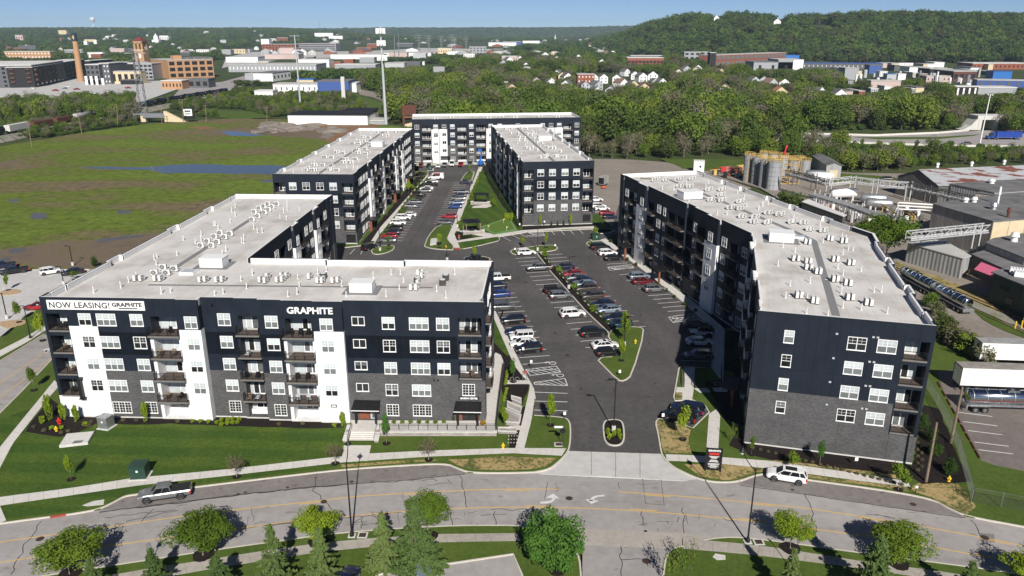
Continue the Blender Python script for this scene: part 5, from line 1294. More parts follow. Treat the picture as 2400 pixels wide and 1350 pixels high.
def car_parts(kind):
 if kind in cmesh:return cmesh[kind]
 K=KINDS[kind];b=MB(CP_['white']);loft(b,K['st']);W=max(s[3] for s in K['st']);L=K['L']
 out={}
 if kind!='jeep':roofskin(b,K['g'],bp=K['bp'])
 zb=K['g'][2]
 for s_ in (-1,1):b.box(K['g'][1]-.5,K['g'][1]-.32,s_*(K['g'][3]+.06),s_*(K['g'][3]+.22),zb+.02,zb+.17)
 if kind=='suv':
  for s_ in (-1,1):b.bar((-1.6,s_*.6,1.665),(.2,s_*.6,1.665),.05,.04)
 if kind=='jeep':
  for x in K['wx']:
   for s_ in (-1,1):b.box(x-.55,x+.55,s_*.76,s_*.95,.92,1.0)
 gl=MB(M['cglass']);house(gl,K['g'])
 if kind=='van':
  gl=MB(M['cglass']);a=K['g'];house(gl,(1.12,2.0,1.2,.86,1.1,1.46,2.2,.86))
  for s_ in (-1,1):gl.box(.35,1.25,s_*.99,s_*1.008,1.35,2.0)
 if kind=='jeep':
  t=MB(M['plastic']);roofskin(t,K['g'],.09,bp=K['bp'],pil=.12);out['soft_top']=[(t.mesh('soft_top'),(0,0,0))]
  t=MB(M['rubber']);t.tube([(-2.2,0,1.05),(-2.45,0,1.05)],.38,16);out['spare_wheel']=[(t.mesh('spare_wheel'),(0,0,0))]
 if kind=='pickup':
  t=MB(M['plastic']);t.box(-2.8,-.86,-.80,.80,1.13,1.19);out['bed_cover']=[(t.mesh('bed_cover'),(0,0,0))]
 ar=MB(M['plastic']);r=K['r']
 for x in K['wx']:
  wy=None
  for i in range(len(K['st'])-1):
   s0,s1=K['st'][i],K['st'][i+1]
   if s0[0]<=x<=s1[0]:wy=s0[3]+(s1[3]-s0[3])*(x-s0[0])/(s1[0]-s0[0])
  for s_ in (-1,1):ar.tube([(x,s_*(wy-.2),r+.04),(x,s_*(wy+.006),r+.04)],r+.085,18)
 zl=min(s[1] for s in K['st'])
 ar.box(K['wx'][0]+r,K['wx'][1]-r,-W*.985,W*.985,zl-.03,zl+.08)
 ar.box(L/2-.16,L/2+.005,-.55,.55,zl+.16,zl+.38);ar.box(-L/2-.005,-L/2+.14,-.62,.62,zl+.12,zl+.28)
 ty=MB(M['rubber']);ty.tube([(0,-.12,0),(0,.12,0)],r,20)
 rm=MB(M['rim'],M['plastic'])
 for s_ in (-1,1):
  rm.tube([(0,s_*.118,0),(0,s_*.124,0)],r*.68,16,1)
  for k in range(5):q=k*2*PI/5;rm.bar((0,s_*.128,0),(r*.66*math.cos(q),s_*.128,r*.66*math.sin(q)),.10,.012,0)
  rm.tube([(r*.68*math.cos(t*PI/8),s_*.126,r*.68*math.sin(t*PI/8)) for t in range(17)],.018,4,0)
 e0,e1=K['st'][0],K['st'][-1];f1=K['st'][-2];f0=K['st'][1]
 hl=MB(M['lens']);hl.box(-.16,.05,-.17,.17,-.065,.065)
 tl=MB(M['taill']);hh=.2 if kind in ('suv','box','minivan','van','jeep','pickup') else .11;tl.box(-.05,.12,-.12,.12,-hh,hh)
 out.update(body=[(b.mesh('body'),(0,0,0))],window=[(gl.mesh('window'),(0,0,0))],trim=[(ar.mesh('trim'),(0,0,0))])
 out['wheel']=[(ty.mesh('tyre'),(x,s_*(W-.125),r)) for x in K['wx'] for s_ in (-1,1)]
 out['_rim']=rm.mesh('rim')
 out['headlight']=[(hl.mesh('headlight'),(f1[0]-.0,s_*(f1[3]-.2),f1[2]-.14)) for s_ in (-1,1)]
 out['taillight']=[(tl.mesh('taillight'),(f0[0]+.0,s_*(f0[3]-.10),f0[2]-.2-(.1 if hh>.15 else 0))) for s_ in (-1,1)]
 cmesh[kind]=out
 return out
NAME={'sedan':'parked_car','hatch':'parked_car','suv':'parked_car','box':'parked_car','minivan':'minivan','jeep':'parked_car','pickup':'pickup_truck','van':'delivery_van'}
CAT={'minivan':'minivan','pickup':'pickup truck','van':'van'}
def car(p,kind,col,ang,label,group=None,z=.012,sunroof=False,sc=1.0):
 P=car_parts(kind)
 root=empty(NAME[kind],(p[0],p[1],z),ang,label,CAT.get(kind,'car'),group)
 if sc!=1:root.scale=(sc,sc,sc)
 for nm,L in P.items():
  if nm[0]=='_':continue
  for me,loc in L:
   o=inst(nm,me,root,loc)
   if nm=='body':o.material_slots[0].link='OBJECT';o.material_slots[0].material=CP_[col]
   if nm=='wheel':inst('rim',P['_rim'],o)
 if sunroof:
  mb=MB(M['cglass']);g=KINDS[kind]['g'];mb.box(g[4]+.75,g[5]-.2,-.42,.42,g[6]+.03,g[6]+.065);mb.build('sunroof',root)
 return root
def C_(px,py,kind,col,deg,label,z=.6,**k):return car(at(px,py,z),kind,col,math.radians(deg),label,**k)
def between(a,b):p,q=at(*a),at(*b);return (p+q)/2,math.atan2(q.y-p.y,q.x-p.x)
G1='cars parked along the path by the front left building'
W_=190.2;E_=12.3
C_(1166,652,'pickup','white',W_,'white pickup truck carrying something orange, half hidden behind the front left roof',group=G1)
for a in (C_(1163,670,'sedan','navy',W_,'near black sedan behind the roof edge, next to the white pickup',group=G1),C_(1170,689,'sedan','blue',W_,'dark blue sedan third from the far end by the front left building',group=G1),C_(1181,719,'suv','grey',10,'dark grey crossover by the front left building, parked alone between empty bays',group=G1),C_(1203,751,'suv','black',W_,'large black SUV by the footpath with empty bays on both sides',group=G1),C_(1214,776,'sedan','navy',W_,'navy sedan directly beyond the boxy white car',group=G1),C_(1222,788,'box','white',W_,'boxy white hatchback between a navy sedan and a white sedan',group=G1),C_(1226,803,'sedan','white',W_,'white sedan between the boxy white hatchback and a black SUV',group=G1),C_(1239,818,'suv','black',W_,'black SUV at the near end of the row by the front left building',group=G1)):pass
mb=MB(M['red']);mb.mats=[pm('orange_load',(.6,.14,.03),.6)];p=at(1163,648,1.2);mb.box(-.7,.7,-.6,.6,0,.45);mb.build('orange_crate',None,(p.x-1.5,p.y-.3,1.2),math.radians(10),'orange box lying in the bed of the white pickup','crate')
C_(1117,609,'pickup','black',150,'dark pickup just showing behind the rear parapet of the front left roof')
G2='cars on the left side of the planted median'
C_(1233,592,'suv','white',E_,'white compact SUV beside the grass island at the far end of the median',group=G2)
C_(1263,628,'pickup','silver',W_,'silver crew cab pickup next to the planted median',group=G2)
C_(1301,681,'jeep','black',E_,'black off road car with a soft top beside the median',group=G2)
C_(1314,693,'suv','silver',E_,'silver SUV right beside the black soft top off road car',group=G2)
C_(1342,735,'suv','white',E_,'big white SUV alone halfway along the median',group=G2,sc=1.05)
C_(1391,780,'suv','black',E_,'black SUV near the end of the median, nose to the planting',group=G2,sc=1.05)
C_(1418,808,'sedan','white',E_,'white sedan with a dark sunroof beside the triangular island',group=G2,sunroof=True)
C_(1426,825,'hatch','black',E_,'black hatchback with red tail lamps parked on the red marked bay',group=G2)
G3='cars on the right side of the planted median'
C_(1323,625,'sedan','navy',W_+2,'black saloon at the far end of the right side of the median',group=G3)
C_(1343,641,'sedan','red',W_+2,'bright red car between black and silver saloons by the median',group=G3)
C_(1351,650,'sedan','silver',W_+2,'silver saloon just in front of the bright red car',group=G3)
C_(1363,657,'sedan','navy',W_+2,'dark blue saloon between two silver saloons by the median',group=G3)
C_(1371,665,'sedan','pale',W_+2,'silver blue saloon behind the brown crossover by the median',group=G3)
C_(1374,676,'suv','brown',W_+2,'dark brown crossover with silver wheels, farther of two brown ones',group=G3)
C_(1389,694,'suv','brown',W_+2,'brown grey crossover, nearer of two brown ones by the median',group=G3)
C_(1413,712,'sedan','navy',W_+2,'navy saloon behind the pale blue one near the end of the median',group=G3)
C_(1427,725,'sedan','pale',W_+2,'pale grey blue saloon near the end of the median',group=G3)
C_(1445,745,'sedan','navy',W_+2,'navy car with glossy roof beyond the last car of the median row',group=G3)
C_(1456,759,'hatch','teal',W_+2,'teal hatchback last in the row before the triangular island',group=G3)
G4='cars parked along the bent right building'
C_(1407,579,'minivan','black',E_,'black minivan in the corner below the green cabinet',group=G4)
C_(1424,593,'suv','white',E_,'white crossover with dark roof between a black minivan and a black car',group=G4)
C_(1438,604,'sedan','black',E_,'black saloon next to the hatched aisle by the bent building',group=G4)
C_(1498,648,'suv','pale',E_,'pale blue crossover beside a dark red saloon',group=G4)
C_(1507,659,'sedan','maroon',E_,'dark red saloon between pale blue and silver crossovers',group=G4)
C_(1534,677,'suv','silver',E_,'silver crossover parked by empty bays near the bent building',group=G4)
C_(1630,757,'sedan','grey',E_-6,'dark silver saloon at the edge of the big shadow',group=G4)
C_(1641,780,'jeep','white',-2+180,'white off road car with a black top in the big shadow',group=G4)
C_(1640,800,'sedan','white',-4,'white saloon in the shadow of the bent building',group=G4)
C_(1638,833,'suv','grey',-5+180,'dark grey SUV at the near end of the shaded row',group=G4)
C_(1612,957,'suv','navy',156,'dark blue SUV facing away from the path in the two bay notch',z=.7,sc=1.03)
C_(1592,975,'suv','black',156,'black SUV nearest the straw covered corner in the two bay notch',z=.7,sc=1.03)
G5='cars parked along the rear left building'
for px,py,k,c,d,l in [(908,563,'sedan','silver',178,'silver saloon at the near end of the rear left row'),(912,553,'hatch','red',178,'red hatchback second in the rear left row'),(917,545,'sedan','navy',178,'very dark saloon just beyond the red hatchback'),(924,536,'suv','black',178,'black SUV next to the white crossover in the rear left row'),(933,522,'suv','white',-2,'white crossover beside the hatched bay of the rear left row'),(945,510,'suv','white',-2,'white SUV with silver wheels beyond the hatched bay'),(958,503,'sedan','white',178,'white saloon showing red tail lamps to the lane'),(964,483,'hatch','silver',-2,'silver hatchback in the middle of the rear left row'),(974,473,'sedan','silver',-2,'pale silver saloon beyond the silver hatchback'),(983,457,'jeep','black',-2,'black boxy off road car in the rear left row'),(995,448,'suv','silver',178,'silver SUV halfway down the rear left row'),(1000,441,'sedan','white',178,'white saloon partly hidden by a silver SUV'),(1007,432,'pickup','black',178,'black pickup near the far end of the rear left row'),(1012,426,'sedan','white',178,'white saloon just before the white van')]:
 C_(px,py,k,c,d,l,group=G5)
C_(1022,413,'van','white',178,'white delivery van with a red roof load at the end of the row',z=1.2)
p=at(1024,406,2.5);mb=MB(M['red']);mb.box(-1.2,1.2,-.7,.7,0,.08);mb.build('roof_load',None,(p.x,p.y-.8,2.5),0,'flat red load on the roof of the white delivery van','roof load')
G6='cars parked along the courtyard lawn'
for px,py,k,c,d,l in [(1043,521,'sedan','grey',-2,'dark saloon next to the grass island by the courtyard lawn'),(1053,507,'sedan','red',178,'dark red saloon alone across the lane from the hatched bay'),(1067,484,'hatch','blue',178,'bright blue hatchback by the courtyard lawn'),(1070,475,'sedan','pale',178,'pale saloon just beyond the bright blue hatchback'),(1075,466,'suv','silver',178,'silver crossover in the tight group by the lawn'),(1077,458,'sedan','navy',178,'navy saloon between silver crossover and silver pickup'),(1082,451,'pickup','silver',-2,'silver pickup at the far end of the tight group by the lawn'),(1093,427,'sedan','navy',-2,'navy saloon beside the far small grass island')]:
 C_(px,py,k,c,d,l,group=G6)
C_(865,579,'suv','black',60,'black SUV parked apart at the corner of the rear left building')
G7='vehicles parked in front of the far building'
for px,py,k,c,l in [(987,388,'suv','maroon','maroon SUV at the left end in front of the far building'),(1005,388,'sedan','black','black saloon second from left in front of the far building'),(1027,389,'sedan','white','white saloon in front of the far building entrance'),(1042,387,'pickup','silver','silver pickup beside the white van at the far building'),(1060,385,'van','white','white van between silver and red pickups at the far building'),(1080,386,'pickup','red','bright red pickup in front of the far building'),(1102,385,'van','silver','silver grey van at the right end in front of the far building')]:
 C_(px,py,k,c,277-7,l,group=G7)
G8='cars parked right of the centre building'
for px,py,k,c,l in [(1396,468,'suv','white','white SUV farthest in the row right of the centre building'),(1403,483,'suv','white','white crossover second in the row right of the centre building'),(1411,488,'sedan','white','white saloon in front of a white crossover right of the centre building'),(1423,499,'sedan','red','red saloon right of the centre building'),(1430,508,'hatch','navy','navy hatchback nearest in the row right of the centre building')]:
 C_(px,py,k,c,10,l,group=G8)
G9='cars in the left concrete car park'
for px,py,k,c,d,l in [(3,623,'pickup','navy',215,'dark blue pickup cut off by the left picture edge'),(32,634,'pickup','black',215,'black pickup facing the street in the left car park'),(118,635,'suv','white',35,'white SUV in the left concrete car park'),(170,636,'sedan','black',215,'black saloon at the right end of the left car park'),(86,717,'sedan','red',185,'red saloon half hidden behind the front left building')]:
 C_(px,py,k,c,d,l,group=G9,z=.7)
p,a=between((437,1172),(318,1189));car(p+Vector((.0,1.25,0)),'pickup','silver',a,'silver crew cab pickup with black bed cover parked at the kerb')
p,a=between((1892,1142),(1806,1127));car(p+Vector((.0,.95,0)),'suv','white',a,'white SUV with black wheels and glass roof at the kerb',sunroof=True)
C_(993,1338,'suv','pale',98,'silver blue estate car at the bottom edge of the picture',z=.9)
C_(808,1358,'sedan','navy',80,'dark blue car just showing at the bottom edge',z=.9)
C_(2075,420,'suv','black',165,'black car parked on the grass by the rusty roofed shed')
C_(2265,336,'sedan','grey',178,'dark saloon driving on the highway in front of the blue lorry')
C_(1830,331,'sedan','white',178,'white car half hidden by trees on the highway')
# trailers, lorries and plant
def wheels(root,xs,y,r=.5,w=.28,name='wheel'):
 for x in xs:
  for s_ in (-1,1):
   m=MB(M['rubber']);m.tube([(x,s_*y,r),(x,s_*(y-w),r)],r,16);o=m.build(name,root)
   m=MB(M['rim']);m.tube([(x,s_*(y-.02),r),(x,s_*(y+.012),r)],r*.55,12);m.build('rim',o)
def tank_trailer(p,ang,label,L=12.5):
 root=empty('tank_trailer',(p[0],p[1],.0),ang,label,'tank trailer','polished tank trailers')
 m=MB(M['chrome']);m.sm=True;m.tube([(-L/2,0,2.2),(-L/2+.15,0,2.2),(L/2-.15,0,2.2),(L/2,0,2.2)],[.85,1.02,1.02,.85],28);o=m.build('tank',root)
 m=MB(M['steel'])
 for k in range(7):
  x=-L/2+.6+k*(L-1.2)/6;m.tube([(x-.04,0,2.2),(x+.04,0,2.2)],1.045,28)
 m.build('band',root)
 m=MB(M['steel']);m.box(-L/2-.2,L/2,-1.0,1.0,1.02,1.2);m.box(-L/2-.35,-L/2-.15,-1.15,1.15,.6,1.1)
 for s_ in (-1,1):m.box(-L/2+.2,-L/2+3.0,s_*.95,s_*1.2,1.05,1.15);m.bar((L/2-2.5,s_*.6,1.1),(L/2-2.5,s_*.6,.05),.15)
 m.build('frame',root)
 m=MB(M['steel'],M['black']);m.box(-.8,.8,-.5,.5,3.2,3.26)
 for x in (-.6,.6):m.lathe([(.3,0),(.3,.18),(.2,.22)],12,1,(x,0,3.24))
 m.tube([(-3.5,-.2,3.22),(-3.4,0,3.42),(-3.3,.2,3.22)],.05,6);m.build('hatch_deck',root)
 m=MB(M['taill'],M['white'])
 for k in range(16):m.box(-L/2+.4+k*.7,-L/2+.75+k*.7,-1.035,-1.02,1.85,1.93,0)
 m.build('reflector_strip',root)
 wheels(root,(-L/2+1.0,-L/2+2.3),1.2)
 return root
p,a=between((2238,948),(2420,992));tank_trailer((at(2330,962,.13)+Vector((2.2,.2,0))),math.atan2(-.4,6.5),'polished tank trailer beside the white box trailers in the truck park')
p0,p1=at(2262,736),at(2130,665);[tank_trailer(p0.lerp(p1,t)+Vector((0,1.0,0)),math.atan2(p1.y-p0.y,p1.x-p0.x),l+' polished tank trailer along the railway track behind the bent building',11) for t,l in ((.22,'nearer'),(.8,'farther'))]
def box_trailer(p,ang,label,roofm):
 root=empty('box_trailer',(p[0],p[1],.13),ang,label,'trailer','white box trailers in the truck park')
 m=MB(M['white']);m.box(-7.5,7.5,-1.28,1.28,1.15,3.95)
 for k in range(16):m.box(-7.4+k*.97,-7.36+k*.97,-1.30,1.30,1.2,3.9)
 m.build('body',root)
 m=MB(roofm);m.box(-7.48,7.48,-1.26,1.26,3.951,4.0);m.build('roof',root)
 m=MB(M['rust']);m.box(-7.56,-7.5,-1.3,-1.2,1.1,4.0);m.box(-7.56,-7.5,1.2,1.3,1.1,4.0);m.box(-7.56,-7.5,-1.2,1.2,3.85,4.0);m.build('door_frame',root)
 m=MB(M['black']);m.box(-7.3,7.3,-.5,.5,.95,1.149);m.box(-7.4,-7.2,-1.2,1.2,.5,.65)
 for s_ in (-1,1):m.bar((4.5,s_*.7,1.1),(4.5,s_*.7,.05),.15);m.bar((-7.3,s_*.6,1.1),(-7.3,s_*.6,.6),.1)
 m.build('underframe',root);wheels(root,(-6.2,-4.9),1.2)
p=onY(2245,905,at(2228,905).y);pa=at(2252,925);box_trailer(pa+Vector((7.5,1.2,0)),math.radians(-5),'white box trailer with a weathered brown roof behind the tank trailer',M['corr_brown'])
pb=at(2305,868);box_trailer(pb+Vector((7.6,2.2,0)),math.radians(-5),'white box trailer with a clean grey roof, rearmost in the truck park',M['corr_grey'])
root=empty('articulated_lorry',at(2345,327),math.radians(178),'blue articulated lorry driving along the highway','lorry')
m=MB(CP_['blue']);m.box(3.5,5.6,-1.2,1.2,.9,3.2);m.box(5.6,7.3,-1.0,1.0,.8,2.0);m.box(3.3,4.8,-1.1,1.1,3.2,3.8);m.build('cab',root)
m=MB(M['cglass']);m.box(5.58,5.63,-1.0,1.0,2.1,2.95);m.box(4.6,5.4,-1.21,1.21,2.1,2.8);m.build('window',root)
m=MB(pm('deep_blue_trailer',(.015,.05,.28),.4));m.box(-9.5,3.0,-1.27,1.27,1.2,4.0);m.build('trailer',root);wheels(root,(-8.3,-7,2.2,3.4,6.4),1.2)
root=empty('cargo_trailer',at(1414,434),math.radians(62),'grey cargo trailer with an open dark rear right of the centre building','trailer')
m=MB(M['corr_grey'],M['black']);m.box(-2.2,2.2,-1.15,1.15,.6,3.2,0);m.box(-2.23,-2.2,-1.0,1.0,.75,3.0,1);m.bar((2.2,0,.6),(3.4,0,.5),.15,m=1);m.build('body',root);wheels(root,(-.5,.4),1.25,.36)
root=empty('boom_lift',at(1127,388),math.radians(80),'blue boom lift standing folded at the right end of the far building','boom lift')
bl=pm('blue_machine_paint',(.02,.13,.45),.45)
m=MB(bl);m.box(-1.2,1.2,-1,1,.5,1.1);m.box(-1.0,.8,-.9,.9,1.2,2.0);m.build('chassis',root)
m=MB(bl);m.bar((-.8,0,1.9),(1.6,0,4.6),.45);m.bar((1.6,0,4.6),(-1.2,0,6.8),.35);m.build('boom',root)
m=MB(bl);m.box(-2.0,-1.1,-.7,.7,6.0,7.0);m.build('basket',root);wheels(root,(-.9,.9),1.1,.45,.35)
root=empty('barrow',at(1415,442),.3,'small orange machine standing beside the grey cargo trailer','machine')
m=MB(pm('orange_machine',(.65,.12,.04),.5));m.box(-.8,.2,-.4,.4,.3,.9);m.box(.3,.9,-.3,.3,.2,.6);m.build('body',root);wheels(root,(-.5,.5),.45,.25,.15)
# ================================================================== LABEL HELPER
_u='zeroth first second third fourth fifth sixth seventh eighth ninth tenth eleventh twelfth thirteenth fourteenth fifteenth sixteenth seventeenth eighteenth nineteenth'.split()
_t={2:('twenty','twentieth'),3:('thirty','thirtieth'),4:('forty','fortieth'),5:('fifty','fiftieth'),6:('sixty','sixtieth'),7:('seventy','seventieth'),8:('eighty','eightieth'),9:('ninety','ninetieth')}
def ordw(n):return ('hundredth' if n==100 else 'hundred '+ordw(n-100)) if n>99 else _u[n] if n<20 else (_t[n//10][1] if n%10==0 else _t[n//10][0]+' '+_u[n%10])
def number(objs,text,key='x'):
 """give each of a set of look-alikes its own label by its place; text holds {} for the ordinal"""
 def k(o):
  q=o.location;p=proj(q.x,q.y,q.z) or (0,0)
  return p[0] if key=='x' else-p[1]
 for i,o in enumerate(sorted(objs,key=k)):o['label']=text.format(ordw(i+1))
for g,t in (('street facing air conditioners on the front left roof','white street facing air conditioner, {} nearest on the front left roof'),('side on air conditioners on the front wing roof','side on white air conditioner, {} from left on the front wing roof'),('air conditioners on the rear left roof','small white air conditioner, {} nearest on the rear left roof'),('air conditioners on the centre building roof','small white air conditioner, {} nearest on the centre building roof'),('air conditioners on the far building roof','tiny white air conditioner, {} from left on the far building roof'),('air conditioners on the front half of the right roof','white air conditioner, {} nearest on the front half of the right roof'),('air conditioners on the rear half of the right roof','white air conditioner, {} nearest on the rear half of the right roof')):
 L=[o for o in COL.objects if o.get('group')==g]
 number(L,t,'x' if 'from left' in t else 'y')
B1.root['label']='L shaped navy, white and grey apartment building with a white leasing banner'
# ================================================================== FRONT TERRACE AND STEPS
ZP=.62
ter=empty('terrace',at(1000,1003),0,'raised concrete terrace with stone wall and black railing before the leasing entrance','terrace')
inv=ter.location
def rel(P,z=0):return [(p[0]-inv.x,p[1]-inv.y) for p in P]
TP=W([(822,985),(1131,986),(1135,960),(1154,835),(1162,826),(1174,832),(1181,850),(1168,955),(1163,1008),(888,1010),(886,1000),(880,1012),(822,1012)],ZP)
m=MB(M['concrete']);m.prism(rel(TP),0,ZP);m.build('paving',ter)
a,b=[Vector(q)-inv.xy for q in W([(888,1011),(1164,1011)],ZP)]
m=MB(M['stone']);ribbon(m,[a+Vector((0,-.22)),b+Vector((0,-.22))],.36,-.1,ZP+.05);m.build('stone_wall',ter)
m=MB(M['base']);ribbon(m,[a+Vector((-.1,-.22)),b+Vector((.1,-.22))],.5,ZP+.05,ZP+.17);m.build('wall_coping',ter)
def fence_run(parent,P,z,name='railing',h=1.05,bal=.14):
 for i in range(len(P)-1):
  a,b=Vector(P[i]),Vector(P[i+1]);L=(b-a).length
  inst(name,railing_mesh(L,0,bal),parent,(a.x,a.y,z),math.atan2(b.y-a.y,b.x-a.x))
fence_run(ter,[a+Vector((.1,.1)),b+Vector((-.1,.1))],ZP+.02)
fence_run(ter,rel(W([(1163,1006),(1168,955),(1180,860)],ZP)),ZP+.02)
s0,s1=at(822,1012,ZP).xy-inv.xy,at(881,1013,ZP).xy-inv.xy
m=MB(M['concrete'])
for k in range(5):
 z=ZP-(k+1)*.115;y=s0.y-.36*(k+1);m.box(s0.x,s1.x,y,y+.36*(k+1),-.05,max(.02,z))
m.build('steps',ter)
for x in (s0.x-.35,s1.x+.35):
 m=MB(M['stone'],M['base'])
 for k in range(4):m.box(x-.26,x+.26,s0.y-.5*(k+1),s0.y-.5*k+(1.2 if k==0 else 0),-.05,ZP+.3-k*.14,0)
 m.add([(x-.34,s0.y+1.2,ZP+.31),(x+.34,s0.y+1.2,ZP+.31),(x+.34,s0.y-2.1,ZP-.16),(x-.34,s0.y-2.1,ZP-.16),(x-.34,s0.y+1.2,ZP+.45),(x+.34,s0.y+1.2,ZP+.45),(x+.34,s0.y-2.1,ZP-.02),(x-.34,s0.y-2.1,ZP-.02)],[(4,7,6,5),(0,1,2,3),(0,4,5,1),(1,5,6,2),(2,6,7,3),(3,7,4,0)],1)
 m.build('cheek_wall',ter)
 m=MB(M['black']);xx=x+(.3 if x<s0.x else-.3);m.bar((xx,s0.y+.9,ZP+.95),(xx,s0.y-2.0,ZP+.3),.05);m.bar((xx,s0.y+.9,ZP),(xx,s0.y+.9,ZP+.95),.05);m.bar((xx,s0.y-2,-.1),(xx,s0.y-2,ZP+.3),.05);m.build('handrail',ter)
slab('footpath',W([(800,1084),(806,1046),(870,1046),(862,1082)]),.1,.148,M['concrete'])
# stone steps and planters beside the footpath
pl=empty('stone_planter',at(1205,975),0,'pale stone stepped planter walls between ramp and footpath','planter wall')
o_=pl.location
for P,z in (([(1198,942),(1220,948),(1222,960),(1200,950)],1.0),([(1188,952),(1222,966),(1220,980),(1190,966)],.8),([(1186,966),(1220,982),(1217,1000),(1186,998)],.6),([(1168,1010),(1210,1010),(1210,1020),(1168,1018)],.5)):
 m=MB(M['stone'],M['base']);Q=[(p[0]-o_.x,p[1]-o_.y) for p in W(P)];m.prism(Q,0,z,0);m.build('stone_wall',pl)
 m=MB(M['base']);ribbon(m,Q,.3,z,z+.1,closed=True);m.build('coping',pl)
slab('footpath',W([(1185,893),(1240,893),(1240,902),(1182,902)]),.1,.148,M['concrete']);slab('footpath',W([(1193,1000),(1222,1000),(1222,1010),(1193,1010)]),.1,.16,M['concrete'])
racks=[]
for px,py in ((1229,886),(1230,896),(1200,898),(1212,898)):
 p=at(px,py);m=MB(M['steel']);m.tube([(-.35,0,0),(-.35,0,.6),(-.2,0,.85),(.2,0,.85),(.35,0,.6),(.35,0,0)],.03,6);racks.append(m.build('bicycle_rack',None,(p.x,p.y,.15),R.uniform(0,.5),'x','bicycle rack','bicycle racks by the footpath'))
number(racks,'steel hoop bicycle rack beside the footpath, {} from left')
# railings in the shaded forecourt of the right building
fr_=empty('forecourt_railing',at(1640,900),0,'black railing round the sunken bed at the right building entrance','railing')
for P in ([(1602,862),(1603,910)],[(1630,866),(1628,912)],[(1629,866),(1668,866)],[(1690,866),(1690,908)],[(1640,912),(1690,905)]):fence_run(fr_,[(q[0]-fr_.location.x,q[1]-fr_.location.y) for q in W(P)],.15)
# ================================================================== LAMPS, SIGNS, HYDRANTS
def street_lamp(px,py,ty,ad,label):
 p=at(px,py);h=hpx(px,py,ty)-.2
 r=empty('street_lamp',(p.x,p.y,.1),0,label,'street lamp','black street lamps')
 m=MB(M['black']);m.tube([(0,0,0),(0,0,1.0),(0,0,h*.86)],[.14,.10,.06],10);m.lathe([(.26,0),(.24,.35),(.14,.6)],10);m.build('post',r)
 d=Vector((math.cos(ad),math.sin(ad),0))
 m=MB(M['black']);m.tube([Vector((0,0,h*.84))+d*2.6*(1-math.cos(t*PI/16))*0+d*(2.4*math.sin(t*PI/16))+Vector((0,0,h*.15*(1-math.cos(t*PI/16))/1*1.0)) for t in range(9)],.05,6);m.build('arm',r)
 e=Vector((0,0,h*.84))+d*2.4+Vector((0,0,h*.15))
 m=MB(M['black'],M['lens']);m.tube([e,e-Vector((0,0,.25))],.05,6);m.lathe([(.06,0),(.12,-.1),(.34,-.35),(.36,-.42)][::-1],12,0,tuple(e-Vector((0,0,.2))));m.lathe([(.10,-.78),(.2,-.66),(.24,-.43)],12,1,tuple(e-Vector((0,0,.2))));m.build('lantern',r)
 m=MB(M['base']);m.box(-.4,.4,-.4,.4,-.05,.06);m.build('footing',r)
street_lamp(825,1258,1052,PI/2+.1,'tall black street lamp left of the junction on the near pavement')
street_lamp(1752,1272,1068,PI/2+.35,'tall black street lamp right of the junction on the near pavement')
street_lamp(72,794,702,.05,'black street lamp beside the side road behind the front left building')
def lot_lamp(px,py,ty,label,ad=0.0):
 p=at(px,py);h=hpx(px,py,ty)
 r=empty('car_park_lamp',(p.x,p.y,.1),0,label,'lamp post','black car park lamps')
 m=MB(M['black']);m.box(-.07,.07,-.07,.07,.6,h);m.build('post',r)
 m=MB(M['base']);m.lathe([(.3,0),(.3,.75),(.24,.8)],12);m.build('footing',r)
 d=(math.cos(ad),math.sin(ad));m=MB(M['black']);m.bar((0,0,h-.1),(d[0]*.5,d[1]*.5,h-.1),.08);m.bar((d[0]*.4,d[1]*.4,h-.05),(d[0]*1.1,d[1]*1.1,h-.05),.36,.1);m.build('lamp_head',r)
for a in ((1438,1012,890,'black lamp post in the small planted island at the entrance',PI),(1463,812,742,'black lamp post on the triangular grass island',0),(1333,677,602,'black lamp post standing in the planted median',0),(1260,588,527,'black lamp post on the grass island before the centre building',PI),(1048,612,573,'black lamp post behind the rear parapet of the front left roof',0),(891,588,538,'black lamp post on the small island by the rear left building',PI),(1101,466,432,'black lamp post beside the courtyard path, near the far pergola',PI),(1072,533,505,'black lamp post beside the courtyard path, near the first pergola',PI),(1015,400,372,'black lamp post at the far end of the courtyard lane',PI),(1124,400,372,'black lamp post by the blue boom lift',PI),(171,623,577,'black lamp post at the edge of the muddy field',PI),(150,668,625,'black lamp post in the left car park beside the roof edge',PI),(17,748,688,'black lamp post at the left picture edge on a tan gravel bed',PI)):lot_lamp(*a[:3],a[3],a[4])
def small_sign(px,py,ty,label,w=.36,h=.5,face='signwhite',rz=0.0):
 p=at(px,py);H=hpx(px,py,ty)
 r=empty('post_sign',(p.x,p.y,.1),rz,label,'sign')
 m=MB(M['black']);m.bar((0,0,0),(0,0,H),.07);m.build('post',r)
 m=MB(M[face]);m.box(-w/2,w/2,-.07,-.04,H-h,H);m.build('panel',r)
for a in ((1323,985,966,'small white sign at the corner of the grass by the entrance'),(1207,592,582,'small white sign at the left end of the grass island before the centre building'),(1301,583,573,'small white sign at the right end of the grass island before the centre building'),(1452,886,868,'small white sign at the tip of the triangular island'),(1276,532,518,'small white sign in the bed before the centre building wall'),(1218,540,524,'small white sign at the corner of the centre building bed'),(1553,990,970,'small white sign on the straw covered corner'),(1226,838,815,'thin white sign post at a bay by the front left building'),(1245,868,845,'thin white sign post at the hatched bay'),(1412,530,522,'small white sign right of the centre building')):small_sign(*a)
p=at(1318,1048);H=2.6
r=empty('stop_sign',(p.x,p.y,.1),0,'back of a stop sign with a street name plate near the entrance','sign')
m=MB(M['black']);m.bar((0,0,0),(0,0,H+.4),.07);m.build('post',r)
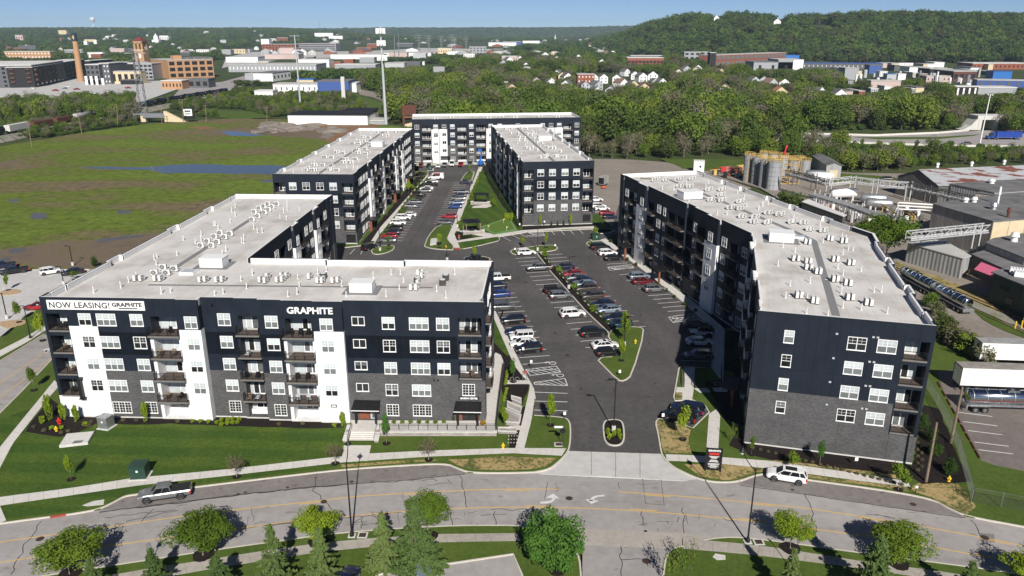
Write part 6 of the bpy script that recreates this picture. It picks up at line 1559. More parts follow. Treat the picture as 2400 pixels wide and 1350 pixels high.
m=MB(M['black']);m.tube([(0,.05,H-.3),(0,.07,H-.3)],.42,8);m.build('panel',r)
m=MB(M['signwhite']);m.box(-1.1,.05,-.03,.0,H+.15,H+.42);m.build('name_plate',r)
small_sign(355,1316,1274,'grey backed road sign at the kerb among the near trees',.5,.6,'steel',.5)
small_sign(1860,1345,1268,'tall thin grey post sign at the bottom right',.25,.3,'steel',0)
small_sign(2145,1158,1140,'short white marker at the end of the pavement',.3,.3)
small_sign(2004,1096,1073,'small white sign in the bed of the right building',.4,.5)
def hydrant(px,py,label,mt='hydrant',sc=1.0):
 p=at(px,py);r=empty('fire_hydrant',(p.x,p.y,.1),0,label,'fire hydrant');r.scale=(sc,sc,sc)
 m=MB(M[mt]);m.lathe([(.24,0),(.24,.08),(.16,.1),(.16,.62),(.2,.64),(.2,.7),(.17,.72),(.13,.88),(.05,.95),(.05,1.02)],12);m.build('barrel',r)
 m=MB(M[mt]);m.tube([(-.32,0,.5),(.32,0,.5)],.1,10);m.tube([(0,0,.5),(0,-.3,.5)],.13,10);m.build('outlet',r)
hydrant(1179,1052,'yellow fire hydrant on the grass before the stone terrace wall',sc=.8);hydrant(2223,1130,'yellow fire hydrant on the straw by the chain fence',sc=.8);hydrant(133,1012,'yellow fire hydrant in the dark bed at the left corner',sc=.8);hydrant(1489,806,'yellow fire hydrant on the triangular grass island',sc=.8);hydrant(1046,582,'yellow fire hydrant on the island by the courtyard lane',sc=.8)
hydrant(140,995,'red standpipe in the dark bed at the left corner','red',1.0)
# cabinets and slabs
def cabinet(px,py,w,d,h,mt,rz,label,name='transformer_cabinet'):
 p=at(px,py);r=empty(name,(p.x,p.y,.1),rz,label,'cabinet')
 m=MB(M[mt]);m.box(-w/2,w/2,-d/2,d/2,.12,h);m.box(-w/2-.04,w/2+.04,-d/2-.06,d/2+.04,h,h+.08);m.build('body',r)
 m=MB(M[mt]);m.box(-w/2+.05,-.02,-d/2-.03,-d/2-.001,.2,h-.08);m.box(.02,w/2-.05,-d/2-.03,-d/2-.001,.2,h-.08)
 m.build('door',r)
 m=MB(M['signwhite']);m.box(-.12,.12,-d/2-.036,-d/2-.031,h*.6,h*.75);m.build('notice',r)
 m=MB(M['base']);m.box(-w/2-.2,w/2+.2,-d/2-.2,d/2+.2,0,.12);m.build('footing',r)
cabinet(330,1118,1.9,1.7,1.75,'greenbox',.1,'dark green transformer cabinet on the lawn above the silver pickup');cabinet(251,1003,1.5,1.4,1.7,'steel',-.25,'pale grey metal cabinet at the edge of the dark bed')
cabinet(1396,564,2.2,1.6,1.7,'greenbox',.2,'dark green transformer cabinet behind the black minivan');cabinet(1009,400,1.8,1.6,1.6,'greenbox',0,'small dark green cabinet at the far end of the courtyard')
p=W([(140,1052),(207,1044),(222,1018),(158,1024)]);m=MB(M['base'],M['steel']);m.prism(p,.1,.5,0);q=W([(168,1040),(190,1038),(196,1032),(176,1033)],.5);m.prism(q,.501,.53,1);m.build('concrete_vault',label='low pale concrete vault lid with a steel hatch on the lawn',cat='vault lid')
p=W([(1008,577),(1010,563),(1026,561),(1027,573)]);m=MB(M['base']);m.prism(p,.12,.45);m.build('concrete_vault',label='low concrete vault lid on the grass island by the courtyard lane',cat='vault lid')
# monument sign
p=at(1670,1106);r=empty('monument_sign',(p.x,p.y,.1),-math.radians(8),'upright black sign with white lettering at the path corner','sign')
m=MB(M['black']);m.box(-.95,.95,-.12,.12,.25,3.2);m.box(-1.0,-.85,-.14,.14,-.1,3.22);m.box(.85,1.0,-.14,.14,-.1,3.22);m.build('panel',r)
fr0=Fr(0,0,0);text_obj('lettering','GRAPHITE',.36,M['signwhite'],r,fr0,-.75,-.125,2.82,.004,.012,1.0,1.5)
m=MB(M['red']);m.box(-.6,.6,-.128,-.122,2.35,2.65);m.build('red_band',r)
m=MB(M['signwhite'])
for z,wd in ((2.12,.62),(2.0,.45),(1.88,.35),(1.62,.4),(1.5,.5),(1.38,.58),(1.12,.7),(.98,.66),(.84,.4),(.72,.62),(.55,.4)):m.box(-wd,wd,-.128,-.122,z,z+.06)
m.build('text_line',r)
# picket markers and pergolas in the courtyard
def pergola(px,py,w,d,h,ang,label,louver=False):
 p=at(px,py);r=empty('pergola',(p.x,p.y,.15),ang,label,'pergola')
 for x in (-w/2+.2,w/2-.2):
  for y in (-d/2+.2,d/2-.2):
   m=MB(M['wood'] if not louver else M['black']);m.box(x-.12,x+.12,y-.12,y+.12,0,h);m.build('post',r)
 m=MB(M['black'])
 if louver:
  for k in range(9):y=-d/2+k*d/8;m.box(-w/2,w/2,y-.06,y+.16,h,h+.1)
  m.box(-w/2,-w/2+.15,-d/2,d/2,h-.2,h-.005);m.box(w/2-.15,w/2,-d/2,d/2,h-.2,h-.005)
 else:
  m.prism([(-w/2,-d/2),(w/2,-d/2),(w/2,d/2),(-w/2,d/2)],h,h+.12);m.add([(-w/2,-d/2,h+.125),(w/2,-d/2,h+.125),(w/2,d/2,h+.125),(-w/2,d/2,h+.125),(0,0,h+.7)],[(0,1,4),(1,2,4),(2,3,4),(3,0,4)])
 m.build('roof',r)
 for x in (-w/2-.4,w/2+.4):
  m=MB(M['stone'],M['base']);m.box(x-.45,x+.45,-d/2-.6,-d/2+.3,0,1.0,0);m.box(x-.5,x+.5,-d/2-.65,-d/2+.35,1.0,1.12,1);m.build('stone_pier',r)
 m=MB(M['stone'],M['base']);m.box(-w/2+.1,w/2-.1,-d/2-.5,-d/2+.0,0,.8,0);m.box(-w/2+.1,w/2-.1,-d/2-.55,-d/2+.05,.8,.9,1);m.build('counter',r)
 m=MB(M['black']);m.box(-.6,.6,-.3,.3,.1,.9);m.build('grill',r)
pergola(1106,545,4.2,4.6,3.0,.25,'black roofed pergola over a stone grill near the putting green');pergola(1128,478,4.4,3.6,3.0,-.1,'slatted black pergola with stone piers on the courtyard lawn',True)
for i,(px,py,l) in enumerate(((1180,523,'far golf flag on the putting green'),(1187,541,'near golf flag on the putting green'),(1144,538,'left golf flag on the putting green'))):
 p=at(px,py);r=empty('golf_flag',(p.x,p.y,.14),0,l,'golf flag');m=MB(M['white']);m.bar((0,0,0),(0,0,1.1),.05);m.build('pole',r);m=MB(M['ochre']);m.box(0,.4,-.01,.01,.75,1.1);m.build('flag',r)
# the person in red at the courtyard corner
def person(px,py,label,top,legs,hair,face=-PI/2):
 p=at(px,py);r=empty('person',(p.x,p.y,.15),face+PI/2,label,'person')
 V=[(0,0,.95),(0,-.01,1.15),(0,0,1.38),(0,0,1.50),(0,-.02,1.60),(0,-.02,1.72),(.10,0,.90),(.11,-.03,.50),(.12,0,.10),(.12,-.14,.05),(-.10,0,.90),(-.12,.05,.50),(-.13,.09,.10),(-.13,-.04,.05),(.19,0,1.40),(.25,-.02,1.14),(.22,-.14,.92),(.21,-.18,.82),(-.19,0,1.40),(-.25,.03,1.14),(-.24,-.03,.90),(-.24,-.05,.80)]
 E=[(0,1),(1,2),(2,3),(3,4),(4,5),(0,6),(6,7),(7,8),(8,9),(0,10),(10,11),(11,12),(12,13),(2,14),(14,15),(15,16),(16,17),(2,18),(18,19),(19,20),(20,21)]
 RR=[.16,.15,.16,.06,.095,.085,.10,.07,.05,.045,.10,.07,.05,.045,.075,.055,.04,.035,.075,.055,.04,.035]
 me=bpy.data.meshes.new('body');me.from_pydata(V,E,[]);o=bpy.data.objects.new('body',me);COL.objects.link(o)
 md=o.modifiers.new('skin','SKIN');md2=o.modifiers.new('sub','SUBSURF');md2.levels=1;md2.render_levels=1
 me.skin_vertices.new() if not me.skin_vertices else None
 for i,q in enumerate(RR):me.skin_vertices[0].data[i].radius=(q,q*.85)
 me.skin_vertices[0].data[0].use_root=True
 dg=bpy.context.evaluated_depsgraph_get();nm=bpy.data.meshes.new_from_object(o.evaluated_get(dg));bpy.data.objects.remove(o);nm.name='body'
 nm.materials.clear()
 for mt in (skinm,top,legs):nm.materials.append(mt)
 for f in nm.polygons:
  c=f.center;f.material_index=0
  if c.z<.96:f.material_index=2 if abs(c.x)<.19 else 0
  elif c.z<1.46 and not (abs(c.x)>.2 and c.z<1.1):f.material_index=1
  f.use_smooth=True
 inst('body',nm,r)
 m=MB(hair);m.sm=True;m.blob((0,.015,1.70),.105,0,3,10,6,(1,1.05,.85),.1);m.build('hair',r)
skinm=pm('skin',(.42,.26,.19),.6);jeans=pm('grey_trousers',(.22,.23,.26),.8);hairm=pm('dark_hair',(.03,.02,.015),.7)
person(1076,566,'person in a red shirt and grey trousers standing on the courtyard path',M['red'],jeans,hairm)
person(845,216,'tiny distant person walking on the curving path',M['white'],jeans,hairm)
# timber poles, fence, wheel stops on the right
def util_pole(px,py,ty,tx,label,r0=.16,arms=0,mt='wood'):
 p=at(px,py);top=onY(tx,ty,p.y);r=empty('utility_pole',(p.x,p.y,0),0,label,'utility pole')
 H=top.z;m=MB(M[mt]);m.tube([(0,0,-.1),(top.x-p.x,0,H)],r0,8,r2=r0*.7);m.build('pole',r)
 for k in range(arms):
  z=H-.5-k*1.4;m=MB(M[mt]);m.box(-1.3,1.3,-.07,.07,z,z+.14);m.build('crossarm',r)
 return r
util_pole(2170,1131,990,2196,'bare leaning timber pole beside the right building corner',.17);util_pole(2228,1040,907,2256,'bare leaning timber pole in front of the tank trailer',.19)
stops_=[]
for i in range(9):
 t=i/8;p=at(2201+(2291-2201)*t,905+(1068-905)*t);q=at(2206+(2296-2206)*t,914+(1077-914)*t)
 m=MB(M['rust']);m.box(-1.0,1.0,-.1,.1,0,.16);m.box(-.95,.95,-.05,.05,.16,.2);stops_.append(m.build('wheel_stop',None,(p.x,p.y,.13),math.atan2(q.y-p.y,q.x-p.x),'x','wheel stop','wheel stops along the truck park edge'))
number(stops_,'brown wheel stop at the truck park edge, {} nearest','y')
tl=bpy.data.objects['truck_lot']
for y0 in (968,990,1011,1038,1056):
 m=MB(M['paint']);a,b=at(2245+(y0-968)*.55,y0),at(2325+(y0-968)*.55,y0+10);ribbon(m,[a.xy,b.xy],.14,.12,.142);m.build('parking_line',tl)
fe=empty('chain_link_fence',at(2280,1160),0,'sagging grey chain link fence beside the truck park grass','fence');fo=fe.location
FP=W([(2165,900),(2195,950),(2225,1010),(2245,1058),(2277,1178),(2275,1182)]);FP2=W([(2277,1178),(2345,1190),(2420,1205),(2560,1230)])
wirem=pm('fence_wire',(.14,.15,.14),.6,.3)
for P in (FP,FP2):
 for i,q in enumerate(P):
  m=MB(M['steel']);m.tube([(q[0]-fo.x,q[1]-fo.y,0),(q[0]-fo.x,q[1]-fo.y,2.0)],.05,6);m.build('post',fe)
 wm=MB(wirem)
 for i in range(len(P)-1):
  a=Vector((*P[i],0))-Vector((fo.x,fo.y,0));b=Vector((*P[i+1],0))-Vector((fo.x,fo.y,0));L=(b-a).length
  wm.bar(a+Vector((0,0,1.95)),b+Vector((0,0,1.95)),.045)
  n=int(L/.28)
  for k in range(-6,n):
   for sg in (1,-1):
    t0=k/max(n,1);t1=(k+6.8)/max(n,1)
    u0,u1=max(0,t0),min(1,t1)
    if u1<=u0:continue
    z0=(u0-t0)/(t1-t0)*1.9;z1=(u1-t0)/(t1-t0)*1.9
    if sg<0:z0,z1=1.9-z0,1.9-z1
    wm.bar(a.lerp(b,u0)+Vector((0,0,z0+.05)),a.lerp(b,u1)+Vector((0,0,z1+.05)),.012)
 o=wm.build('wire_mesh',fe);o['kind']='stuff'
# chairs and tables on the balconies of the front building
chm={c:chair_on('',None,0,c).mesh('balcony_chair') for c in ('black','wood','lgrey')}
CL=[]
for s0,z,mt in ((15.6,13.0,'black'),(17.2,13.0,'black'),(15.4,9.7,'wood'),(17.3,9.7,'wood'),(15.4,3.15,'wood'),(17.4,3.15,'black'),(27.6,9.75,'lgrey'),(27.0,6.45,'black'),(28.6,6.45,'black'),(27.2,3.2,'wood'),(28.3,3.2,'lgrey'),(33.8,13.0,'black'),(35.2,13.0,'black'),(36.2,13.0,'black'),(34.2,6.45,'black'),(35.6,6.45,'black'),(34.0,3.15,'lgrey'),(35.5,3.15,'lgrey'),(57.6,13.4,'black'),(58.4,13.4,'black'),(57.6,10.1,'wood'),(58.2,7.0,'wood'),(1.6,13.25,'black'),(2.4,13.25,'black'),(1.6,10.0,'wood'),(2.2,6.75,'wood'),(1.8,3.5,'black')):
 d=.05 if 3.4<s0<50 else .7
 q=F1.pt(s0,d,z+.04);c,s_=math.cos(h1),math.sin(h1);L=B1.root.location
 o=inst('balcony_chair',chm[mt],None,(L.x+q[0]*c-q[1]*s_,L.y+q[0]*s_+q[1]*c,z+.04),h1+R.uniform(-.5,.5));tag(o,'x','chair','chairs on the front balconies');CL.append(o)
for mt,nm_ in (('black','black'),('wood','brown'),('lgrey','pale grey')):number([o for o in CL if o.data==chm[mt]],nm_+' chair on a front balcony, {} of its colour from left')
# ================================================================== PLANTS
import numpy as np
rng=np.random.default_rng(3)
def quads(name,C,Nn,size,mat,aspect=1.0,up=None):
 """leaf faces: centres C, facing Nn"""
 n=len(C);Nn=Nn/(np.linalg.norm(Nn,axis=1,keepdims=True)+1e-9)
 ref=rng.normal(size=(n,3)) if up is None else up
 U=np.cross(Nn,ref);U /= (np.linalg.norm(U,axis=1,keepdims=True)+1e-9);V=np.cross(Nn,U)
 s=(size*(.65+.7*rng.random((n,1))));a=U*s*.5;b=V*s*.5*aspect
 P=np.stack([C-a,C-b*.9+a*.15,C+a,C+b*.9-a*.15],1).reshape(-1,3)
 me=bpy.data.meshes.new(name);me.vertices.add(4*n);me.vertices.foreach_set('co',P.astype(np.float32).ravel())
 me.loops.add(4*n);me.loops.foreach_set('vertex_index',np.arange(4*n,dtype=np.int32));me.polygons.add(n)
 me.polygons.foreach_set('loop_start',np.arange(0,4*n,4,dtype=np.int32))
 me.materials.append(mat);me.update(calc_edges=True);return me
def crown(name,n,mat,rad=(.5,.5,.36),cz=.62,clumps=26,cr=.16,leaf=.04,seed=0,inner=.25,flat=0.0,cone=0.0):
 global rng
 rng=np.random.default_rng(seed)
 d=rng.normal(size=(clumps,3));d /= np.linalg.norm(d,axis=1,keepdims=True)
 rr=(1-(1-inner)*rng.random((clumps,1))**1.6)*(1-cr*1.1)
 cc=d*rr*np.array(rad)
 if cone:h=(cc[:,2]/rad[2]+1)/2;cc[:,:2]*=(1-cone*h)[:,None]
 cs=cr*(.6+.8*rng.random(clumps))
 k=rng.integers(0,clumps,n)
 e=rng.normal(size=(n,3));e /= np.linalg.norm(e,axis=1,keepdims=True)
 rad_=np.array(rad)/max(rad)
 C=cc[k]+e*(cs[k]*(.55+.5*rng.random(n)))[:,None]*(rad_*.6+.4)
 C[:,2]+=cz
 Nn=e+.6*rng.normal(size=(n,3))+np.array([0,0,.35])
 return quads(name,C,Nn,leaf,mat)
def trunk_mesh(name,mat,r=.022,h=.55,seed=0,limbs=6,spread=.28,top=.85):
 q=random.Random(seed);m=MB(mat)
 m.tube([(0,0,-.01),(q.uniform(-.01,.01),q.uniform(-.01,.01),h*.5),(q.uniform(-.02,.02),q.uniform(-.02,.02),h)],[r*1.15,r*.85,r*.6],7)
 for k in range(limbs):
  a=k*2*PI/limbs+q.uniform(-.4,.4);z=h*q.uniform(.55,1.0);e=spread*q.uniform(.6,1.1)
  m.tube([(0,0,z),(math.cos(a)*e*.5,math.sin(a)*e*.5,z+(top-z)*.45),(math.cos(a)*e,math.sin(a)*e,z+(top-z)*q.uniform(.7,1))],[r*.5,r*.33,r*.12],5)
 return m.mesh(name)
def conifer(name,n,mat,seed=0,leaf=.05,rb=.36):
 global rng
 rng=np.random.default_rng(seed)
 nb=130;zb=.06+.93*np.sort(rng.random(nb))**1.05;ab=rng.random(nb)*2*PI
 L=rb*(1-zb)**.85*(.75+.5*rng.random(nb))+.012
 k=rng.integers(0,nb,n);k=np.where(rng.random(n)<.45,(k*.6).astype(int),k);t=rng.random(n)**.6
 x=np.cos(ab[k])*L[k]*t;y=np.sin(ab[k])*L[k]*t;z=zb[k]-.16*L[k]*t+.10*L[k]*t*t
 w=.028*(1.2-t)
 C=np.stack([x,y,z],1)+rng.normal(size=(n,3))*w[:,None]*np.array([1,1,.7])
 Nn=rng.normal(size=(n,3))*.6+np.array([0,0,1.0]);out=np.stack([np.cos(ab[k]),np.sin(ab[k]),0*t],1)
 return quads(name,C,Nn+out*.4,leaf,mat,.5)
PR={}
PR['round']=[(crown('crown',9000,M['leaf_street'],(.5,.5,.31),.68,26,.18,.033,s,inner=.15),trunk_mesh('trunk',M['palebark'],.022,.4,s)) for s in (1,2,3)]
PR['lime']=[(crown('crown',8000,M['leaf_lime'],(.5,.5,.29),.69,24,.18,.034,10+s,inner=.15),trunk_mesh('trunk',M['palebark'],.02,.42,s)) for s in (1,2)]
PR['bright']=[(crown('crown',10000,M['leaf_bright'],(.52,.52,.46),.54,38,.16,.037,21,inner=.1),trunk_mesh('trunk',M['bark'],.025,.35,4))]
PR['young']=[(crown('crown',900,M[k],(.5,.5,.34),.65,16,.2,.075,30+i,cone=.4),trunk_mesh('trunk',M['palebark'],.016,.6,i,4,.2)) for i,k in enumerate(('leaf_lime','leaf_lime','leaf_street','leaf_bright'))]
PR['grey']=[(crown('crown',900,M['leaf_olive'],(.5,.5,.30),.68,18,.2,.045,40),trunk_mesh('trunk',M['palebark'],.02,.45,5,9,.42,.95))]
PR['sparse']=[(crown('crown',240,M['leaf_street'],(.5,.5,.36),.62,14,.2,.06,41),trunk_mesh('trunk',M['bark'],.016,.6,6,10,.4,1.0))]
PR['column']=[(crown('crown',1300,M['leaf_lime'],(.5,.5,.47),.5,30,.2,.10,50),trunk_mesh('trunk',M['bark'],.02,.6,7,3,.1))]
PR['conifer']=[(conifer('crown',9500,M['leaf_conifer'],s,.042,.40),trunk_mesh('trunk',M['bark'],.02,.95,s,0)) for s in (60,61,62)]
PR['evergreen']=[(conifer('crown',2400,M['leaf_dark'],66,.085,.42),trunk_mesh('trunk',M['bark'],.02,.9,66,0))]
PR['yew']=[(crown('crown',2000,M['leaf_dark'],(.5,.5,.48),.5,34,.18,.075,67,cone=.55),trunk_mesh('trunk',M['bark'],.03,.5,8,3,.1))]
PR['shrub']=[(crown('crown',420,M[k],(.5,.5,.46),.48,14,.26,.17,70+i,inner=.5),trunk_mesh('trunk',M['bark'],.03,.4,i,3,.2,.6)) for i,k in enumerate(('leaf_lime','leaf_street','leaf_dark','leaf_olive','leaf_gold'))]
PR['bush']=[(crown('crown',2600,M[k],(.5,.5,.42),.46,40,.16,.06,80+i,inner=.3),trunk_mesh('trunk',M['bark'],.02,.5,i,8,.35,.8)) for i,k in enumerate(('leaf_forest','leaf_forest','leaf_grey'))]
def plant(kind,px,py,ty,wpx,name,label,cat='tree',group=None,var=0,tx=None,z=.1):
 p=at(px,py,z);h=hpx(px,py,ty,tx,z);wd=wpx*(p-Vector((0,0,CAMH))).length/FPX
 cr,tr=PR[kind][var%len(PR[kind])]
 r=empty(name,p,R.uniform(0,6.28),label,cat,group)
 if kind in ('young','round','lime','grey','bright') and z<.2:
  mr_=MB(M['mulch']);k=.55 if kind in ('young','grey') else 1.1;mr_.prism([(p.x+k*(1+.12*math.sin(3*t))*math.cos(t),p.y+k*math.sin(t)) for t in [j*PI/6 for j in range(12)]],z,z+.065);mr_.build('mulch_ring',kind='structure')
 inst('trunk',tr,r,(0,0,0),0,(min(wd,h*.9),min(wd,h*.9),h));inst('crown',cr,r,(0,0,0),0,(wd,wd,h))
 return r
NT='street_tree';g1='trees on the near verge'
plant('round',163,1346,1262,138,NT,'broad green street tree at the bottom left corner',group=g1,var=0);plant('round',476,1302,1213,140,NT,'broad green street tree right of the grey road sign',group=g1,var=1)
plant('lime',745,1270,1193,104,NT,'yellow green street tree left of the tall lamp post',group=g1,var=0);plant('round',1003,1258,1160,100,NT,'dark green tree rising behind the largest conifer',group=g1,var=2)
plant('bright',1306,1334,1200,150,NT,'big bright green tree beside the near driveway',group=g1);plant('lime',1852,1286,1208,86,NT,'lime green street tree just right of the right hand lamp post',group=g1,var=1)
plant('round',2105,1322,1240,118,NT,'yellow green street tree behind a conifer at bottom right',group=g1,var=1);plant('lime',2400,1372,1298,90,NT,'lime street tree cut off by the right picture edge',group=g1,var=0)
CF='conifer_tree';g2='conifers along the bottom of the picture'
for i,(px,py,ty,w_,l) in enumerate([(225,1392,1312,70,'small conifer at the bottom left beside the broad street tree'),(368,1385,1288,78,'conifer standing below the grey road sign'),(518,1402,1302,100,'conifer in front of the second street tree'),(650,1400,1235,104,'tall pointed conifer left of the tall lamp post'),(758,1378,1240,88,'pointed conifer below the yellow green street tree'),(902,1345,1196,92,'slender tall conifer beside the largest one'),(978,1350,1170,138,'largest and palest conifer left of the big bright tree'),(1845,1420,1288,80,'thin conifer beside the grey post at bottom right'),(2038,1420,1250,110,'tall dark conifer in front of a yellow green tree'),(2258,1420,1318,84,'low conifer second from the right at the bottom')]):
 plant('conifer',px,py,ty,w_*1.22,CF,l,group=g2,var=i)
for px,py,ty,w_,k,v,l in [(167,1124,1068,22,'young',0,'young lime tree in the middle of the left lawn'),(555,1118,1066,46,'grey',0,'small grey leaved tree on the verge at left'),(786,1087,1038,42,'grey',0,'small grey leaved tree beside the front steps'),(1005,1078,1026,48,'grey',0,'small grey leaved tree before the terrace wall'),(906,1040,968,28,'young',3,'young green tree at the left end of the terrace wall'),(1290,997,922,28,'young',0,'young bright tree on the entrance corner grass'),(1183,1005,952,24,'young',1,'young tree in the stone planter by the ramp'),(1203,895,838,18,'young',3,'young tree left of the footpath near the bicycle racks'),(1600,1030,950,40,'young',1,'young lime tree beside the two dark parked SUVs'),(1718,1043,990,18,'sparse',0,'thin sparse sapling at the left corner of the right building'),(1761,1065,1018,18,'young',2,'small pale tree before the right building wall'),(1921,1088,1030,24,'young',3,'small green tree whose shadow falls on the brick wall'),(1857,1098,1058,38,'young',2,'small tree behind the white SUV'),(2105,1148,1086,52,'young',2,'small dark tree at the right corner of the right building'),(1463,805,728,28,'young',0,'young lime tree at the upper end of the triangular island'),(1456,845,794,26,'young',1,'young lime tree at the lower end of the triangular island'),(1224,578,552,14,'young',0,'left young tree on the grass island before the centre building'),(1280,580,543,12,'young',1,'right young tree on the grass island before the centre building'),(1111,607,575,14,'young',0,'young tree behind the front left roof parapet'),(1029,580,545,16,'young',1,'young tree on the island by the courtyard lane'),(1395,556,531,16,'young',0,'young tree beside the corner bays right of the centre building'),(910,582,551,10,'young',3,'young tree on the small island by the rear left building'),(1101,405,383,8,'young',0,'tiny young tree on the far grass island'),(907,517,480,10,'sparse',0,'bare sapling in the rear left lawn'),(958,452,422,14,'young',0,'bright upright tree by the far entrance of the rear left building'),(966,447,430,14,'young',1,'second bright tree by the rear left building'),(19,680,640,14,'young',2,'young tree on the upper tan bed at the left edge'),(45,755,701,18,'young',2,'young tree on the lower tan bed at the left edge'),(100,798,730,26,'young',0,'lime tree at the corner beside the side road'),(80,915,855,20,'young',2,'small tree on the verge of the side road'),(175,655,632,18,'young',2,'small tree before the black saloon in the left car park'),(222,625,598,16,'yew',0,'dark small tree at the edge of the muddy field'),(1572,1392,1270,44,'sparse',0,'bare branched sapling beside the near driveway'),(1612,1362,1262,40,'sparse',0,'thin leafless tree right of the near driveway')]:
 plant(k,px,py,ty,w_,'young_tree' if k!='yew' else 'evergreen_tree',l,var=v)
for px,py,ty,w_,l in [(118,985,917,16,'columnar tree left of the red standpipe'),(150,985,940,14,'columnar tree right of the red standpipe'),(180,990,943,14,'columnar tree before the white corner wall'),(342,989,936,14,'columnar tree before the first brick panel'),(540,975,930,16,'columnar tree at the recessed grey wall'),(803,1000,960,14,'columnar tree left of the front steps'),(1266,530,497,6,'left columnar tree before the centre building'),(1337,528,497,7,'right columnar tree before the centre building')]:plant('column',px,py,ty,w_,'columnar_tree',l,group='columnar trees by the walls')
for px,py,ty,w_,l in [(1292,529,517,7,'left of three small evergreens before the centre building'),(1307,529,517,7,'middle of three small evergreens before the centre building'),(1321,528,515,7,'right of three small evergreens before the centre building'),(1063,993,968,14,'small evergreen left of the leasing entrance'),(2163,985,972,26,'small evergreen behind the right building corner')]:plant('evergreen',px,py,ty,w_,'evergreen_shrub',l,'shrub')
for px,py,ty,w_,l in [(2162,1010,968,24,'farthest evergreen beside the right building'),(2180,1035,1000,28,'second evergreen beside the right building'),(2190,1070,1032,32,'third evergreen beside the right building'),(2225,1115,1072,32,'nearest evergreen beside the chain fence')]:plant('yew',px,py,ty,w_,'evergreen_tree',l,group='evergreens beside the right building')
S_=[]
def shrubs(P,w_,v,text,group,hh=.85,key='x',kind='shrub',name='shrub',zz=.13):
 L=[]
 for px,py in P:L.append(plant(kind,px,py,py-w_*hh,w_*R.uniform(.85,1.15),name,'x','shrub',group,v,z=zz))
 number(L,text,key)
c7_=lambda L:[(x/3,900+y/3) for x,y in L]
shrubs(c7_([(295,250),(300,278),(365,322),(435,320),(600,290),(1355,275),(1412,275),(1468,278),(1525,282),(1560,295),(1605,262),(1640,255),(1680,262),(1600,288),(1635,282),(1670,280),(2350,302),(1560,262)]),11,0,'small lime green shrub in the front bed, {} from left','lime shrubs in the front bed')
shrubs(c7_([(240,310),(310,335),(430,350),(480,340),(630,300),(640,275),(690,245),(870,262),(960,262),(1250,270),(1960,290),(2130,285)]),9,3,'small greyish shrub in the front bed, {} from left','grey shrubs in the front bed')
shrubs([(923+i*19.6,992) for i in range(7)],10,1,'clipped round shrub on the terrace before the windows, {} from left','round shrubs on the terrace',zz=ZP)
shrubs([(1131,996)],14,4,'golden yellow shrub right of the leasing entrance','golden shrub',zz=ZP)
shrubs([(1190-i*.9,872+i*5.2) for i in range(7)]+[(1187-i*1.2,915+i*5.5) for i in range(6)],9,0,'bright shrub in the hedge row beside the ramp railing, {} nearest','hedge shrubs beside the ramp',key='y')
shrubs([(1150-i*2.1,850+i*15) for i in range(10)],8,2,'dark shrub against the right end wall by the ramp, {} nearest','dark shrubs by the ramp',key='y')
shrubs([(1765+i*17.4,1052+i*4.3) for i in range(21)]+[(2150+(i%2)*10,1040+i*8) for i in range(9)],8,3,'small tufted shrub round the right building base, {} from left','tufts round the right building')
shrubs([(1272+i*8.8,604+i*9.0) for i in range(18)],9,2,'small dark shrub in the median bed, {} nearest','median shrubs',key='y');shrubs([(1278,604),(1310,640),(1347,680),(1391,730)],17,1,'larger leafy shrub in the median bed, {} nearest','larger median shrubs',key='y',hh=1.1)
shrubs([(1425,1016),(1428,1028),(1450,1018),(1452,1029),(1440,1022)],12,0,'bright shrub round the entrance island lamp, {} from left','entrance island shrubs',hh=1.2)
shrubs([(1432,568+0),(1450,590),(1470,610),(1490,622),(1520,650),(1540,668),(1560,682),(1580,698),(1605,715),(1630,730)],9,2,'dark shrub along the bent building wall, {} nearest','shrubs along the bent building',key='y')
shrubs([(900+i*6.2,552-i*9.0) for i in range(16)],8,1,'leafy shrub along the rear left building wall, {} nearest','shrubs along the rear left building',key='y',hh=1.0)
shrubs([(1140+i*4.2,408+i*6.6) for i in range(19)],8,2,'dark shrub along the left wall of the centre building, {} nearest','shrubs left of the centre building',key='y',hh=1.0)
shrubs([(1186+(i%3)*6,512+(i//3)*5) for i in range(6)],9,0,'yellow green shrub in the clump by the putting green, {} from left','shrub clump by the putting green',hh=1.6)
shrubs([(1126-i*3.4,415+i*8) for i in range(9)],8,1,'leafy sapling in the row along the courtyard path, {} nearest','saplings along the courtyard path',key='y',hh=1.8)
shrubs([(1081,541),(1076,531),(1084,520),(1160,484),(1155,478)],10,1,'bushy shrub by a courtyard pergola, {} nearest','shrubs by the pergolas',key='y',hh=1.5)
shrubs([(1075+i*7,556-abs(i-2)) for i in range(5)],7,2,'low dark shrub in the bed behind the person, {} from left','bed behind the person')
shrubs([(1655+i*4,900+i*6) for i in range(6)]+[(1715,890),(1720,860),(1712,830),(1705,800)],10,2,'dark shrub in the shaded bed of the right building, {} nearest','shaded shrubs',key='y')
m=MB(M['base'])
for i in range(4):
 for j in range(4):p=at(1193+i*6.5-j*.6,1016+j*8);m.box(p.x-.06,p.x+.06,p.y-.06,p.y+.06,.12,.2)
o=m.build('planting_tags');o['kind']='stuff'
# bushes along the right hand bank
for i,(px,py,ty,w_) in enumerate([(2205,790,735,50),(2225,800,750,60),(2250,815,765,70),(2270,830,775,64),(2290,835,785,60),(2300,850,790,56),(2330,835,790,50),(2210,770,725,40),(2190,740,700,40),(2180,720,680,36)]):
 o=plant('bush',px,py,ty,w_,'bank_bush','x','bush','bushes on the bank right of the bent building',i%3);S_.append(o)
number(S_,'scrubby bush on the bank behind the right building, {} nearest','y')
plant('round',2075,612,500,128,'roadside_tree','bright green blossoming tree beside the bent building roof');plant('bush',1850,500,440,70,'roadside_tree','small tree rising behind the far right roof edge',var=0)
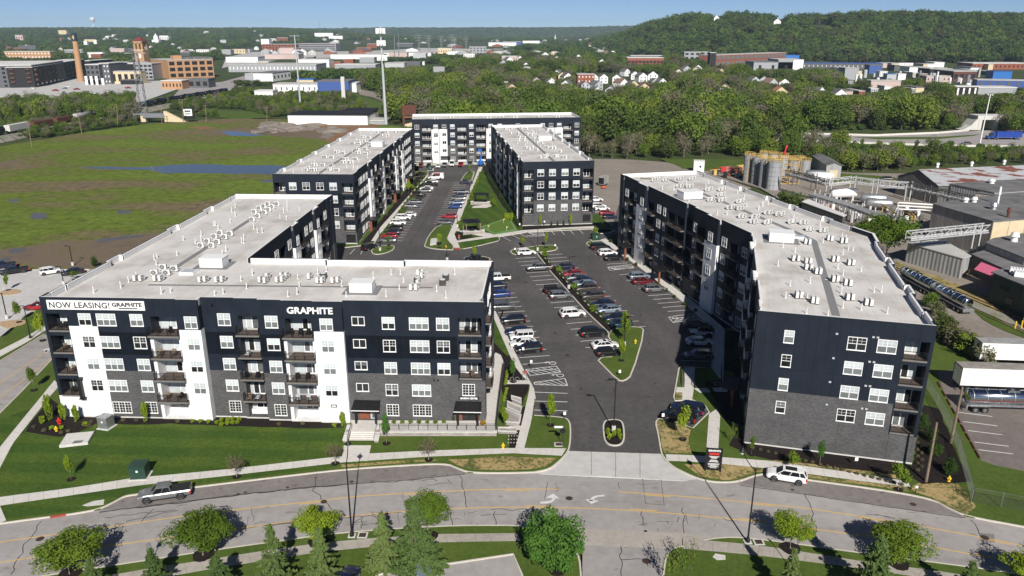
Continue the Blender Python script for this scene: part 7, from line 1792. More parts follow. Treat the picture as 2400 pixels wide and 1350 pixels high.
# ================================================================== THE WORKS ON THE RIGHT
def shed(P,h,wall,roof,label,cat='shed',name='industrial_shed',h2=None,ridge=None,over=.25,par=0):
 """flat or pitched shed from roof corner pixels at height h (per corner heights in h2)"""
 H=h2 or [h]*len(P);Q=[at(x,y,z) for (x,y),z in zip(P,H)]
 c=sum(Q,Vector())/len(Q);r=empty(name,(c.x,c.y,0),0,label,cat);n=len(Q)
 L=[(q.x-c.x,q.y-c.y) for q in Q];ar=sum(L[i][0]*L[(i+1)%n][1]-L[(i+1)%n][0]*L[i][1] for i in range(n))
 if ar<0:L=L[::-1];H=H[::-1]
 m=MB(M[wall]);b=0
 m.add([(*p,-.3) for p in L]+[(*p,z-.06) for p,z in zip(L,H)],[(i,(i+1)%n,n+(i+1)%n,n+i) for i in range(n)])
 m.build('wall',r)
 m=MB(M[roof]);s_=1+over/max(1,Vector(L[0]).length)
 m.add([(p[0]*s_,p[1]*s_,z-.05) for p,z in zip(L,H)]+[(p[0]*s_,p[1]*s_,z+.15) for p,z in zip(L,H)],[tuple(range(n,2*n)),tuple(range(n-1,-1,-1))]+[(i,(i+1)%n,n+(i+1)%n,n+i) for i in range(n)])
 m.build('roof',r)
 return r
def gable(A,B,D_,he,hr,wall,roof,label,cat='shed',name='industrial_shed',eave=.4):
 """gabled shed: A,B ground corners of the gable wall, D_ vector along the ridge"""
 A,B,D_=Vector(A[:2]),Vector(B[:2]),Vector(D_[:2]);c=(A+B)/2
 r=empty(name,(c.x,c.y,0),0,label,cat);a,b=A-c,B-c;mid=(a+b)/2
 m=MB(M[wall])
 for o in (Vector((0,0)),D_):
  m.add([(*(a+o),-.3),(*(b+o),-.3),(*(b+o),he),(*(mid+o),hr),(*(a+o),he)],[(0,1,2,3,4)])
 m.add([(*a,-.3),(*(a+D_),-.3),(*(a+D_),he),(*a,he)],[(0,1,2,3)]);m.add([(*b,-.3),(*(b+D_),-.3),(*(b+D_),he),(*b,he)],[(3,2,1,0)])
 m.build('wall',r)
 w=(b-a).normalized();d=D_.normalized()*eave;sl=(hr-he)/((b-a).length/2)
 for s_,p in ((-1,a),(1,b)):
  m=MB(M[roof]);e=p+w*s_*eave;z=he-sl*eave
  vs=[(*(e-d),z+.05),(*(e+D_+d),z+.05),(*(mid+D_+d),hr+.05),(*(mid-d),hr+.05)]
  vs+=[(x,y,q+.14) for x,y,q in vs]
  m.add(vs,[(3,2,1,0),(4,5,6,7),(0,1,5,4),(1,2,6,5),(2,3,7,6),(3,0,4,7)]);m.build('roof',r)
 return r
sil=[]
def silo(px,yb,yt,wpx,label,rail=True,cone=False):
 p=at(px,yb);h=hpx(px,yb,yt);rad=wpx/2*(p-Vector((0,0,CAMH))).length/FPX
 r=empty('silo',(p.x,p.y+rad,0),R.uniform(0,6),label,'silo','steel silos of the works')
 m=MB(M['silo']);m.sm=False;m.lathe([(rad,0),(rad,h),(rad*.96,h+.05),(rad*.3,h+rad*.22),(0.05,h+rad*.24)],28);m.build('shell',r)
 m=MB(M['steel'])
 for k in range(1,6):m.lathe([(rad+.0,h*k/6-.05),(rad+.05,h*k/6-.04),(rad+.05,h*k/6+.04),(rad+.0,h*k/6+.05)],28)
 m.build('band',r)
 if rail:
  m=MB(M['ochre'])
  for z in (.55,1.1):m.tube([(rad*math.cos(t*PI/10),rad*math.sin(t*PI/10),h+z) for t in range(21)],.07,5)
  for t in range(12):x,y=rad*math.cos(t*PI/6),rad*math.sin(t*PI/6);m.bar((x,y,h),(x,y,h+1.1),.09)
  m.build('railing',r)
  m=MB(M['ochre']);x=-rad-.15
  for s_ in (-.25,.25):m.bar((x,s_,0),(x,s_,h+1.1),.07)
  for k in range(int(h/.6)):m.bar((x,-.25,.4+k*.6),(x,.25,.4+k*.6),.05)
  m.build('ladder',r)
 return r
for a in ((1755,427,366,22,'leftmost tall steel silo of the front four'),(1774,432,371,22,'second tall steel silo of the front four'),(1793,439,377,24,'third tall steel silo of the front four'),(1816,446,382,32,'nearest and widest tall steel silo'),(1790,408,362,20,'steel silo behind the front four at left'),(1812,410,364,20,'steel silo in the middle of the back row'),(1836,412,368,20,'steel silo behind the widest one'),(1864,404,381,23,'short steel silo second from right'),(1890,404,379,22,'short steel silo at the right end of the group')):silo(*a)
p=at(1828,430);r=empty('catwalk',(p.x,p.y,0),0,'yellow ochre catwalk and stair between the steel silos','catwalk');h=hpx(1828,430,372)
m=MB(M['ochre'])
for k in range(5):
 z=h-k*2.2;m.box(-3.2,6.5,-.9,.9,z-.08,z)
 if k<4:m.bar((-2,-.9,z),(4,-.9,z-2.2),.35,.12)
m.build('deck',r)
m=MB(M['ochre'])
for x in (-3.1,0,3,6.4):
 for y in (-.85,.85):m.bar((x,y,0),(x,y,h+1),.14)
m.build('frame',r)
m=MB(M['ochre'])
for z in (h+.5,h+1.0):
 for y in (-.85,.85):m.bar((-9,y,z),(8,y,z),.08)
for x in range(-9,9):m.bar((x,-.85,h),(x,-.85,h+1),.07)
m.build('railing',r)
p=at(1831,420);m=MB(M['red']);m.bar((0,0,0),(.4,0,2.2),.5);m.bar((.4,0,2.2),(.7,0,3.6),.65);o=m.build('windsock',None,(p.x,p.y,h),0,'bright red windsock on top of the silos','windsock')
A_,B_=at(1934,416),at(1969,417);gable(A_,B_,at(1902,392)-at(1934,416),4.6,5.6,'corr_grey','greyroof','small grey shed with a pale door right of the silos')
m=MB(M['cream']);q=(A_+B_)/2;m.box(-1.4,1.4,-.12,-.02,0,2.8);m.build('door',bpy.data.objects['industrial_shed'],(0,0,0),math.atan2((B_-A_).y,(B_-A_).x))
def hbar_tank(px,py,L,rad,ang,mat,label,zc=None):
 p=at(px,py);r=empty('horizontal_tank',(p.x,p.y,0),ang,label,'storage tank');zc=zc or rad+1.0
 m=MB(M[mat]);m.sm=True;m.tube([(-L/2,0,zc),(-L/2+.2,0,zc),(-L/2+.7,0,zc),(L/2-.7,0,zc),(L/2-.2,0,zc),(L/2,0,zc)],[rad*.35,rad*.75,rad,rad,rad*.75,rad*.35],20);m.build('shell',r)
 m=MB(M['base'])
 for x in (-L*.3,L*.3):m.box(x-.3,x+.3,-rad*.8,rad*.8,0,zc-rad*.6)
 m.build('saddle',r)
hbar_tank(1975,470,9,1.5,.1,'white','white horizontal tank beside the pipe rack');hbar_tank(2045,482,8,1.4,-.3,'steel','farther grey horizontal tank right of the white one');hbar_tank(2058,494,8,1.4,-.3,'steel','nearer grey horizontal tank right of the white one');hbar_tank(1910,424,7,1.5,-.25,'steel','steel tank before the small grey shed');hbar_tank(1928,430,7,1.5,-.2,'white','white tank before the small grey shed')
def truss(P,zs,wd,hh,mat,label,legs=(),name='pipe_bridge',pipes=3):
 Q=[at(x,y,z) for (x,y),z in zip(P,zs)];c=Q[0];r=empty(name,(c.x,c.y,0),0,label,'pipe bridge');T=[Vector((q.x-c.x,q.y-c.y,q.z)) for q in Q]
 for i in range(len(T)-1):
  a,b=T[i],T[i+1];d=(b-a);u=Vector((-d.y,d.x,0)).normalized()*wd/2;L=d.length;n=max(2,int(L/(hh*1.4)))
  m=MB(M[mat])
  for s_ in (-1,1):
   for z in (0,hh):m.bar(a+u*s_+Vector((0,0,z)),b+u*s_+Vector((0,0,z)),.22)
   for k in range(n):
    p0=a+d*(k/n)+u*s_;p1=a+d*((k+1)/n)+u*s_
    m.bar(p0+Vector((0,0,0 if k%2 else hh)),p1+Vector((0,0,hh if k%2 else 0)),.12);m.bar(p0,p0+Vector((0,0,hh)),.12)
  m.build('truss',r)
  m=MB(M['pipe'])
  for k in range(pipes):o=u*(-.7+1.4*k/max(1,pipes-1));m.tube([a+o+Vector((0,0,.35)),b+o+Vector((0,0,.35))],.2,7)
  m.build('pipe',r)
 for x,y in legs:
  q=at(x,y);zt=min(((Vector((q.x,q.y))-Vector((t.x+c.x,t.y+c.y))).length,t.z) for t in T)[1]
  m=MB(M[mat]);m.bar((q.x-c.x-.8,q.y-c.y,0),(q.x-c.x-.8,q.y-c.y,zt),.3);m.bar((q.x-c.x+.8,q.y-c.y,0),(q.x-c.x+.8,q.y-c.y,zt),.3);m.build('leg',r)
truss([(1845,410),(1938,434)],[6,6],1.8,1.6,'corr_dark','dark pipe bridge descending from the silos',[(1862,435),(1905,447)])
truss([(1938,434),(1996,428),(2062,436),(2128,442)],[6,6.2,6.2,6.2],1.8,1.8,'pipe','long pale pipe bridge crossing the yard',[(1940,458),(1995,455),(2047,462),(2125,470)])
truss([(2128,442),(2278,476)],[6.2,6.2],1.8,1.8,'corr_dark','dark pipe bridge running to the brown corrugated shed',[(2128,470),(2170,480),(2215,488)])
truss([(2128,562),(2310,543)],[8,8],1.6,1.8,'pipe','white lattice footbridge before the brown corrugated shed',[(2280,602),(2312,600)])
truss([(1905,458),(2000,487),(2070,513)],[4.5,4.5,4.5],3.0,.5,'pipe','pale covered pipe rack behind the right building roof',[(1912,478),(1935,487),(1960,495),(1985,503),(2010,512),(2040,522)])
pr_=empty('process_plant',at(1990,505),0,'jumble of pipes, pumps and small vessels under the pipe rack','process plant');q0=pr_.location
for i in range(46):
 px=R.uniform(1905,2080);py=470+(px-1905)*.28+R.uniform(2,26);p=at(px,py);h_=R.uniform(.8,3.2);x,y=p.x-q0.x,p.y-q0.y
 k=i%4;m=MB(M[R.choice(['steel','pipe','rust','corr_dark','white'])])
 if k==0:m.lathe([(.5,0),(.5,h_),(.2,h_+.3)],10,0,(x,y,0));nm_='vessel'
 elif k==1:m.tube([(x,y,0),(x,y,h_),(x+R.uniform(-3,3),y+R.uniform(-2,2),h_),(x+2,y,0)],.13,6);nm_='pipe_run'
 elif k==2:m.box(x-.5,x+.5,y-.4,y+.4,0,h_*.6);m.box(x-.2,x+.2,y-.2,y+.2,h_*.6,h_*.9);nm_='pump'
 else:m.tube([(x-.6,y,.6),(x+.6,y,.6)],.4,10);m.box(x-.5,x+.5,y-.3,y+.3,0,.3);nm_='motor'
 m.build(nm_,pr_)
pr2=empty('process_plant',at(2120,505),0,'pale pipes and yellow stairs between the pipe rack and brown shed','process plant');q0=pr2.location
for i,(a,b,z,mt) in enumerate([((2105,475),(2190,480),4,'white'),((2105,482),(2190,487),4,'white'),((2100,490),(2185,493),3,'pipe'),((2105,490),(2100,530),3.5,'pipe'),((2112,492),(2110,532),3.5,'pipe'),((2085,485),(2130,520),2,'steel'),((2118,492),(2138,508),1.5,'ochre'),((2124,490),(2145,507),1.5,'ochre'),((2070,480),(2100,500),3,'ochre')]):
 u,v=at(*a,z)-q0,at(*b,z)-q0;m=MB(M[mt]);m.tube([u,v],.22,7);m.bar((u.x,u.y,0),u,.2);m.bar((v.x,v.y,0),v,.2);m.build('pipe_run',pr2)
for i in range(14):
 p=at(R.uniform(2090,2160),R.uniform(500,525))-q0;m=MB(M[R.choice(['steel','corr_dark','white','rust'])]);h_=R.uniform(.8,2.4);m.lathe([(.6,0),(.6,h_),(.3,h_+.2)],10,0,(p.x,p.y,0));m.build('vessel',pr2)
pr3=empty('process_plant',at(2205,450),0,'cluster of yellow railed vessels below the rusty roofed shed','process plant');q0=pr3.location
for i in range(16):
 p=at(2180+i*5.4,447+i*1.4)-q0;m=MB(M['ochre'] if i%4 else M['rust']);z=5.2;m.bar((p.x,p.y,0),(p.x,p.y,z),.2);m.box(p.x-1.2,p.x+1.2,p.y-.8,p.y+.8,z-1.2,z-1.05);m.bar((p.x-1.2,p.y-.8,z),(p.x+1.2,p.y-.8,z),.12);m.bar((p.x-1.2,p.y+.8,z),(p.x+1.2,p.y+.8,z),.12);m.build('railed_platform',pr3)
pr4=empty('scrap_yard',at(1715,410),0,'heap of pipes and small machines by the yard edge left of the silos','machinery');q0=pr4.location
for i in range(22):
 p=at(R.uniform(1675,1745),R.uniform(400,418))-q0;m=MB(M[R.choice(['rust','steel','black','greenbox','red','ochre'])]);h_=R.uniform(.6,2.2);m.box(p.x-R.uniform(.4,1.6),p.x+.6,p.y-.5,p.y+.5,0,h_);m.bar((p.x-2,p.y,h_),(p.x+2,p.y+.5,h_+.3),.2);m.build('machine',pr4)
gable(at(2105,413,6),at(2200,435,6),at(2400,384,9.5)-at(2157,397,9.5)+Vector((30,4,0)),6,9.5,'corr_dark','rustroof','long shed with a rusty and grey patched metal roof')
shed([(2228,431),(2420,417),(2560,436),(2332,452)],6.5,'corr_grey','greyroof','flat grey roofed shed in front of the rusty roofed one')
shed([(2287,452),(2330,446),(2560,437),(2560,475),(2392,464)],6,'corr_brown','greyroof','low dark roofed shed behind the brown corrugated one')
shed([(2187,478),(2328,519),(2500,504),(2460,452),(2300,462)],9,'corr_brown','greyroof','large brown corrugated shed with a cream end wall')
bs_=bpy.data.objects['industrial_shed.004'] if 'industrial_shed.004' in bpy.data.objects else None
a,b=at(2328,519,9),at(2500,504,9);cw=MB(M['cream']);d=(b-a).normalized();nrm=Vector((d.y,-d.x,0))*.1;cc=bs_.location
for k in range(5):
 u=a+d*(.1+k*5.0);v=u+d*4.9;cw.add([(u.x-cc.x+nrm.x,u.y-cc.y+nrm.y,0),(v.x-cc.x+nrm.x,v.y-cc.y+nrm.y,0),(v.x-cc.x+nrm.x,v.y-cc.y+nrm.y,8.7),(u.x-cc.x+nrm.x,u.y-cc.y+nrm.y,8.7)],[(0,1,2,3)])
cw.build('cream_wall',bs_)
shed([(2128,570),(2256,606),(2274,600),(2215,566),(2165,560)],4.6,'corr_grey','paleroof','small grey corrugated shed with a pale roof by the lane')
shed([(2312,570),(2330,560),(2420,545),(2600,590),(2600,660),(2400,604)],6,'corr_grey','greyroof','dark roofed shed with a grey corrugated front')
shed([(2282,598),(2326,586),(2420,616),(2600,670),(2600,740),(2380,642)],4.2,'corr_dark','greyroof','long low dark shed with the pink awning')
shed([(2330,641),(2386,626),(2600,690),(2600,790),(2400,669)],6,'greenbox','greyroof','dark green clad building at the right edge')
gb=[o for o in bpy.data.objects if o.get('label')=='dark green clad building at the right edge'][0]
a,b=at(2330,641,6),at(2400,669,6);d=(b-a).normalized();nn=Vector((d.y,-d.x,0))*.06;L_=(b-a).length
for t0,t1,z0,z1 in ((.25,.6,3.7,4.5),(.55,.78,1.2,2.8)):
 m=MB(M['g_dark']);u=a+d*L_*t0-gb.location+nn;v=a+d*L_*t1-gb.location+nn;m.add([(u.x,u.y,z0),(v.x,v.y,z0),(v.x,v.y,z1),(u.x,u.y,z1),(u.x-nn.x,u.y-nn.y,z0),(v.x-nn.x,v.y-nn.y,z0),(v.x-nn.x,v.y-nn.y,z1),(u.x-nn.x,u.y-nn.y,z1)],[(0,1,2,3),(0,4,5,1),(3,2,6,7),(1,5,6,2),(0,3,7,4)]);m.build('window',gb)
for i,(px,py) in enumerate(((2383,640),(2394,648))):
 p=at(px,py,6.2);m=MB(M['white']);m.box(-1.3,1.3,-.8,.8,0,1.0)
 for k in range(5):m.box(-1.2+k*.5,-1.0+k*.5,-.82,.82,.8,1.08)
 m.build('rooftop_unit',None,p,-.5,('farther','nearer')[i]+' white rooftop unit on the dark green building','rooftop unit')
m=MB(M['pink']);P=[at(2283,631,2.9),at(2300,614,3.9),at(2366,640,3.9),at(2328,648,2.9)];m.add([tuple(q) for q in P]+[(q.x,q.y,q.z-.08) for q in P],[(0,3,2,1),(4,5,6,7),(0,1,5,4),(1,2,6,5),(2,3,7,6),(3,0,4,7)]);m.build('awning',label='bright pink awning on the long low dark shed',cat='awning')
for i,(px,py,h_,rd,mt,sh_,l) in enumerate(((2263,474,1.2,.8,'white',9,'left white roof vent behind the brown shed ridge'),(2283,474,1.4,.8,'white',9,'right white roof vent behind the brown shed ridge'),(2328,491,1.8,1.0,'steel',9,'square grey roof vent on the brown shed'),(2362,510,2.4,.5,'rust',9,'rusty stack on the brown shed roof'),(2338,478,4.5,.35,'white',9,'tall thin white flue behind the brown shed'),(2324,430,1.4,1.0,'white',6.5,'white vent on the flat grey shed roof'),(2376,566,2.2,1.0,'white',6,'white conical vent on the dark roofed shed'),(2197,391,1.3,.6,'white',9,'white ridge vent at the left of the rusty roof'),(2277,388,1.3,.6,'white',9,'white ridge vent in the middle of the rusty roof'),(2353,384,1.3,.6,'white',9,'white ridge vent at the right of the rusty roof'))):
 p=at(px,py,sh_+.1);m=MB(M[mt]);m.lathe([(rd*.8,-.2),(rd*.6,h_*.5),(rd,h_*.55),(rd*.7,h_),(.05,h_+.1)],12);m.build('roof_vent',None,p,0,l,'roof vent')
for px,py,l in ((2270,648,'yellow bollard beside the lane before the dark shed'),(2245,634,'yellow bollard at the corner of the small grey shed'),(2378,772,'left yellow bollard at the right picture edge'),(2393,770,'middle yellow bollard at the right picture edge'),(2397,763,'right yellow bollard at the right picture edge')):
 p=at(px,py);m=MB(M['hydrant']);m.lathe([(.14,0),(.14,1.5),(.08,1.6)],10);m.build('bollard',None,p,0,l,'bollard')
p=at(1637,402);r=empty('white_hut',p,-.2,'small white hut behind the far corner of the right roof','hut');m=MB(M['white']);m.box(-2,2,-1.6,1.6,0,4.2);m.build('wall',r);m=MB(M['g_dark']);m.box(.2,.9,-1.64,-1.601,1.8,2.6);m.build('window',r);m=MB(M['whiteroof']);m.box(-2.1,2.1,-1.7,1.7,4.2,4.35);m.build('roof',r)
shed([(1880,474),(1975,508),(1983,504),(1895,468)],4.5,'corr_dark','bluecanopy' if 'bluecanopy' in M else 'whiteroof','long narrow pale roofed canopy behind the right building')
# concrete overpass and tall lamp at the right
p0=at(2282,305);r=empty('overpass',p0,0,'pale concrete overpass portal beside the highway','bridge')
sc_=(p0-Vector((0,0,CAMH))).length/FPX
m=MB(M['base']);m.box(4*sc_,60*sc_,0,10,20*sc_,28*sc_);m.build('deck',r)
m=MB(M['base']);m.box(8*sc_,14*sc_,0,10,0,20*sc_);m.box(40*sc_,46*sc_,0,10,0,20*sc_);m.add([(-22*sc_,.2,0),(8*sc_,.2,0),(8*sc_,.2,27*sc_),(-6*sc_,.2,9*sc_),(-22*sc_,9,0),(8*sc_,9,0),(8*sc_,9,27*sc_),(-6*sc_,9,9*sc_)],[(0,1,2,3),(7,6,5,4),(3,2,6,7),(0,3,7,4),(1,5,6,2)]);m.build('abutment',r)
def mast(px,py,ty,tx,label,r0,r1,mat='steel',head=None,cat='mast',name='lamp_mast'):
 p=at(px,py);t=onY(tx,ty,p.y);rr_=empty(name,(p.x,p.y,0),0,label,cat);dx=t.x-p.x;H=t.z
 m=MB(M[mat]);m.tube([(0,0,0),(dx,0,H)],r0,10,r2=r1);m.build('pole',rr_)
 if head:
  m=MB(M['white']);k=head
  for j in range(6):a=j*PI/3;m.box(dx+k*math.cos(a)-k*.25,dx+k*math.cos(a)+k*.25,k*math.sin(a)-k*.25,k*math.sin(a)+k*.25,H-k*.2,H+k*.15)
  m.build('lamp_head',rr_)
 return rr_,dx,H
mast(2293,353,222,2321,'tall slanting lamp mast beside the highway',.35,.2,'white',1.0);mast(1187,275,192,1186,'tall lamp mast rising from the wood behind the far building',.3,.18,'steel',1.0);mast(1691,270,208,1692,'lamp mast among the trees at right',.3,.2,'white',.9)
pb,dx,H=mast(905,292,62,891,'tall pale blue phone mast with two antenna rings',.95,.42,'lgrey',None,'phone mast','phone_mast')
for z,k,n in ((H-2.5,2.4,9),(H-9,2.2,9),(H-17,2.6,10)):
 for j in range(n):
  a=j*2*PI/n;m=MB(M['white']);cx,cy=dx*z/H+k*math.cos(a),k*math.sin(a);m.box(cx-.3,cx+.3,cy-.3,cy+.3,z-1.4,z+1.6);m.bar((dx*z/H,0,z),(cx,cy,z),.15);m.build('antenna',pb)
pb,dx,H=mast(705,256,82,690,'thinner white phone mast left of the tall one',.7,.35,'lgrey',None,'phone mast','phone_mast')
m=MB(M['steel']);m.box(dx-3.5,dx+3.5,-.3,.3,H-.8,H-.3);m.box(dx-2.5,dx+2.5,-.3,.3,H-6,H-5.6);m.build('antenna',pb)
def lattice(px,py,ty,wpx,label,arms=0,nm='lattice_mast'):
 p=at(px,py);H=hpx(px,py,ty);w0=wpx*(p-Vector((0,0,CAMH))).length/FPX;r=empty(nm,(p.x,p.y,0),.2,label,'lattice mast');m=MB(M['steel']);n=10;t=max(.18,w0*.035)
 for sx in (-1,1):
  for sy in (-1,1):m.bar((sx*w0/2,sy*w0/2,0),(sx*w0*.3,sy*w0*.3,H),t*1.4)
 for k in range(n):
  z0,z1=H*k/n,H*(k+1)/n;a0=w0/2*(1-.4*k/n);a1=w0/2*(1-.4*(k+1)/n)
  for s_ in (-1,1):
   m.bar((-a0,s_*a0,z0),(a1,s_*a1,z1),t);m.bar((s_*a0,a0,z0),(s_*a1,-a1,z1),t);m.bar((-a1,s_*a1,z1),(a1,s_*a1,z1),t)
 m.build('frame',r)
 for k in range(arms):
  m=MB(M['steel']);z=H*(.98-.13*k);q=w0*(1.5+.3*(k%2));m.box(-q,q,-w0*.1,w0*.1,z,z+t*2)
  m.bar((-q,0,z),(0,0,z+w0*.5),t);m.bar((q,0,z),(0,0,z+w0*.5),t);m.build('crossarm',r)
lattice(340,283,122,14,'lattice power tower left of the brick building, standing by the rail bridge',2)
for i,(px,py,ty,w_) in enumerate(((983,128,82,5),(1006,128,84,5),(1035,126,86,4),(1060,126,82,5),(1093,122,88,3.5),(1066,120,88,3))):lattice(px,py,ty,w_,'x',3,'power_pylon')
pyl=[o for o in COL.objects if o.name.startswith('power_pylon')]
for o in pyl:o['group']='distant power pylons'
number(pyl,'distant grey power pylon beyond the works, {} from left')
for px,py,ty,l in ((925,142,81,'left of the two thin steel poles beyond the wood'),(935,141,80,'right of the two thin steel poles beyond the wood')):mast(px,py,ty,px-1,l,.9,.5,'steel',None,'steel pole','steel_pole')
lattice(752,100,50,3,'distant transmitter mast on the horizon left of centre',1,'radio_mast');mast(1578,60,8,1579,'thin radio mast on the wooded hill',.8,.4,'steel',None,'radio mast','radio_mast')
# railway on the left with its tank wagons
RP=[(-60,328),(0,318),(40,309),(76,303),(130,293),(200,279),(260,268),(320,256),(390,242),(470,228),(560,214)]
Q=W(smooth(RP,1),2.2);m=MB(M['gravel'])
for i in range(len(Q)-1):
 a,b=Vector(Q[i]),Vector(Q[i+1]);d=(b-a).normalized();n_=Vector((-d.y,d.x))
 m.add([(*(a+n_*2.4),2.2),(*(a-n_*2.4),2.2),(*(b-n_*2.4),2.2),(*(b+n_*2.4),2.2),(*(a-n_*6),-.3),(*(b-n_*6),-.3),(*(a+n_*6),-.3),(*(b+n_*6),-.3)],[(0,1,2,3),(1,4,5,2),(3,7,6,0)])
m.build('railway_embankment',kind='structure')
RW=smooth(W(RP,2.2),1);RL=path_len(RW);wag=[]
blk=pm('black_wagon',(.010,.010,.011),.35)
for i,s_ in enumerate(np.arange(3,RL-20,19.5)):
 if i in (3,9):pass
 a,b=along(RW,s_/RL),along(RW,(s_+17)/RL);c=(a+b)/2;an=math.atan2((b-a).y,(b-a).x)
 r=empty('rail_wagon',(c.x,c.y,2.3),an,'x','rail wagon','wagons of the freight train');k=i%12
 if i in (1,):
  m=MB(M['base']);m.box(-8,8,-1.5,1.5,1.1,4.2);m.build('hopper',r)
 elif i in (2,3):
  m=MB(M['rust']);m.box(-8,8,-1.5,1.5,1.1,3.6);[m.box(-7.6+j*1.5,-7.4+j*1.5,-1.6,1.6,1.1,3.6) for j in range(11)];m.build('hopper',r)
 else:
  m=MB(M['corr_grey'] if i==4 else blk);m.sm=True;m.tube([(-8.2,0,2.6),(-7.8,0,2.6),(7.8,0,2.6),(8.2,0,2.6)],[1.0,1.55,1.55,1.0],18);m.build('tank',r)
  m=MB(blk);m.lathe([(.6,4.1),(.6,4.5)],10);m.box(-1.2,1.2,-.8,.8,4.1,4.15);m.build('dome',r)
 m=MB(blk);m.box(-8.4,8.4,-.4,.4,.8,1.1)
 for x in (-6.5,-5,5,6.5):
  for y in (-.75,.75):m.tube([(x,y-.06,.45),(x,y+.06,.45)],.45,12)
 m.build('bogie',r);wag.append(r)
number(wag,'freight wagon on the railway beyond the field, {} from left')
p=at(333,286);r=empty('rail_bridge',p,0,'concrete rail bridge with a pale wedge shaped wing wall','bridge');k=(p-Vector((0,0,CAMH))).length/FPX
m=MB(M['base']);m.box(-2*k,8*k,0,6,0,14*k);m.add([(47*k,0,0),(92*k,0,0),(50*k,0,22*k),(47*k,0,22*k),(47*k,2,0),(92*k,2,0),(50*k,2,22*k),(47*k,2,22*k)],[(0,1,2,3),(7,6,5,4),(1,5,6,2),(3,2,6,7),(0,3,7,4)]);m.mats=[M['cream']];m.build('wing_wall',r)
m=MB(M['steel']);m.box(-16*k,48*k,-.5,5,14*k,17*k);m.box(4*k,48*k,-.8,-.5,9*k,16*k);m.build('girder',r)
p=at(446,286);r=empty('billboard',p,.1,'dark framed billboard with a pale face beside the railway','billboard');k=(p-Vector((0,0,CAMH))).length/FPX
m=MB(M['black']);m.box(-14*k,10*k,0,.8,6*k,30*k);m.build('frame',r);m=MB(M['signwhite']);m.box(-11*k,6*k,-.1,-.02,13*k,27*k);m.build('face',r);m=MB(M['signblack']);m.box(-8*k,3*k,-.14,-.11,21*k,24*k);m.box(-7*k,2*k,-.14,-.11,16*k,18*k);m.build('text_line',r);m=MB(M['black']);m.box(-3*k,-1*k,.1,.7,0,6*k);m.build('post',r)
p=at(948,300);r=empty('billboard',p,.35,'back of a large brown billboard behind the far building','billboard');k=(p-Vector((0,0,CAMH))).length/FPX
m=MB(M['rust']);m.box(-4*k,28*k,0,1,28*k,50*k);m.build('panel',r)
for j in range(8):m=MB(M['rust']);m.box((-3+j*4)*k,(-2+j*4)*k,-.5,0,28*k,50*k);m.build('rib',r)
m=MB(M['rust']);m.box(-3*k,1*k,.1,.9,0,28*k);m.build('post',r)
C_(470,262,'pickup','red',100,'red and white truck on the track by the railway',z=1)
ups=[util_pole(*a,'x',.22,2,'wood') for a in ((75,346,282,64),(192,313,257,181),(277,296,244,273),(18,282,244,12),(430,288,232,426),(380,290,250,377),(484,286,246,481),(626,286,252,625),(230,258,225,230),(322,270,228,318),(1690,175,122,1692),(2030,160,118,2035),(1985,152,125,1988))]
for o in ups:o['group']='utility poles across the background'
number(ups,'timber utility pole in the background, {} from left')
# ================================================================== THE TOWN BEYOND
def fbox(x0,x1,yb,yt,depth,wall,roof,label,win=None,yb2=None,cat='building',name='building',par=.6,rake=0.0):
 RECT.append((x0,x1,yt,max(yb,yb2 or 0)));a=at(x0,yb);b=at(x1,yb if yb2 is None else yb2);h=hpx(x0,yb,yt);d=b-a;L=d.length;an=math.atan2(d.y,d.x)
 r=empty(name,(a.x,a.y,0),an,label,cat)
 m=MB(M[wall]);m.add([(0,0,-1),(L,0,-1),(L,depth,-1),(0,depth,-1),(0,0,h),(L,0,h),(L,depth,h),(0,depth,h)],[(0,1,5,4),(1,2,6,5),(2,3,7,6),(3,0,4,7)]);m.build('wall',r)
 m=MB(M[roof]);m.box(-.3,L+.3,-.3,depth+.3,h,h+par);m.build('roof',r)
 if win:
  nr,nc,mt,fw,fh=win;m=MB(M[mt]);ww,wh=L/nc*fw,h/nr*fh;m.box(-ww/2,ww/2,-.25,-.02,0,wh);me=m.mesh('window')
  for i in range(nr):
   for j in range(nc):inst('window',me,r,(L*(j+.5)/nc,0,h*(i+.5)/nr-wh/2))
 return r,L,h
nh=0;houses=[];RECT=[]
def house_(px,py,w,d,he,wall,roof,ang,label=None,group=None,grp=None):
 p=at(px,py,0);k_=FPX/p.length;RECT.append((px-w*.5*k_,px+w*.5*k_,py-(he+w*.38)*k_,py,1));A=Vector((-w/2*math.cos(ang),-w/2*math.sin(ang)))+p.xy;B=Vector((w/2*math.cos(ang),w/2*math.sin(ang)))+p.xy
 r=gable(A,B,(-math.sin(ang)*d,math.cos(ang)*d),he,he+min(4.5,w*.36),wall,roof,label or 'x','house','house',.3)
 wx=wcache.setdefault(('hw',),None)
 if wx is None:
  m=MB(M['g_dark']);m.box(-.55,.55,-.08,-.01,0,1.5);wx=m.mesh('window');wcache[('hw',)]=wx
 for fx in (-.25,.25):
  for z in ((1.0,3.8) if he>4.5 else (1.0,)):inst('window',wx,r,(fx*w*math.cos(ang),fx*w*math.sin(ang),z),ang)
 if grp:r['group']=grp;houses.append(r)
 return r
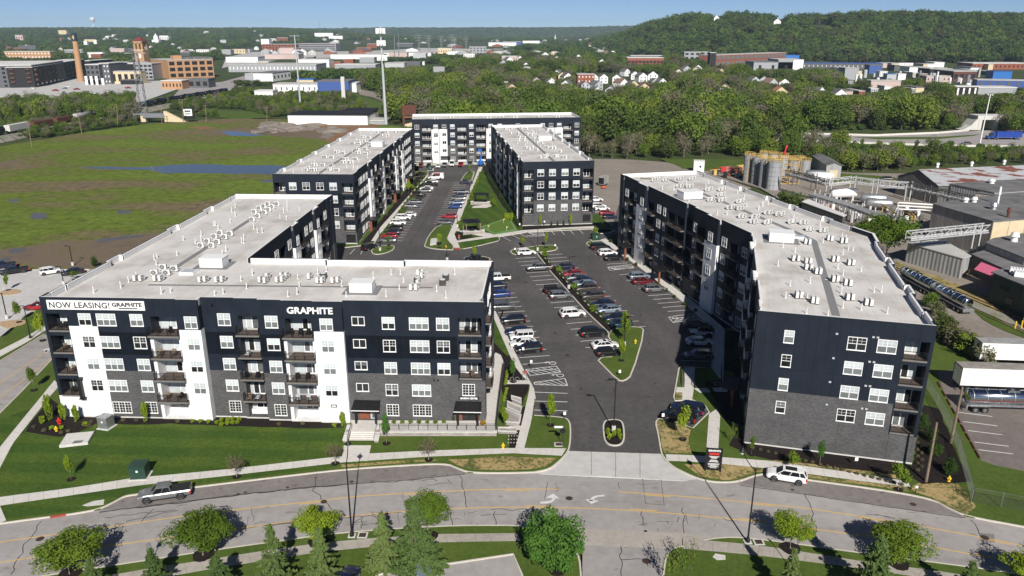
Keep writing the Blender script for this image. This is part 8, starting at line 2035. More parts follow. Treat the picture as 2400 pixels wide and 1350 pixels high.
M['hroof']=pm('grey_shingle_roof',(.12,.12,.125),.9,var=.2);M['hroof2']=pm('brown_shingle_roof',(.20,.13,.10),.9,var=.2);M['hroof3']=pm('orange_tile_roof',(.36,.17,.09),.9,var=.2);M['redbrick']=pm('red_brick_far',(.26,.085,.05),.85,var=.15);M['tanbrick']=pm('tan_brick_far',(.44,.25,.13),.85,var=.12);M['pinkwall']=pm('pale_pink_wall',(.50,.39,.36),.8,var=.08);M['bluer']=pm('blue_metal_roof',(.03,.15,.45),.5,var=.1);M['darkclad']=pm('dark_grey_cladding',(.10,.105,.115),.7,var=.1);M['vdark']=pm('black_cladding',(.012,.012,.013),.7,var=.1);M['greywall']=pm('mid_grey_wall',(.32,.33,.35),.8,var=.08)
r,L,h=fbox(-150,82,209,156,120,'darkclad','whiteroof','dark grey apartment block with rust coloured balconies at the left edge',None,205)
for i in range(5):
 for j in range(12):
  x=L*(j+.5)/12;z=h*(i+.28)/5.2
  m=MB(M['g_dark']);m.box(x-1.2,x+1.2,-.2,-.02,z,z+2);m.build('window',r)
  if j%2 and i:m=MB(M['rust']);m.box(x-1.8,x+1.8,-1.6,-.3,z-.4,z+.9);m.build('balcony',r)
p0=at(84,204);r,L,h=fbox(84,204,205,158,22,'vdark','whiteroof','long black apartment block behind the dark grey one',(4,14,'g_dark',.5,.4),176);fbox(196,215,172,143,60,'vdark','whiteroof','black apartment block right behind the brick chimney')
p=at(190,191);t=onY(173,77,p.y);r=empty('brick_chimney',(p.x,p.y,0),0,'tall tan brick chimney with a navy top','chimney');H=t.z;dx=t.x-p.x
m=MB(M['tanbrick']);m.tube([(0,0,0),(dx*.83,0,H*.83)],3.6,18,r2=2.5);m.build('shaft',r)
m=MB(M['bluewall']);m.mats=[pm('navy_brick',(.015,.035,.07),.7)];m.tube([(dx*.83,0,H*.83),(dx,0,H)],2.55,18,r2=2.3);m.build('top',r);m=MB(M['ochre']);q=.91;m.add([(dx*q,-2.7,H*.86),(dx*q+1.2,-2.65,H*.91),(dx*q,-2.7,H*.96),(dx*q-1.2,-2.65,H*.91)],[(0,1,2,3)]);m.build('emblem',r)
fbox(207,238,198,152,30,'darkclad','whiteroof','grey apartment block just right of the brick chimney',(4,3,'vdark',.5,.5));fbox(240,262,197,149,40,'darkclad','whiteroof','grey apartment block with white balconies right of the chimney',(4,3,'white',.3,.35));fbox(266,318,185,150,40,'vdark','whiteroof','black topped hall behind the pale arcade',(1,3,'white',.2,.1));fbox(262,334,196,168,12,'cream','paleroof','pale arcade building with dark bays before the black hall',(1,5,'vdark',.55,.6));fbox(283,322,198,188,10,'vdark','greyroof','low dark building before the pale arcade');fbox(320,360,185,150,30,'greywall','paleroof','grey building wrapped in scaffolding beside the pale arcade',(4,4,'vdark',.7,.5))
for i,x in enumerate((204,216,228,242)):
 p=at(x,199);k=(p-Vector((0,0,CAMH))).length/FPX;m=MB(M['signwhite']);m.box(-2.5*k,2.5*k,0,.6,0,(17 if i<3 else 13)*k);m.build('advertising_banner',None,p,0,['first','second','third','fourth'][i]+' upright white banner from left beside the chimney','banner')
p=at(333,176);r=empty('clock_tower',p,-.1,'tan brick clock tower with an open belfry and red roof','tower');k=(p-Vector((0,0,CAMH))).length/FPX;H=hpx(333,176,96);w_=9.5*k
m=MB(M['tanbrick']);m.box(-w_,w_,0,2*w_,0,H*.72);m.build('shaft',r);m=MB(M['cream']);m.box(-w_*1.05,w_*1.05,-.3,2*w_+.3,H*.72,H*.75);m.box(-w_*1.05,w_*1.05,-.3,2*w_+.3,H*.97,H);m.build('cornice',r)
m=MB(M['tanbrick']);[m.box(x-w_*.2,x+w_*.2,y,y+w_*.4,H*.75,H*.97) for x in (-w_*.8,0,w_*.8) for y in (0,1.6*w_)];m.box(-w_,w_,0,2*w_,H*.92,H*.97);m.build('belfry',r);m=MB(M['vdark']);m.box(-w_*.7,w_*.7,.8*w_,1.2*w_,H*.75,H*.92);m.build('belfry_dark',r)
m=MB(pm('dark_red_tiles',(.16,.035,.03),.8));m.add([(-w_*1.2,-w_*.2,H),(w_*1.2,-w_*.2,H),(w_*1.2,w_*2.2,H),(-w_*1.2,w_*2.2,H),(0,w_,H+w_*.9)],[(0,1,4),(1,2,4),(2,3,4),(3,0,4)]);m.build('roof',r);m=MB(M['signwhite'],M['signblack']);m.tube([(0,-.4,H*.56),(0,-.1,H*.56)],w_*.48,20,0);m.box(-.15,.15,-.5,-.41,H*.56,H*.56+w_*.35,1);m.box(0,w_*.25,-.5,-.41,H*.56-.15,H*.56+.15,1);m.build('clock_face',r)
r,L,h=fbox(398,503,184,142,60,'tanbrick','paleroof','large tan brick building with wide window bays',(3,6,'vdark',.68,.6),180);m=MB(M['tanbrick']);m.box(L*.2,L*.38,10,20,h,h+5);m.build('penthouse',r);m=MB(M['vdark']);m.box(L+.02,L+.2,.3,59,0,h-.5);m.build('side_wall',r);m=MB(M['greyroof']);[m.box(L*.45+i*9,L*.45+i*9+5,8,50,h+.6,h+2.4) for i in range(4)];m.build('solar_array',r)
fbox(380,428,209,190,22,'tanbrick','whiteroof','low tan brick building before the large one',(1,6,'vdark',.35,.4));fbox(442,490,206,186,18,'darkclad','greyroof','low dark grey hall right of the low tan building',(1,3,'vdark',.6,.5));fbox(536,742,168,152,60,'greywall','paleroof','very long pale warehouse behind the offices',(1,24,'white',.25,.4));fbox(640,682,190,172,22,'white','greyroof','white office with a row of dark windows',(1,5,'vdark',.3,.35),184);fbox(575,640,188,174,25,'greywall','paleroof','grey office left of the white office')
for a in ((530,605,146,134,40,'white','paleroof','white hall with a raised centre roof'),(620,700,138,128,40,'pinkwall','paleroof','low pink shop front in the town'),(655,690,128,113,40,'pinkwall','paleroof','pink stepped hall in the town'),(615,690,120,104,50,'redbrick','paleroof','red brown office block with square windows',(3,10,'vdark',.5,.5)),(695,788,119,103,60,'greywall','pinkwall','long open parking garage',(4,1,'vdark',.96,.45)),(613,632,112,96,30,'white','whiteroof','white block behind the red brown offices'),(545,575,125,115,20,'cream','greyroof','cream villa near the white hall',(1,4,'vdark',.3,.3)),(700,772,160,140,30,'white','whiteroof','big white hall behind the thin phone mast'),(775,900,138,128,40,'white','paleroof','long white store beyond the phone masts'),(900,1010,132,124,40,'white','paleroof','flat white store right of the tall phone mast'),(785,880,160,152,40,'greywall','whiteroof','low white roofed store left of the tall phone mast'),(782,798,158,146,20,'redbrick','hroof3','orange brick shop at left of the tall phone mast'),(806,828,152,140,20,'redbrick','hroof3','orange gabled shop near the tall phone mast'),(835,870,120,112,25,'redbrick','hroof3','red roofed hall far beyond the masts'),(1050,1100,128,121,40,'white','whiteroof','flat white hall far right of the masts'),(1100,1140,128,110,30,'greywall','paleroof','grey mid rise block at the edge of the wood',(3,5,'vdark',.5,.4)),(1145,1210,108,100,60,'white','whiteroof','white factory far out on the plain'),(1178,1222,106,98,50,'bluewall','whiteroof','pale blue factory hall far out on the plain'),(1225,1265,102,96,60,'white','whiteroof','far white hall right of the smoking works'),(920,985,155,146,30,'darkclad','greyroof','dark stadium building at the sports field'),(952,995,152,145,10,'white','whiteroof','low white and blue pavilion at the sports field'),(1016,1042,172,158,10,'greywall','paleroof','grandstand beside the sports field'),(12,120,138,121,30,'tanbrick','whiteroof','long pale brick terrace among the trees at left',(2,14,'white',.4,.35)),(45,85,118,108,25,'darkclad','greyroof','grey roofed house block among trees at left'),(141,160,100,90,20,'cream','vdark','small pale block left of the brick chimney top'),(260,292,124,114,20,'pinkwall','whiteroof','pale pink house among trees'),(198,206,112,101,10,'white','white','left white turret among trees'),(221,229,110,101,10,'white','white','right white turret among trees'),(255,288,68,61,60,'cream','whiteroof','pale hospital block on the horizon'),(55,80,70,65,60,'cream','whiteroof','pale low block on the left horizon'),(145,152,70,64,30,'white','whiteroof','small white tower on the left horizon'),(1119,1134,72,63,60,'redbrick','redbrick','dark red tower block on the far ridge'),(1147,1162,72,66,50,'cream','cream','tan tower block on the far ridge'),(676,862,292,270,22,'white','vdark','long low white warehouse with a black roof beyond the field',None,293),(800,872,287,264,24,'white','vdark','taller white warehouse at the right end of the long one'),(641,745,217,198,22,'white','paleroof','long white works left of the blue building',(1,8,'vdark',.2,.35)),(696,735,198,187,15,'cream','bluer','cream hut with a bright blue roof'),(746,818,218,191,30,'bluewall','greyroof','blue clad works behind the stone chimney'),(818,836,215,196,20,'white','whiteroof','white annex right of the blue works'),(945,972,296,281,12,'cream','hroof3','small cream shop with an orange sign behind the far building'),(597,640,224,214,15,'white','whiteroof','white tent like shed among the bushes'),(840,905,290,284,15,'greywall','paleroof','low compound at the foot of the phone mast'),(1353,1393,206,175,15,'redbrick','paleroof','red brick apartment house among the white houses',(3,5,'white',.3,.35)),(1470,1555,154,136,50,'redbrick','whiteroof','flat roofed school above the white houses',(1,10,'vdark',.8,.3)),(1478,1552,146,131,30,'vdark','whiteroof','dark glazed upper storey of the school'),(1603,1665,140,122,20,'greywall','paleroof','open concrete frame left of the brick mill',(2,5,'vdark',.6,.5)),(1662,1676,160,124,14,'vdark','whiteroof','tall dark brick tower at the end of the mill'),(1677,1840,156,130,30,'redbrick','paleroof','long red brick mill with big grey windows',(2,16,'greyroof',.75,.6),147),(1765,1856,168,146,40,'greywall','greyroof','grey metal hall before the brick mill',(1,3,'vdark',.2,.4)),(1822,1856,168,140,45,'greywall','paleroof','tall grey side of the white metal hall'),(1857,1881,167,140,45,'white','paleroof','tall white gabled metal hall'),(1806,1872,146,130,30,'bluer','bluer','bright blue roofed building behind the white hall'),(1892,1932,134,123,20,'tanbrick','whiteroof','shed at the foot of the wooded hill'),(1880,2068,160,148,30,'darkclad','bluewall','very long low blue roofed works',(1,18,'white',.15,.3),162),(2055,2140,153,147,25,'white','vdark','long white shed with small windows below the hill',(1,14,'vdark',.3,.3)),(2036,2065,172,153,15,'bluewall','greyroof','blue clad block at the chemical works'),(1978,2010,186,160,18,'greywall','paleroof','grey block at the left of the chemical works'),(2060,2078,184,168,10,'white','whiteroof','white ribbed block at the chemical works',(1,4,'lgrey',.4,.9)),(2078,2100,186,174,10,'lgrey','bluer','pale blue block at the chemical works'),(2104,2122,186,174,12,'white','whiteroof','white block right of the pale blue one'),(2164,2202,160,151,20,'white','whiteroof','white hall with a round vent below the hill'),(2130,2178,172,158,20,'white','paleroof','white stepped halls in the chemical works'),(2170,2226,192,179,15,'pinkwall','paleroof','low pinkish office with small windows',(1,6,'vdark',.25,.35)),(2178,2230,176,162,30,'vdark','paleroof','dark open sided works'),(2232,2286,190,168,40,'rust','paleroof','dark brick works with a grey sloping roof',(1,4,'vdark',.7,.5)),(2278,2420,162,149,40,'redbrick','whiteroof','long white roofed brick works at right',(1,14,'vdark',.3,.4)),(2326,2370,184,168,15,'bluer','bluewall','bright blue cube building at right'),(2288,2440,204,188,20,'bluewall','paleroof','long blue building with a pale roof edge',(1,7,'darkclad',.3,.7),207),(2236,2290,226,204,15,'vdark','whiteroof','dark and white process block',(1,4,'white',.3,.8)),(2285,2380,222,206,20,'greywall','whiteroof','white roofed plant beside the white upright tank'),(2040,2110,205,190,15,'pinkwall','paleroof','tan low wall of the works behind the trees')):
 win=a[8] if len(a)>8 else None;fbox(*a[:8],win,a[9] if len(a)>9 else None)
p=at(806,240);r=empty('stone_chimney',p,0,'square pale stone chimney before the blue works','chimney');k=(p-Vector((0,0,CAMH))).length/FPX;m=MB(M['base']);m.box(-4*k,4*k,0,8*k,0,hpx(806,240,180));m.build('shaft',r)
p=at(2265,222);r=empty('white_tank',p,0,'upright white tank at the process block','storage tank');k=(p-Vector((0,0,CAMH))).length/FPX;m=MB(M['white']);m.sm=False;m.lathe([(4.5*k,0),(4.5*k,20*k),(3*k,22*k)],18);m.build('shell',r)
tk=[]
for i in range(26):
 px=R.choice([R.uniform(1990,2060),R.uniform(2100,2160),R.uniform(2230,2330),R.uniform(2180,2240)]);p=at(px,R.uniform(176,205));h_=R.uniform(4,11);rd=R.uniform(.8,2.2);m=MB(M[R.choice(['white','steel','lgrey'])]);m.lathe([(rd,0),(rd,h_),(rd*.4,h_+rd*.4)],12);tk.append(m.build('process_tank',None,p,0,'x','tank','small tanks of the chemical works'))
number(tk,'small pale tank in the distant chemical works, {} from left')
HW=['white','lgrey','greywall','lgrey','paleroof','redbrick']
for px,py,w_,d_,he,wl_,rf,an in [(1415,195,9,10,6,'white','hroof',.2),(1445,196,9,11,6,'white','hroof',-.3),(1470,178,8,10,5.5,'white','hroof',.5),(1488,186,9,10,5.5,'white','hroof',.1),(1507,192,10,11,6,'white','hroof',.3),(1530,188,11,10,5.5,'white','hroof',-.2),(1536,202,8,9,4.5,'lgrey','hroof',.2),(1553,203,8,9,5,'white','hroof',.4),(1372,212,8,10,5,'lgrey','hroof',.2),(1318,190,9,10,6,'cream','hroof2',.1),(1325,207,8,9,4.5,'white','hroof',-.4),(1463,205,10,11,4.5,'white','hroof2',.6),(1485,210,10,10,4.5,'cream','hroof',.2),(1430,222,9,9,4,'lgrey','hroof',-.3),(1400,224,9,9,4,'white','hroof',.4),(1290,205,9,9,4.5,'white','hroof',.3),(1258,200,9,9,4.5,'lgrey','hroof2',.1),(1812,208,11,10,5.5,'lgrey','hroof2',.5),(1838,208,10,10,5.5,'white','hroof2',-.2),(1830,228,12,9,4,'cream','hroof3',.1),(1770,200,11,10,4.5,'lgrey','hroof',.2),(1790,198,10,10,4.5,'lgrey','hroof',-.3),(1690,178,11,10,4.5,'cream','hroof2',.2),(1610,172,12,10,5,'lgrey','hroof',.3),(1590,180,10,9,5,'white','hroof2',.1),(1636,168,10,9,5,'white','hroof',.1),(1970,232,10,9,4,'white','hroof',.1),(1925,226,10,9,4,'white','hroof',.6),(1200,218,10,9,4,'cream','hroof2',.2),(1278,138,14,14,8,'white','hroof',.1),(1385,112,16,14,7,'cream','hroof2',.2),(1420,120,16,14,7,'lgrey','hroof',.1),(1490,112,14,12,7,'white','hroof',.3),(1520,128,13,12,6,'white','hroof',.2),(1590,118,12,12,8,'white','hroof',.2),(1195,148,12,12,6,'white','hroof',.5),(1180,158,12,12,6,'lgrey','hroof',.1)]:
 house_(px,py,w_,d_,he,wl_,rf,an,grp='pale houses among the trees at right')
number([o for o in houses],'pale gabled house among the trees right of centre, {} from left');hs2=len(houses)
q_=random.Random(77)
for i in range(70):
 px=q_.uniform(-40,760);py=q_.uniform(80,134)
 if 160<px<420 and py>122:continue
 w_=q_.uniform(10,20);house_(px,py,w_,w_*1.2,q_.uniform(5,9),q_.choice(HW),q_.choice(['hroof','hroof','hroof2','whiteroof']),q_.uniform(-.6,.6),grp='distant houses of the town at left')
for i in range(50):
 px=q_.uniform(760,1440);py=q_.uniform(94,132);w_=q_.uniform(14,34);house_(px,py,w_,w_*1.2,q_.uniform(3,5),q_.choice(HW),q_.choice(['hroof','whiteroof','hroof2','paleroof']),q_.uniform(-.6,.6),grp='distant sheds on the plain')
for i in range(16):
 px=q_.uniform(1190,1700);py=q_.uniform(128,226);k_=1 if py<170 else .8;house_(px,py,q_.uniform(9,13)*k_,q_.uniform(9,12),q_.uniform(4,6.5),q_.choice(['white','white','white','cream','lgrey']),q_.choice(['hroof','hroof','hroof2','lgrey']),q_.uniform(-.7,.7),grp='scattered houses in the trees at centre right')
number([o for o in houses if o['group'].startswith('scattered')],'scattered small house in the trees, {} from left')
number([o for o in houses if o['group'].endswith('left')],'distant house in the wooded town, {} from left');number([o for o in houses if o['group'].endswith('plain')],'distant pale shed on the plain, {} from left')
# church with a dome, spire, water tower
sb=[]
for i in range(60):
 px=q_.choice([q_.uniform(540,1180),q_.uniform(1960,2400),q_.uniform(1960,2400),q_.uniform(0,540)]);py=q_.uniform(146,222) if px>1900 else (q_.uniform(100,168) if px>540 else q_.uniform(104,138));wd=q_.uniform(14,46) if px<1900 else q_.uniform(8,30);sb.append(fbox(px,px+wd,py,py-q_.uniform(6,13),q_.uniform(15,40),q_.choice(['white','white','greywall','pinkwall','lgrey','cream','darkclad','redbrick']),q_.choice(['whiteroof','paleroof','paleroof','greyroof']),'x',(1,max(2,int(wd/5)),'vdark',.3,.35) if i%2 else None,name='works_hall')[0])
for o in sb:o['group']='far low halls and works'
number(sb,'far low flat roofed hall, {} from left')
p=at(366,112);r=empty('domed_church',p,0,'white domed church above the trees','church');k=(p-Vector((0,0,CAMH))).length/FPX;m=MB(M['white']);m.box(-7*k,7*k,0,12*k,0,12*k);m.lathe([(5*k,12*k),(5*k,16*k),(4.5*k,18*k),(2.5*k,21*k),(.8*k,22*k),(.5*k,25*k)],14,0,(0,5*k,0));m.build('wall',r)
p=at(1301,100);r=empty('church_spire',p,0,'thin white church spire on the plain','church');k=(p-Vector((0,0,CAMH))).length/FPX;m=MB(M['white']);m.box(-2*k,2*k,0,4*k,0,8*k);m.lathe([(1.8*k,8*k),(.1*k,18*k)],8,0,(0,2*k,0));m.build('wall',r)
p=at(222,80);r=empty('water_tower',p,0,'white water tower on the left horizon','water tower');k=(p-Vector((0,0,CAMH))).length/FPX;m=MB(M['white']);m.lathe([(1.2*k,0),(1*k,14*k),(5*k,21*k),(4.5*k,24*k),(1*k,25.5*k)],16);m.build('tank',r)
tc=[('suv','white',78,207),('sedan','silver',152,207),('sedan','white',160,203),('pickup','red',180,209),('sedan','black',168,219),('sedan','white',200,225),('sedan','black',214,222),('suv','white',225,219),('van','white',260,219),('sedan','white',175,231),('pickup','red',130,212),('pickup','red',300,206)]
L_=[]
for i,(k_,c_,x,y) in enumerate(tc):L_.append(C_(x,y,k_,c_,q_.choice([5,185,20]),'x',group='distant cars in the town car park',z=.6))
number(L_,'distant parked vehicle in the town car park, {} from left')
# ================================================================== HILLS AND WOODS
def sstep(t):t=max(0.0,min(1.0,t));return t*t*(3-2*t)
def lerpt(T,x):
 if x<=T[0][0]:return T[0][1]
 for (a,b),(c,d) in zip(T,T[1:]):
  if x<=c:return b+(d-b)*(x-a)/(c-a)
 return T[-1][1]
# right hand hill: distance of foot and crest, and height of its ground, by picture column
HF=[(1360,2500),(1430,2000),(1500,1700),(1600,1480),(1700,1400),(1900,1330),(2100,1270),(2400,1230),(3200,1230)]
HH=[(1360,0),(1430,22),(1500,48),(1550,62),(1600,69),(1700,71),(1760,70),(1820,64),(1890,67),(1960,67),(2030,71),(2200,70),(2300,67),(2400,66),(3200,66)]
def colx(X,Y):return 1200+FPX*X/(Y*CP+CAMH*SP)
def hill_z(X,Y):
 c=colx(X,Y);f=lerpt(HF,c);H=lerpt(HH,c)
 if H<=0 or c<1360:return 0.0
 return H*sstep((Y-f)/420.0)*(1+.05*noise.noise(Vector((X*.004,Y*.004,3))))
# left hand rise of the town
def rise_z(X,Y):
 c=colx(X,Y)
 return (52+10*noise.noise(Vector((X*.0006,Y*.0007,1))))*sstep((Y-1900)/3000)*(1-sstep((c-640)/420))
def zground(X,Y):
 return max(hill_z(X,Y),rise_z(X,Y))
def grid_mesh(name,c0,c1,nc,Ys,fz,mat):
 m=MB(mat);m.sm=True
 for Y in Ys:
  for i in range(nc+1):
   c=c0+(c1-c0)*i/nc;X=(c-1200)/FPX*(Y*CP+CAMH*SP);m.v.append((X,Y,fz(X,Y)-.6))
 for j in range(len(Ys)-1):
  for i in range(nc):m.f.append((j*(nc+1)+i,j*(nc+1)+i+1,(j+1)*(nc+1)+i+1,(j+1)*(nc+1)+i));m.m.append(0)
 o=m.build(name,kind='structure');return o
M['hillside']=ground_mat('wooded_hill_floor',[(.3,(.03,.045,.014)),(.5,(.045,.065,.02)),(.7,(.07,.09,.03))],(.006,.06),1,0)[0]
grid_mesh('hill',1360,3300,120,[1150+30*k for k in range(45)],hill_z,M['hillside'])
grid_mesh('hill',-1300,1200,90,[1850+140*k for k in range(26)],rise_z,M['hillside'])
def ridge_z(X,Y):
 c=colx(X,Y);H=lerpt([(-400,66),(0,70),(400,74),(700,66),(900,78),(1000,70),(1300,76),(1450,86),(1560,92),(1800,80),(3000,80)],c)
 return (H+9*noise.noise(Vector((X*.0011,5,2)))+6*noise.noise(Vector((X*.004,Y*.004,7))))*sstep((Y-5600)/1700)
M['ridge']=ground_mat('distant_wooded_ridge',[(.3,(.022,.036,.014)),(.5,(.038,.058,.022)),(.7,(.06,.08,.034))],(.004,.03),1,.8,.02,9)[0]
def ridge_b(X,Y):return ridge_z(X,Y)+(5*noise.noise(Vector((X*.02,Y*.02,1)))+4*noise.noise(Vector((X*.05,Y*.03,4))))*sstep((Y-5600)/400)
grid_mesh('far_ridge',-700,3100,700,[5600+90*k for k in range(24)],ridge_b,M['ridge'])
# tree prototypes: kept out of the scene, copied into it
FT=[]
for s in range(4):FT.append((crown('crown',2600,M['leaf_forest'],(.47,.47,.42),.56,18+5*s,.21,.052,200+s,inner=.2),trunk_mesh('trunk',M['bark'],.018,.5,s,5,.2,.8)))
FT.append((crown('crown',800,M['leaf_grey'],(.44,.44,.42),.57,30,.17,.05,210,inner=.2),trunk_mesh('trunk',M['palebark'],.018,.55,9,12,.33,.95)))
FT.append((crown('crown',1500,M['leaf_forest'],(.30,.30,.46),.54,26,.15,.055,211,inner=.3,cone=.35),trunk_mesh('trunk',M['bark'],.016,.6,10,4,.15,.8)))
FARP=[crown('far_tree',700,M['leaf_far'],(.46,.46,.42),.5,14,.23,.10,220+s,inner=.3) for s in range(4)]
CLP=[crown('tree_clump',420,M['leaf_far'],(.8,.8,.34),.36,18,.22,.16,230+s,inner=.2) for s in range(2)]
def proto_col(nm,meshes):
 c=bpy.data.collections.new(nm)
 for k,me in enumerate(meshes):
  o=bpy.data.objects.new(nm+'_proto',me if not isinstance(me,tuple) else me[0]);c.objects.link(o)
  if isinstance(me,tuple):
   t=bpy.data.objects.new(nm+'_stem',me[1])
   cc=bpy.data.collections.new(nm+str(k));c.objects.unlink(o);cc.objects.link(o);cc.objects.link(t);c.children.link(cc)
 return c
FT.append(FT[4])
pc_mid,pc_far,pc_cl=proto_col('mid',FT),proto_col('far',FARP),proto_col('clump',CLP)
def scatter(name,pts,coll,label=None,cat=None):
 """one stuff object: points carrying copies of the prototypes"""
 me=bpy.data.meshes.new(name);me.from_pydata([p[:3] for p in pts],[],[])
 for an,ix in (('sz',3),('wd',4),('rot',5)):
  a=me.attributes.new(an,'FLOAT','POINT');a.data.foreach_set('value',np.array([p[ix] for p in pts],dtype=np.float32))
 o=bpy.data.objects.new(name,me);COL.objects.link(o);tag(o,label,cat,None,'stuff')
 ng=bpy.data.node_groups.new(name,'GeometryNodeTree');ng.interface.new_socket('Geometry',in_out='INPUT',socket_type='NodeSocketGeometry');ng.interface.new_socket('Geometry',in_out='OUTPUT',socket_type='NodeSocketGeometry')
 gi,go=ng.nodes.new('NodeGroupInput'),ng.nodes.new('NodeGroupOutput');ip=ng.nodes.new('GeometryNodeInstanceOnPoints');ci=ng.nodes.new('GeometryNodeCollectionInfo')
 ci.inputs[0].default_value=coll;ci.inputs[1].default_value=True;ci.inputs[2].default_value=True
 ip.inputs['Pick Instance'].default_value=True
 def attr(nm):
  n=ng.nodes.new('GeometryNodeInputNamedAttribute');n.data_type='FLOAT';n.inputs[0].default_value=nm;return n.outputs[0]
 cx=ng.nodes.new('ShaderNodeCombineXYZ');w_,s_=attr('wd'),attr('sz')
 ng.links.new(w_,cx.inputs[0]);ng.links.new(w_,cx.inputs[1]);ng.links.new(s_,cx.inputs[2])
 cr=ng.nodes.new('ShaderNodeCombineXYZ');ng.links.new(attr('rot'),cr.inputs[2])
 ng.links.new(gi.outputs[0],ip.inputs['Points']);ng.links.new(ci.outputs[0],ip.inputs['Instance']);ng.links.new(cx.outputs[0],ip.inputs['Scale']);ng.links.new(cr.outputs[0],ip.inputs['Rotation']);ng.links.new(ip.outputs[0],go.inputs[0])
 md=o.modifiers.new('scatter','NODES');md.node_group=ng
 return o
ZA=[(905,270),(945,302),(962,355),(1372,361),(1392,371),(1480,371),(1560,371),(1640,366),(1905,372),(1925,394),(2060,404),(2108,402),(2118,388),(2400,374),(2900,376),(2900,350),(2330,352),(2180,350),(2000,344),(1780,338),(1770,306),(2250,302),(2270,296),(2400,295),(2900,290),(2900,228),(2400,226),(2230,228),(2200,208),(2030,206),(1960,190),(1880,172),(1760,172),(1640,172),(1560,160),(1450,158),(1300,150),(1240,136),(1160,140),(1100,134),(1080,150),(1040,175),(900,175),(850,190),(842,204),(905,221),(950,242),(968,262)]
ZB=[(-700,300),(-100,270),(0,262),(120,250),(210,246),(330,244),(400,236),(480,236),(560,212),(640,220),(740,220),(820,218),(835,240),(870,262),(700,268),(640,274),(560,272),(480,272),(430,284),(350,287),(160,313),(0,340),(-700,332)]
EXCL=[[(640,190),(640,218),(838,218),(838,190)],[(1762,132),(1885,132),(1885,170),(1762,170)],[(455,266),(480,252),(560,255),(640,272),(560,276)],[(1466,130),(1560,130),(1560,158),(1466,158)],[(1400,170),(1560,174),(1560,206),(1345,214),(1345,180)],[(310,240),(430,258),(430,290),(320,290)],[(425,262),(465,262),(465,290),(425,290)],[(2262,270),(2345,270),(2345,312),(2262,312)],[(1005,150),(1045,150),(1045,180),(1005,180)],[(900,150),(1005,150),(1005,172),(900,172)],[(-200,168),(60,160),(340,160),(520,140),(640,160),(700,165),(640,195),(520,200),(480,236),(330,246),(-200,262)],[(1960,150),(2440,150),(2440,206),(2380,226),(2230,226),(2200,200),(1970,200)],[(1600,122),(1900,126),(1960,148),(1960,172),(1670,168),(1600,150)],[(520,118),(900,100),(1180,100),(1180,130),(1110,130),(900,135),(880,165),(530,165)],[(1215,212),(1215,216),(1190,216)]]
inx=random.Random(91);mid=[]
hb=[(o.location.x,o.location.y) for o in COL.objects if o.name.startswith('house') and o.parent is None and o.location.y<1300]
bb=[]
for o in COL.objects:
 if o.parent is None and o.name.startswith(('building','works_hall')):
  w_=next((c for c in o.children if c.name.startswith('wall')),None)
  if w_:bb.append((o.location.x,o.location.y,o.rotation_euler.z,max(v.co.x for v in w_.data.vertices),max(v.co.y for v in w_.data.vertices)))
def blocked(X,Y,pad=5.0,front=14):
 for hx,hy in hb:
  if abs(X-hx)<8 and-16<Y-hy<14:return True
 for bx,by,an,L,Dp in bb:
  dx,dy=X-bx,Y-by;c,s_=math.cos(an),math.sin(an);u=dx*c+dy*s_;v=-dx*s_+dy*c
  if-pad<u<L+pad and-front<v<Dp+pad:return True
 return False
RECT+=[(160,205,80,192),(318,348,90,176),(800,812,180,238),(2255,2275,200,222),(1130,1140,60,70)]
def fit(x,y,z,h,wd):
 """keep a tree low where a building behind it shows in the photograph"""
 b=proj(x,y,z);t=proj(x,y,z+h)
 k=FPX*wd*.45/y
 for x0,x1,yt,yb,*hs in RECT:
  if b[1]>yb-1 and b[0]+k>x0 and b[0]-k<x1 and t[1]<yb-.35*(yb-yt):
   lim=yb-(inx.uniform(.1,1.0) if hs else inx.uniform(.0,.45))*(yb-yt)
   h2=h*(b[1]-lim)/max(1e-3,b[1]-t[1])
   h=min(h,h2);t=proj(x,y,z+h)
 return h
def cellpts(poly,sp,y0,y1,hr,jit=.5,excl=True,xr=(-800,3000),dens=1.0):
 out=[];Y=y0
 while Y<y1:
  sp_=sp(Y) if callable(sp) else sp
  Xa=(xr[0]-1200)/FPX*(Y*CP+CAMH*SP);Xb=(xr[1]-1200)/FPX*(Y*CP+CAMH*SP);X=Xa
  while X<Xb:
   x,y=X+inx.uniform(-jit,jit)*sp_,Y+inx.uniform(-jit,jit)*sp_;X+=sp_
   if inx.random()>dens:continue
   q=proj(x,y,0)
   if not q or (poly and not inpoly(q[0],q[1],poly)):continue
   if excl and any(inpoly(q[0],q[1],e) for e in EXCL):continue
   if blocked(x,y):continue
   h=inx.uniform(*(hr(y,q) if callable(hr) else hr));wd=h*inx.uniform(.85,1.15)
   if excl:
    h=fit(x,y,0,h,wd);wd=min(wd,h*1.7)
    if h<2.2:continue
   out.append((x,y,-.3,h,wd,inx.uniform(0,6.28)))
  Y+=sp_
 return out
def hA(y,q):
 if q[0]>1860 and q[1]>342:return (3,5.5) if 1985<q[0]<2160 or q[0]>2190 else (6,11)
 if q[1]>355:return (6,12)
 return (17,24) if inx.random()<.14 else (9,18)
A=cellpts(ZA,lambda Y:8.6 if Y<560 else 10.5,320,1400,hA)
B=cellpts(ZB,6.0,400,800,lambda y,q:((3,6.5) if q[0]>340 else (7,13) if q[1]<285 else (3,6)) if q[1]>245 or q[0]>340 else (4,8))
A+=cellpts([(1870,374),(2112,374),(2118,402),(1930,398)],5.2,280,380,(6,9.5))+cellpts([(2112,376),(2400,368),(2900,368),(2900,385),(2400,381),(2120,392)],4.6,280,400,(3.5,6))+cellpts([(2340,240),(2900,240),(2900,320),(2345,318)],8,380,700,(9,14))
near=sorted(A+B,key=lambda p:p[1]/p[3])
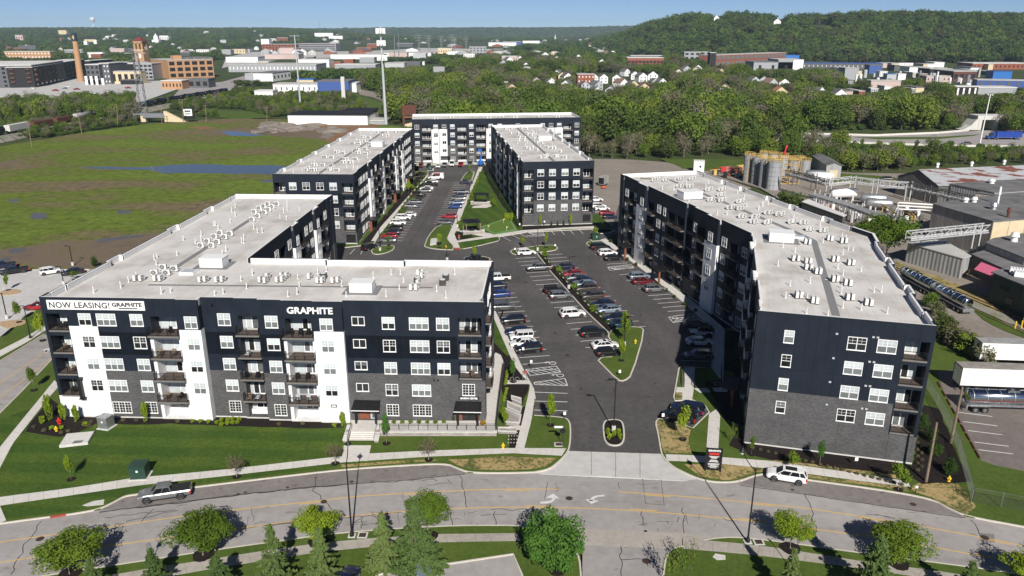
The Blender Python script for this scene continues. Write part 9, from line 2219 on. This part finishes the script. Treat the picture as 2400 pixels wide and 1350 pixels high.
nearI,rest=near[:300],near[300:]
SECT=[(-9e3,'left of the lattice power tower'),(320,'between the power tower and thin phone mast'),(690,'between the two phone masts'),(900,'behind the far building'),(1372,'right of the far building'),(1560,'left of the silos'),(1745,'behind the silos'),(1915,'between silos and rusty shed'),(2110,'behind the rusty roofed shed')]
TL={}
for i,(x,y,z,h,wd,ro) in enumerate(nearI):
 k=4 if inx.random()<.17 else (5 if inx.random()<.12 else inx.randrange(4))
 kd='bare grey' if k==4 else 'narrow green' if k==5 else 'rounded green'
 r=empty('woodland_tree',(x,y,z),ro,'x','tree','trees at the near edge of the wood')
 inst('crown',FT[k][0],r,(0,0,0),0,(wd,wd,h));inst('trunk',FT[k][1],r,(0,0,0),0,(h,h,h))
 q=proj(x,y,0)[0];TL.setdefault((kd,[t for a,t in SECT if q>=a][-1]),[]).append(r)
for (kd,t),L in TL.items():number(L,kd+' woodland tree '+t+', {} from left')
scatter('woodland',rest,pc_mid)
# low scrub between the field and the railway, round the wood edges
B2_=[(x,y,z,h*.33,wd*.6,r) for x,y,z,h,wd,r in cellpts(ZB,3.4,400,620,(5,9))+cellpts(ZA,4.5,350,480,(6,10))]
scatter('undergrowth',B2_,pc_far)
far=cellpts(None,lambda Y:13+(Y-800)/140,790,5600,lambda y,q:(11,20) if y<1800 else (13,22),.5,True,(-700,3000),.8)
F_=[]
for x,y,z,h,wd,r in far:
 q=proj(x,y,0)
 if inpoly(q[0],q[1],ZA):continue
 zz=zground(x,y)
 if zz<1 and 780<q[0]<1440 and 96<q[1]<132 and inx.random()<.45:continue
 F_.append((x,y,zz-.5,h,wd*1.15,r))
RECT[:]=[(px-9,px+9,py-7,py+7) for px,py in ((1680,40),(1822,52),(1960,57),(2052,60),(1915,61))]
H_=[]
for x,y,z,h,wd,r in cellpts(None,14,1180,2250,(11,28),.6,False,(1400,2900),.86):
 if hill_z(x,y)>2:
  z=zground(x,y)-.5;h=fit(x,y,z,h,wd)
  if h>3:H_.append((x,y,z,h,min(wd,h*1.5)*1.1,r))
scatter('far_woods',F_,pc_far);scatter('hillside_wood',H_,pc_far)
R_=[(x,y,ridge_b(x,y)-2,h,wd*1.6,r) for x,y,z,h,wd,r in cellpts(None,lambda Y:34,5700,7450,(11,17),.5,False,(-300,2700),.6)]
scatter('ridge_wood',R_,pc_cl)
# houses on the wooded hill
hh_=[]
for px,py,Y,w_ in ((1680,42,1800,12),(1822,55,1760,16),(1960,60,1760,14),(2052,62,1740,14),(1915,64,1720,12)):
 p=onY(px,py,Y);z=zground(p.x,Y);r=gable((p.x-w_/2,Y),(p.x+w_/2,Y+2),(2,12),7,13,'white','hroof','x','house','hilltop_house',.3);r.location.z=max(z,p.z-7);r['group']='white houses on the wooded hill';hh_.append(r)
number(hh_,'white gabled house on the wooded hill, {} from left')
for o in COL.objects:
 if o.parent is None and o.location.y>1880 and o.name.startswith(('house','works_hall','building','domed','water_tower')):o.location.z+=max(0,zground(o.location.x,o.location.y)-1)
# ================================================================== HAZE
hm=bpy.data.materials.new('haze');hm.use_nodes=True;hn=hm.node_tree;hn.nodes.clear()
ho=hn.nodes.new('ShaderNodeOutputMaterial');hv=hn.nodes.new('ShaderNodeVolumePrincipled');hv.inputs['Color'].default_value=(.62,.80,1.0,1);hv.inputs['Density'].default_value=6e-5;hv.inputs['Anisotropy'].default_value=.0
hn.links.new(hv.outputs[0],ho.inputs['Volume'])
m=MB(hm);m.box(-9500,9500,-800,9900,-1.8,190);m.build('haze',kind='stuff')
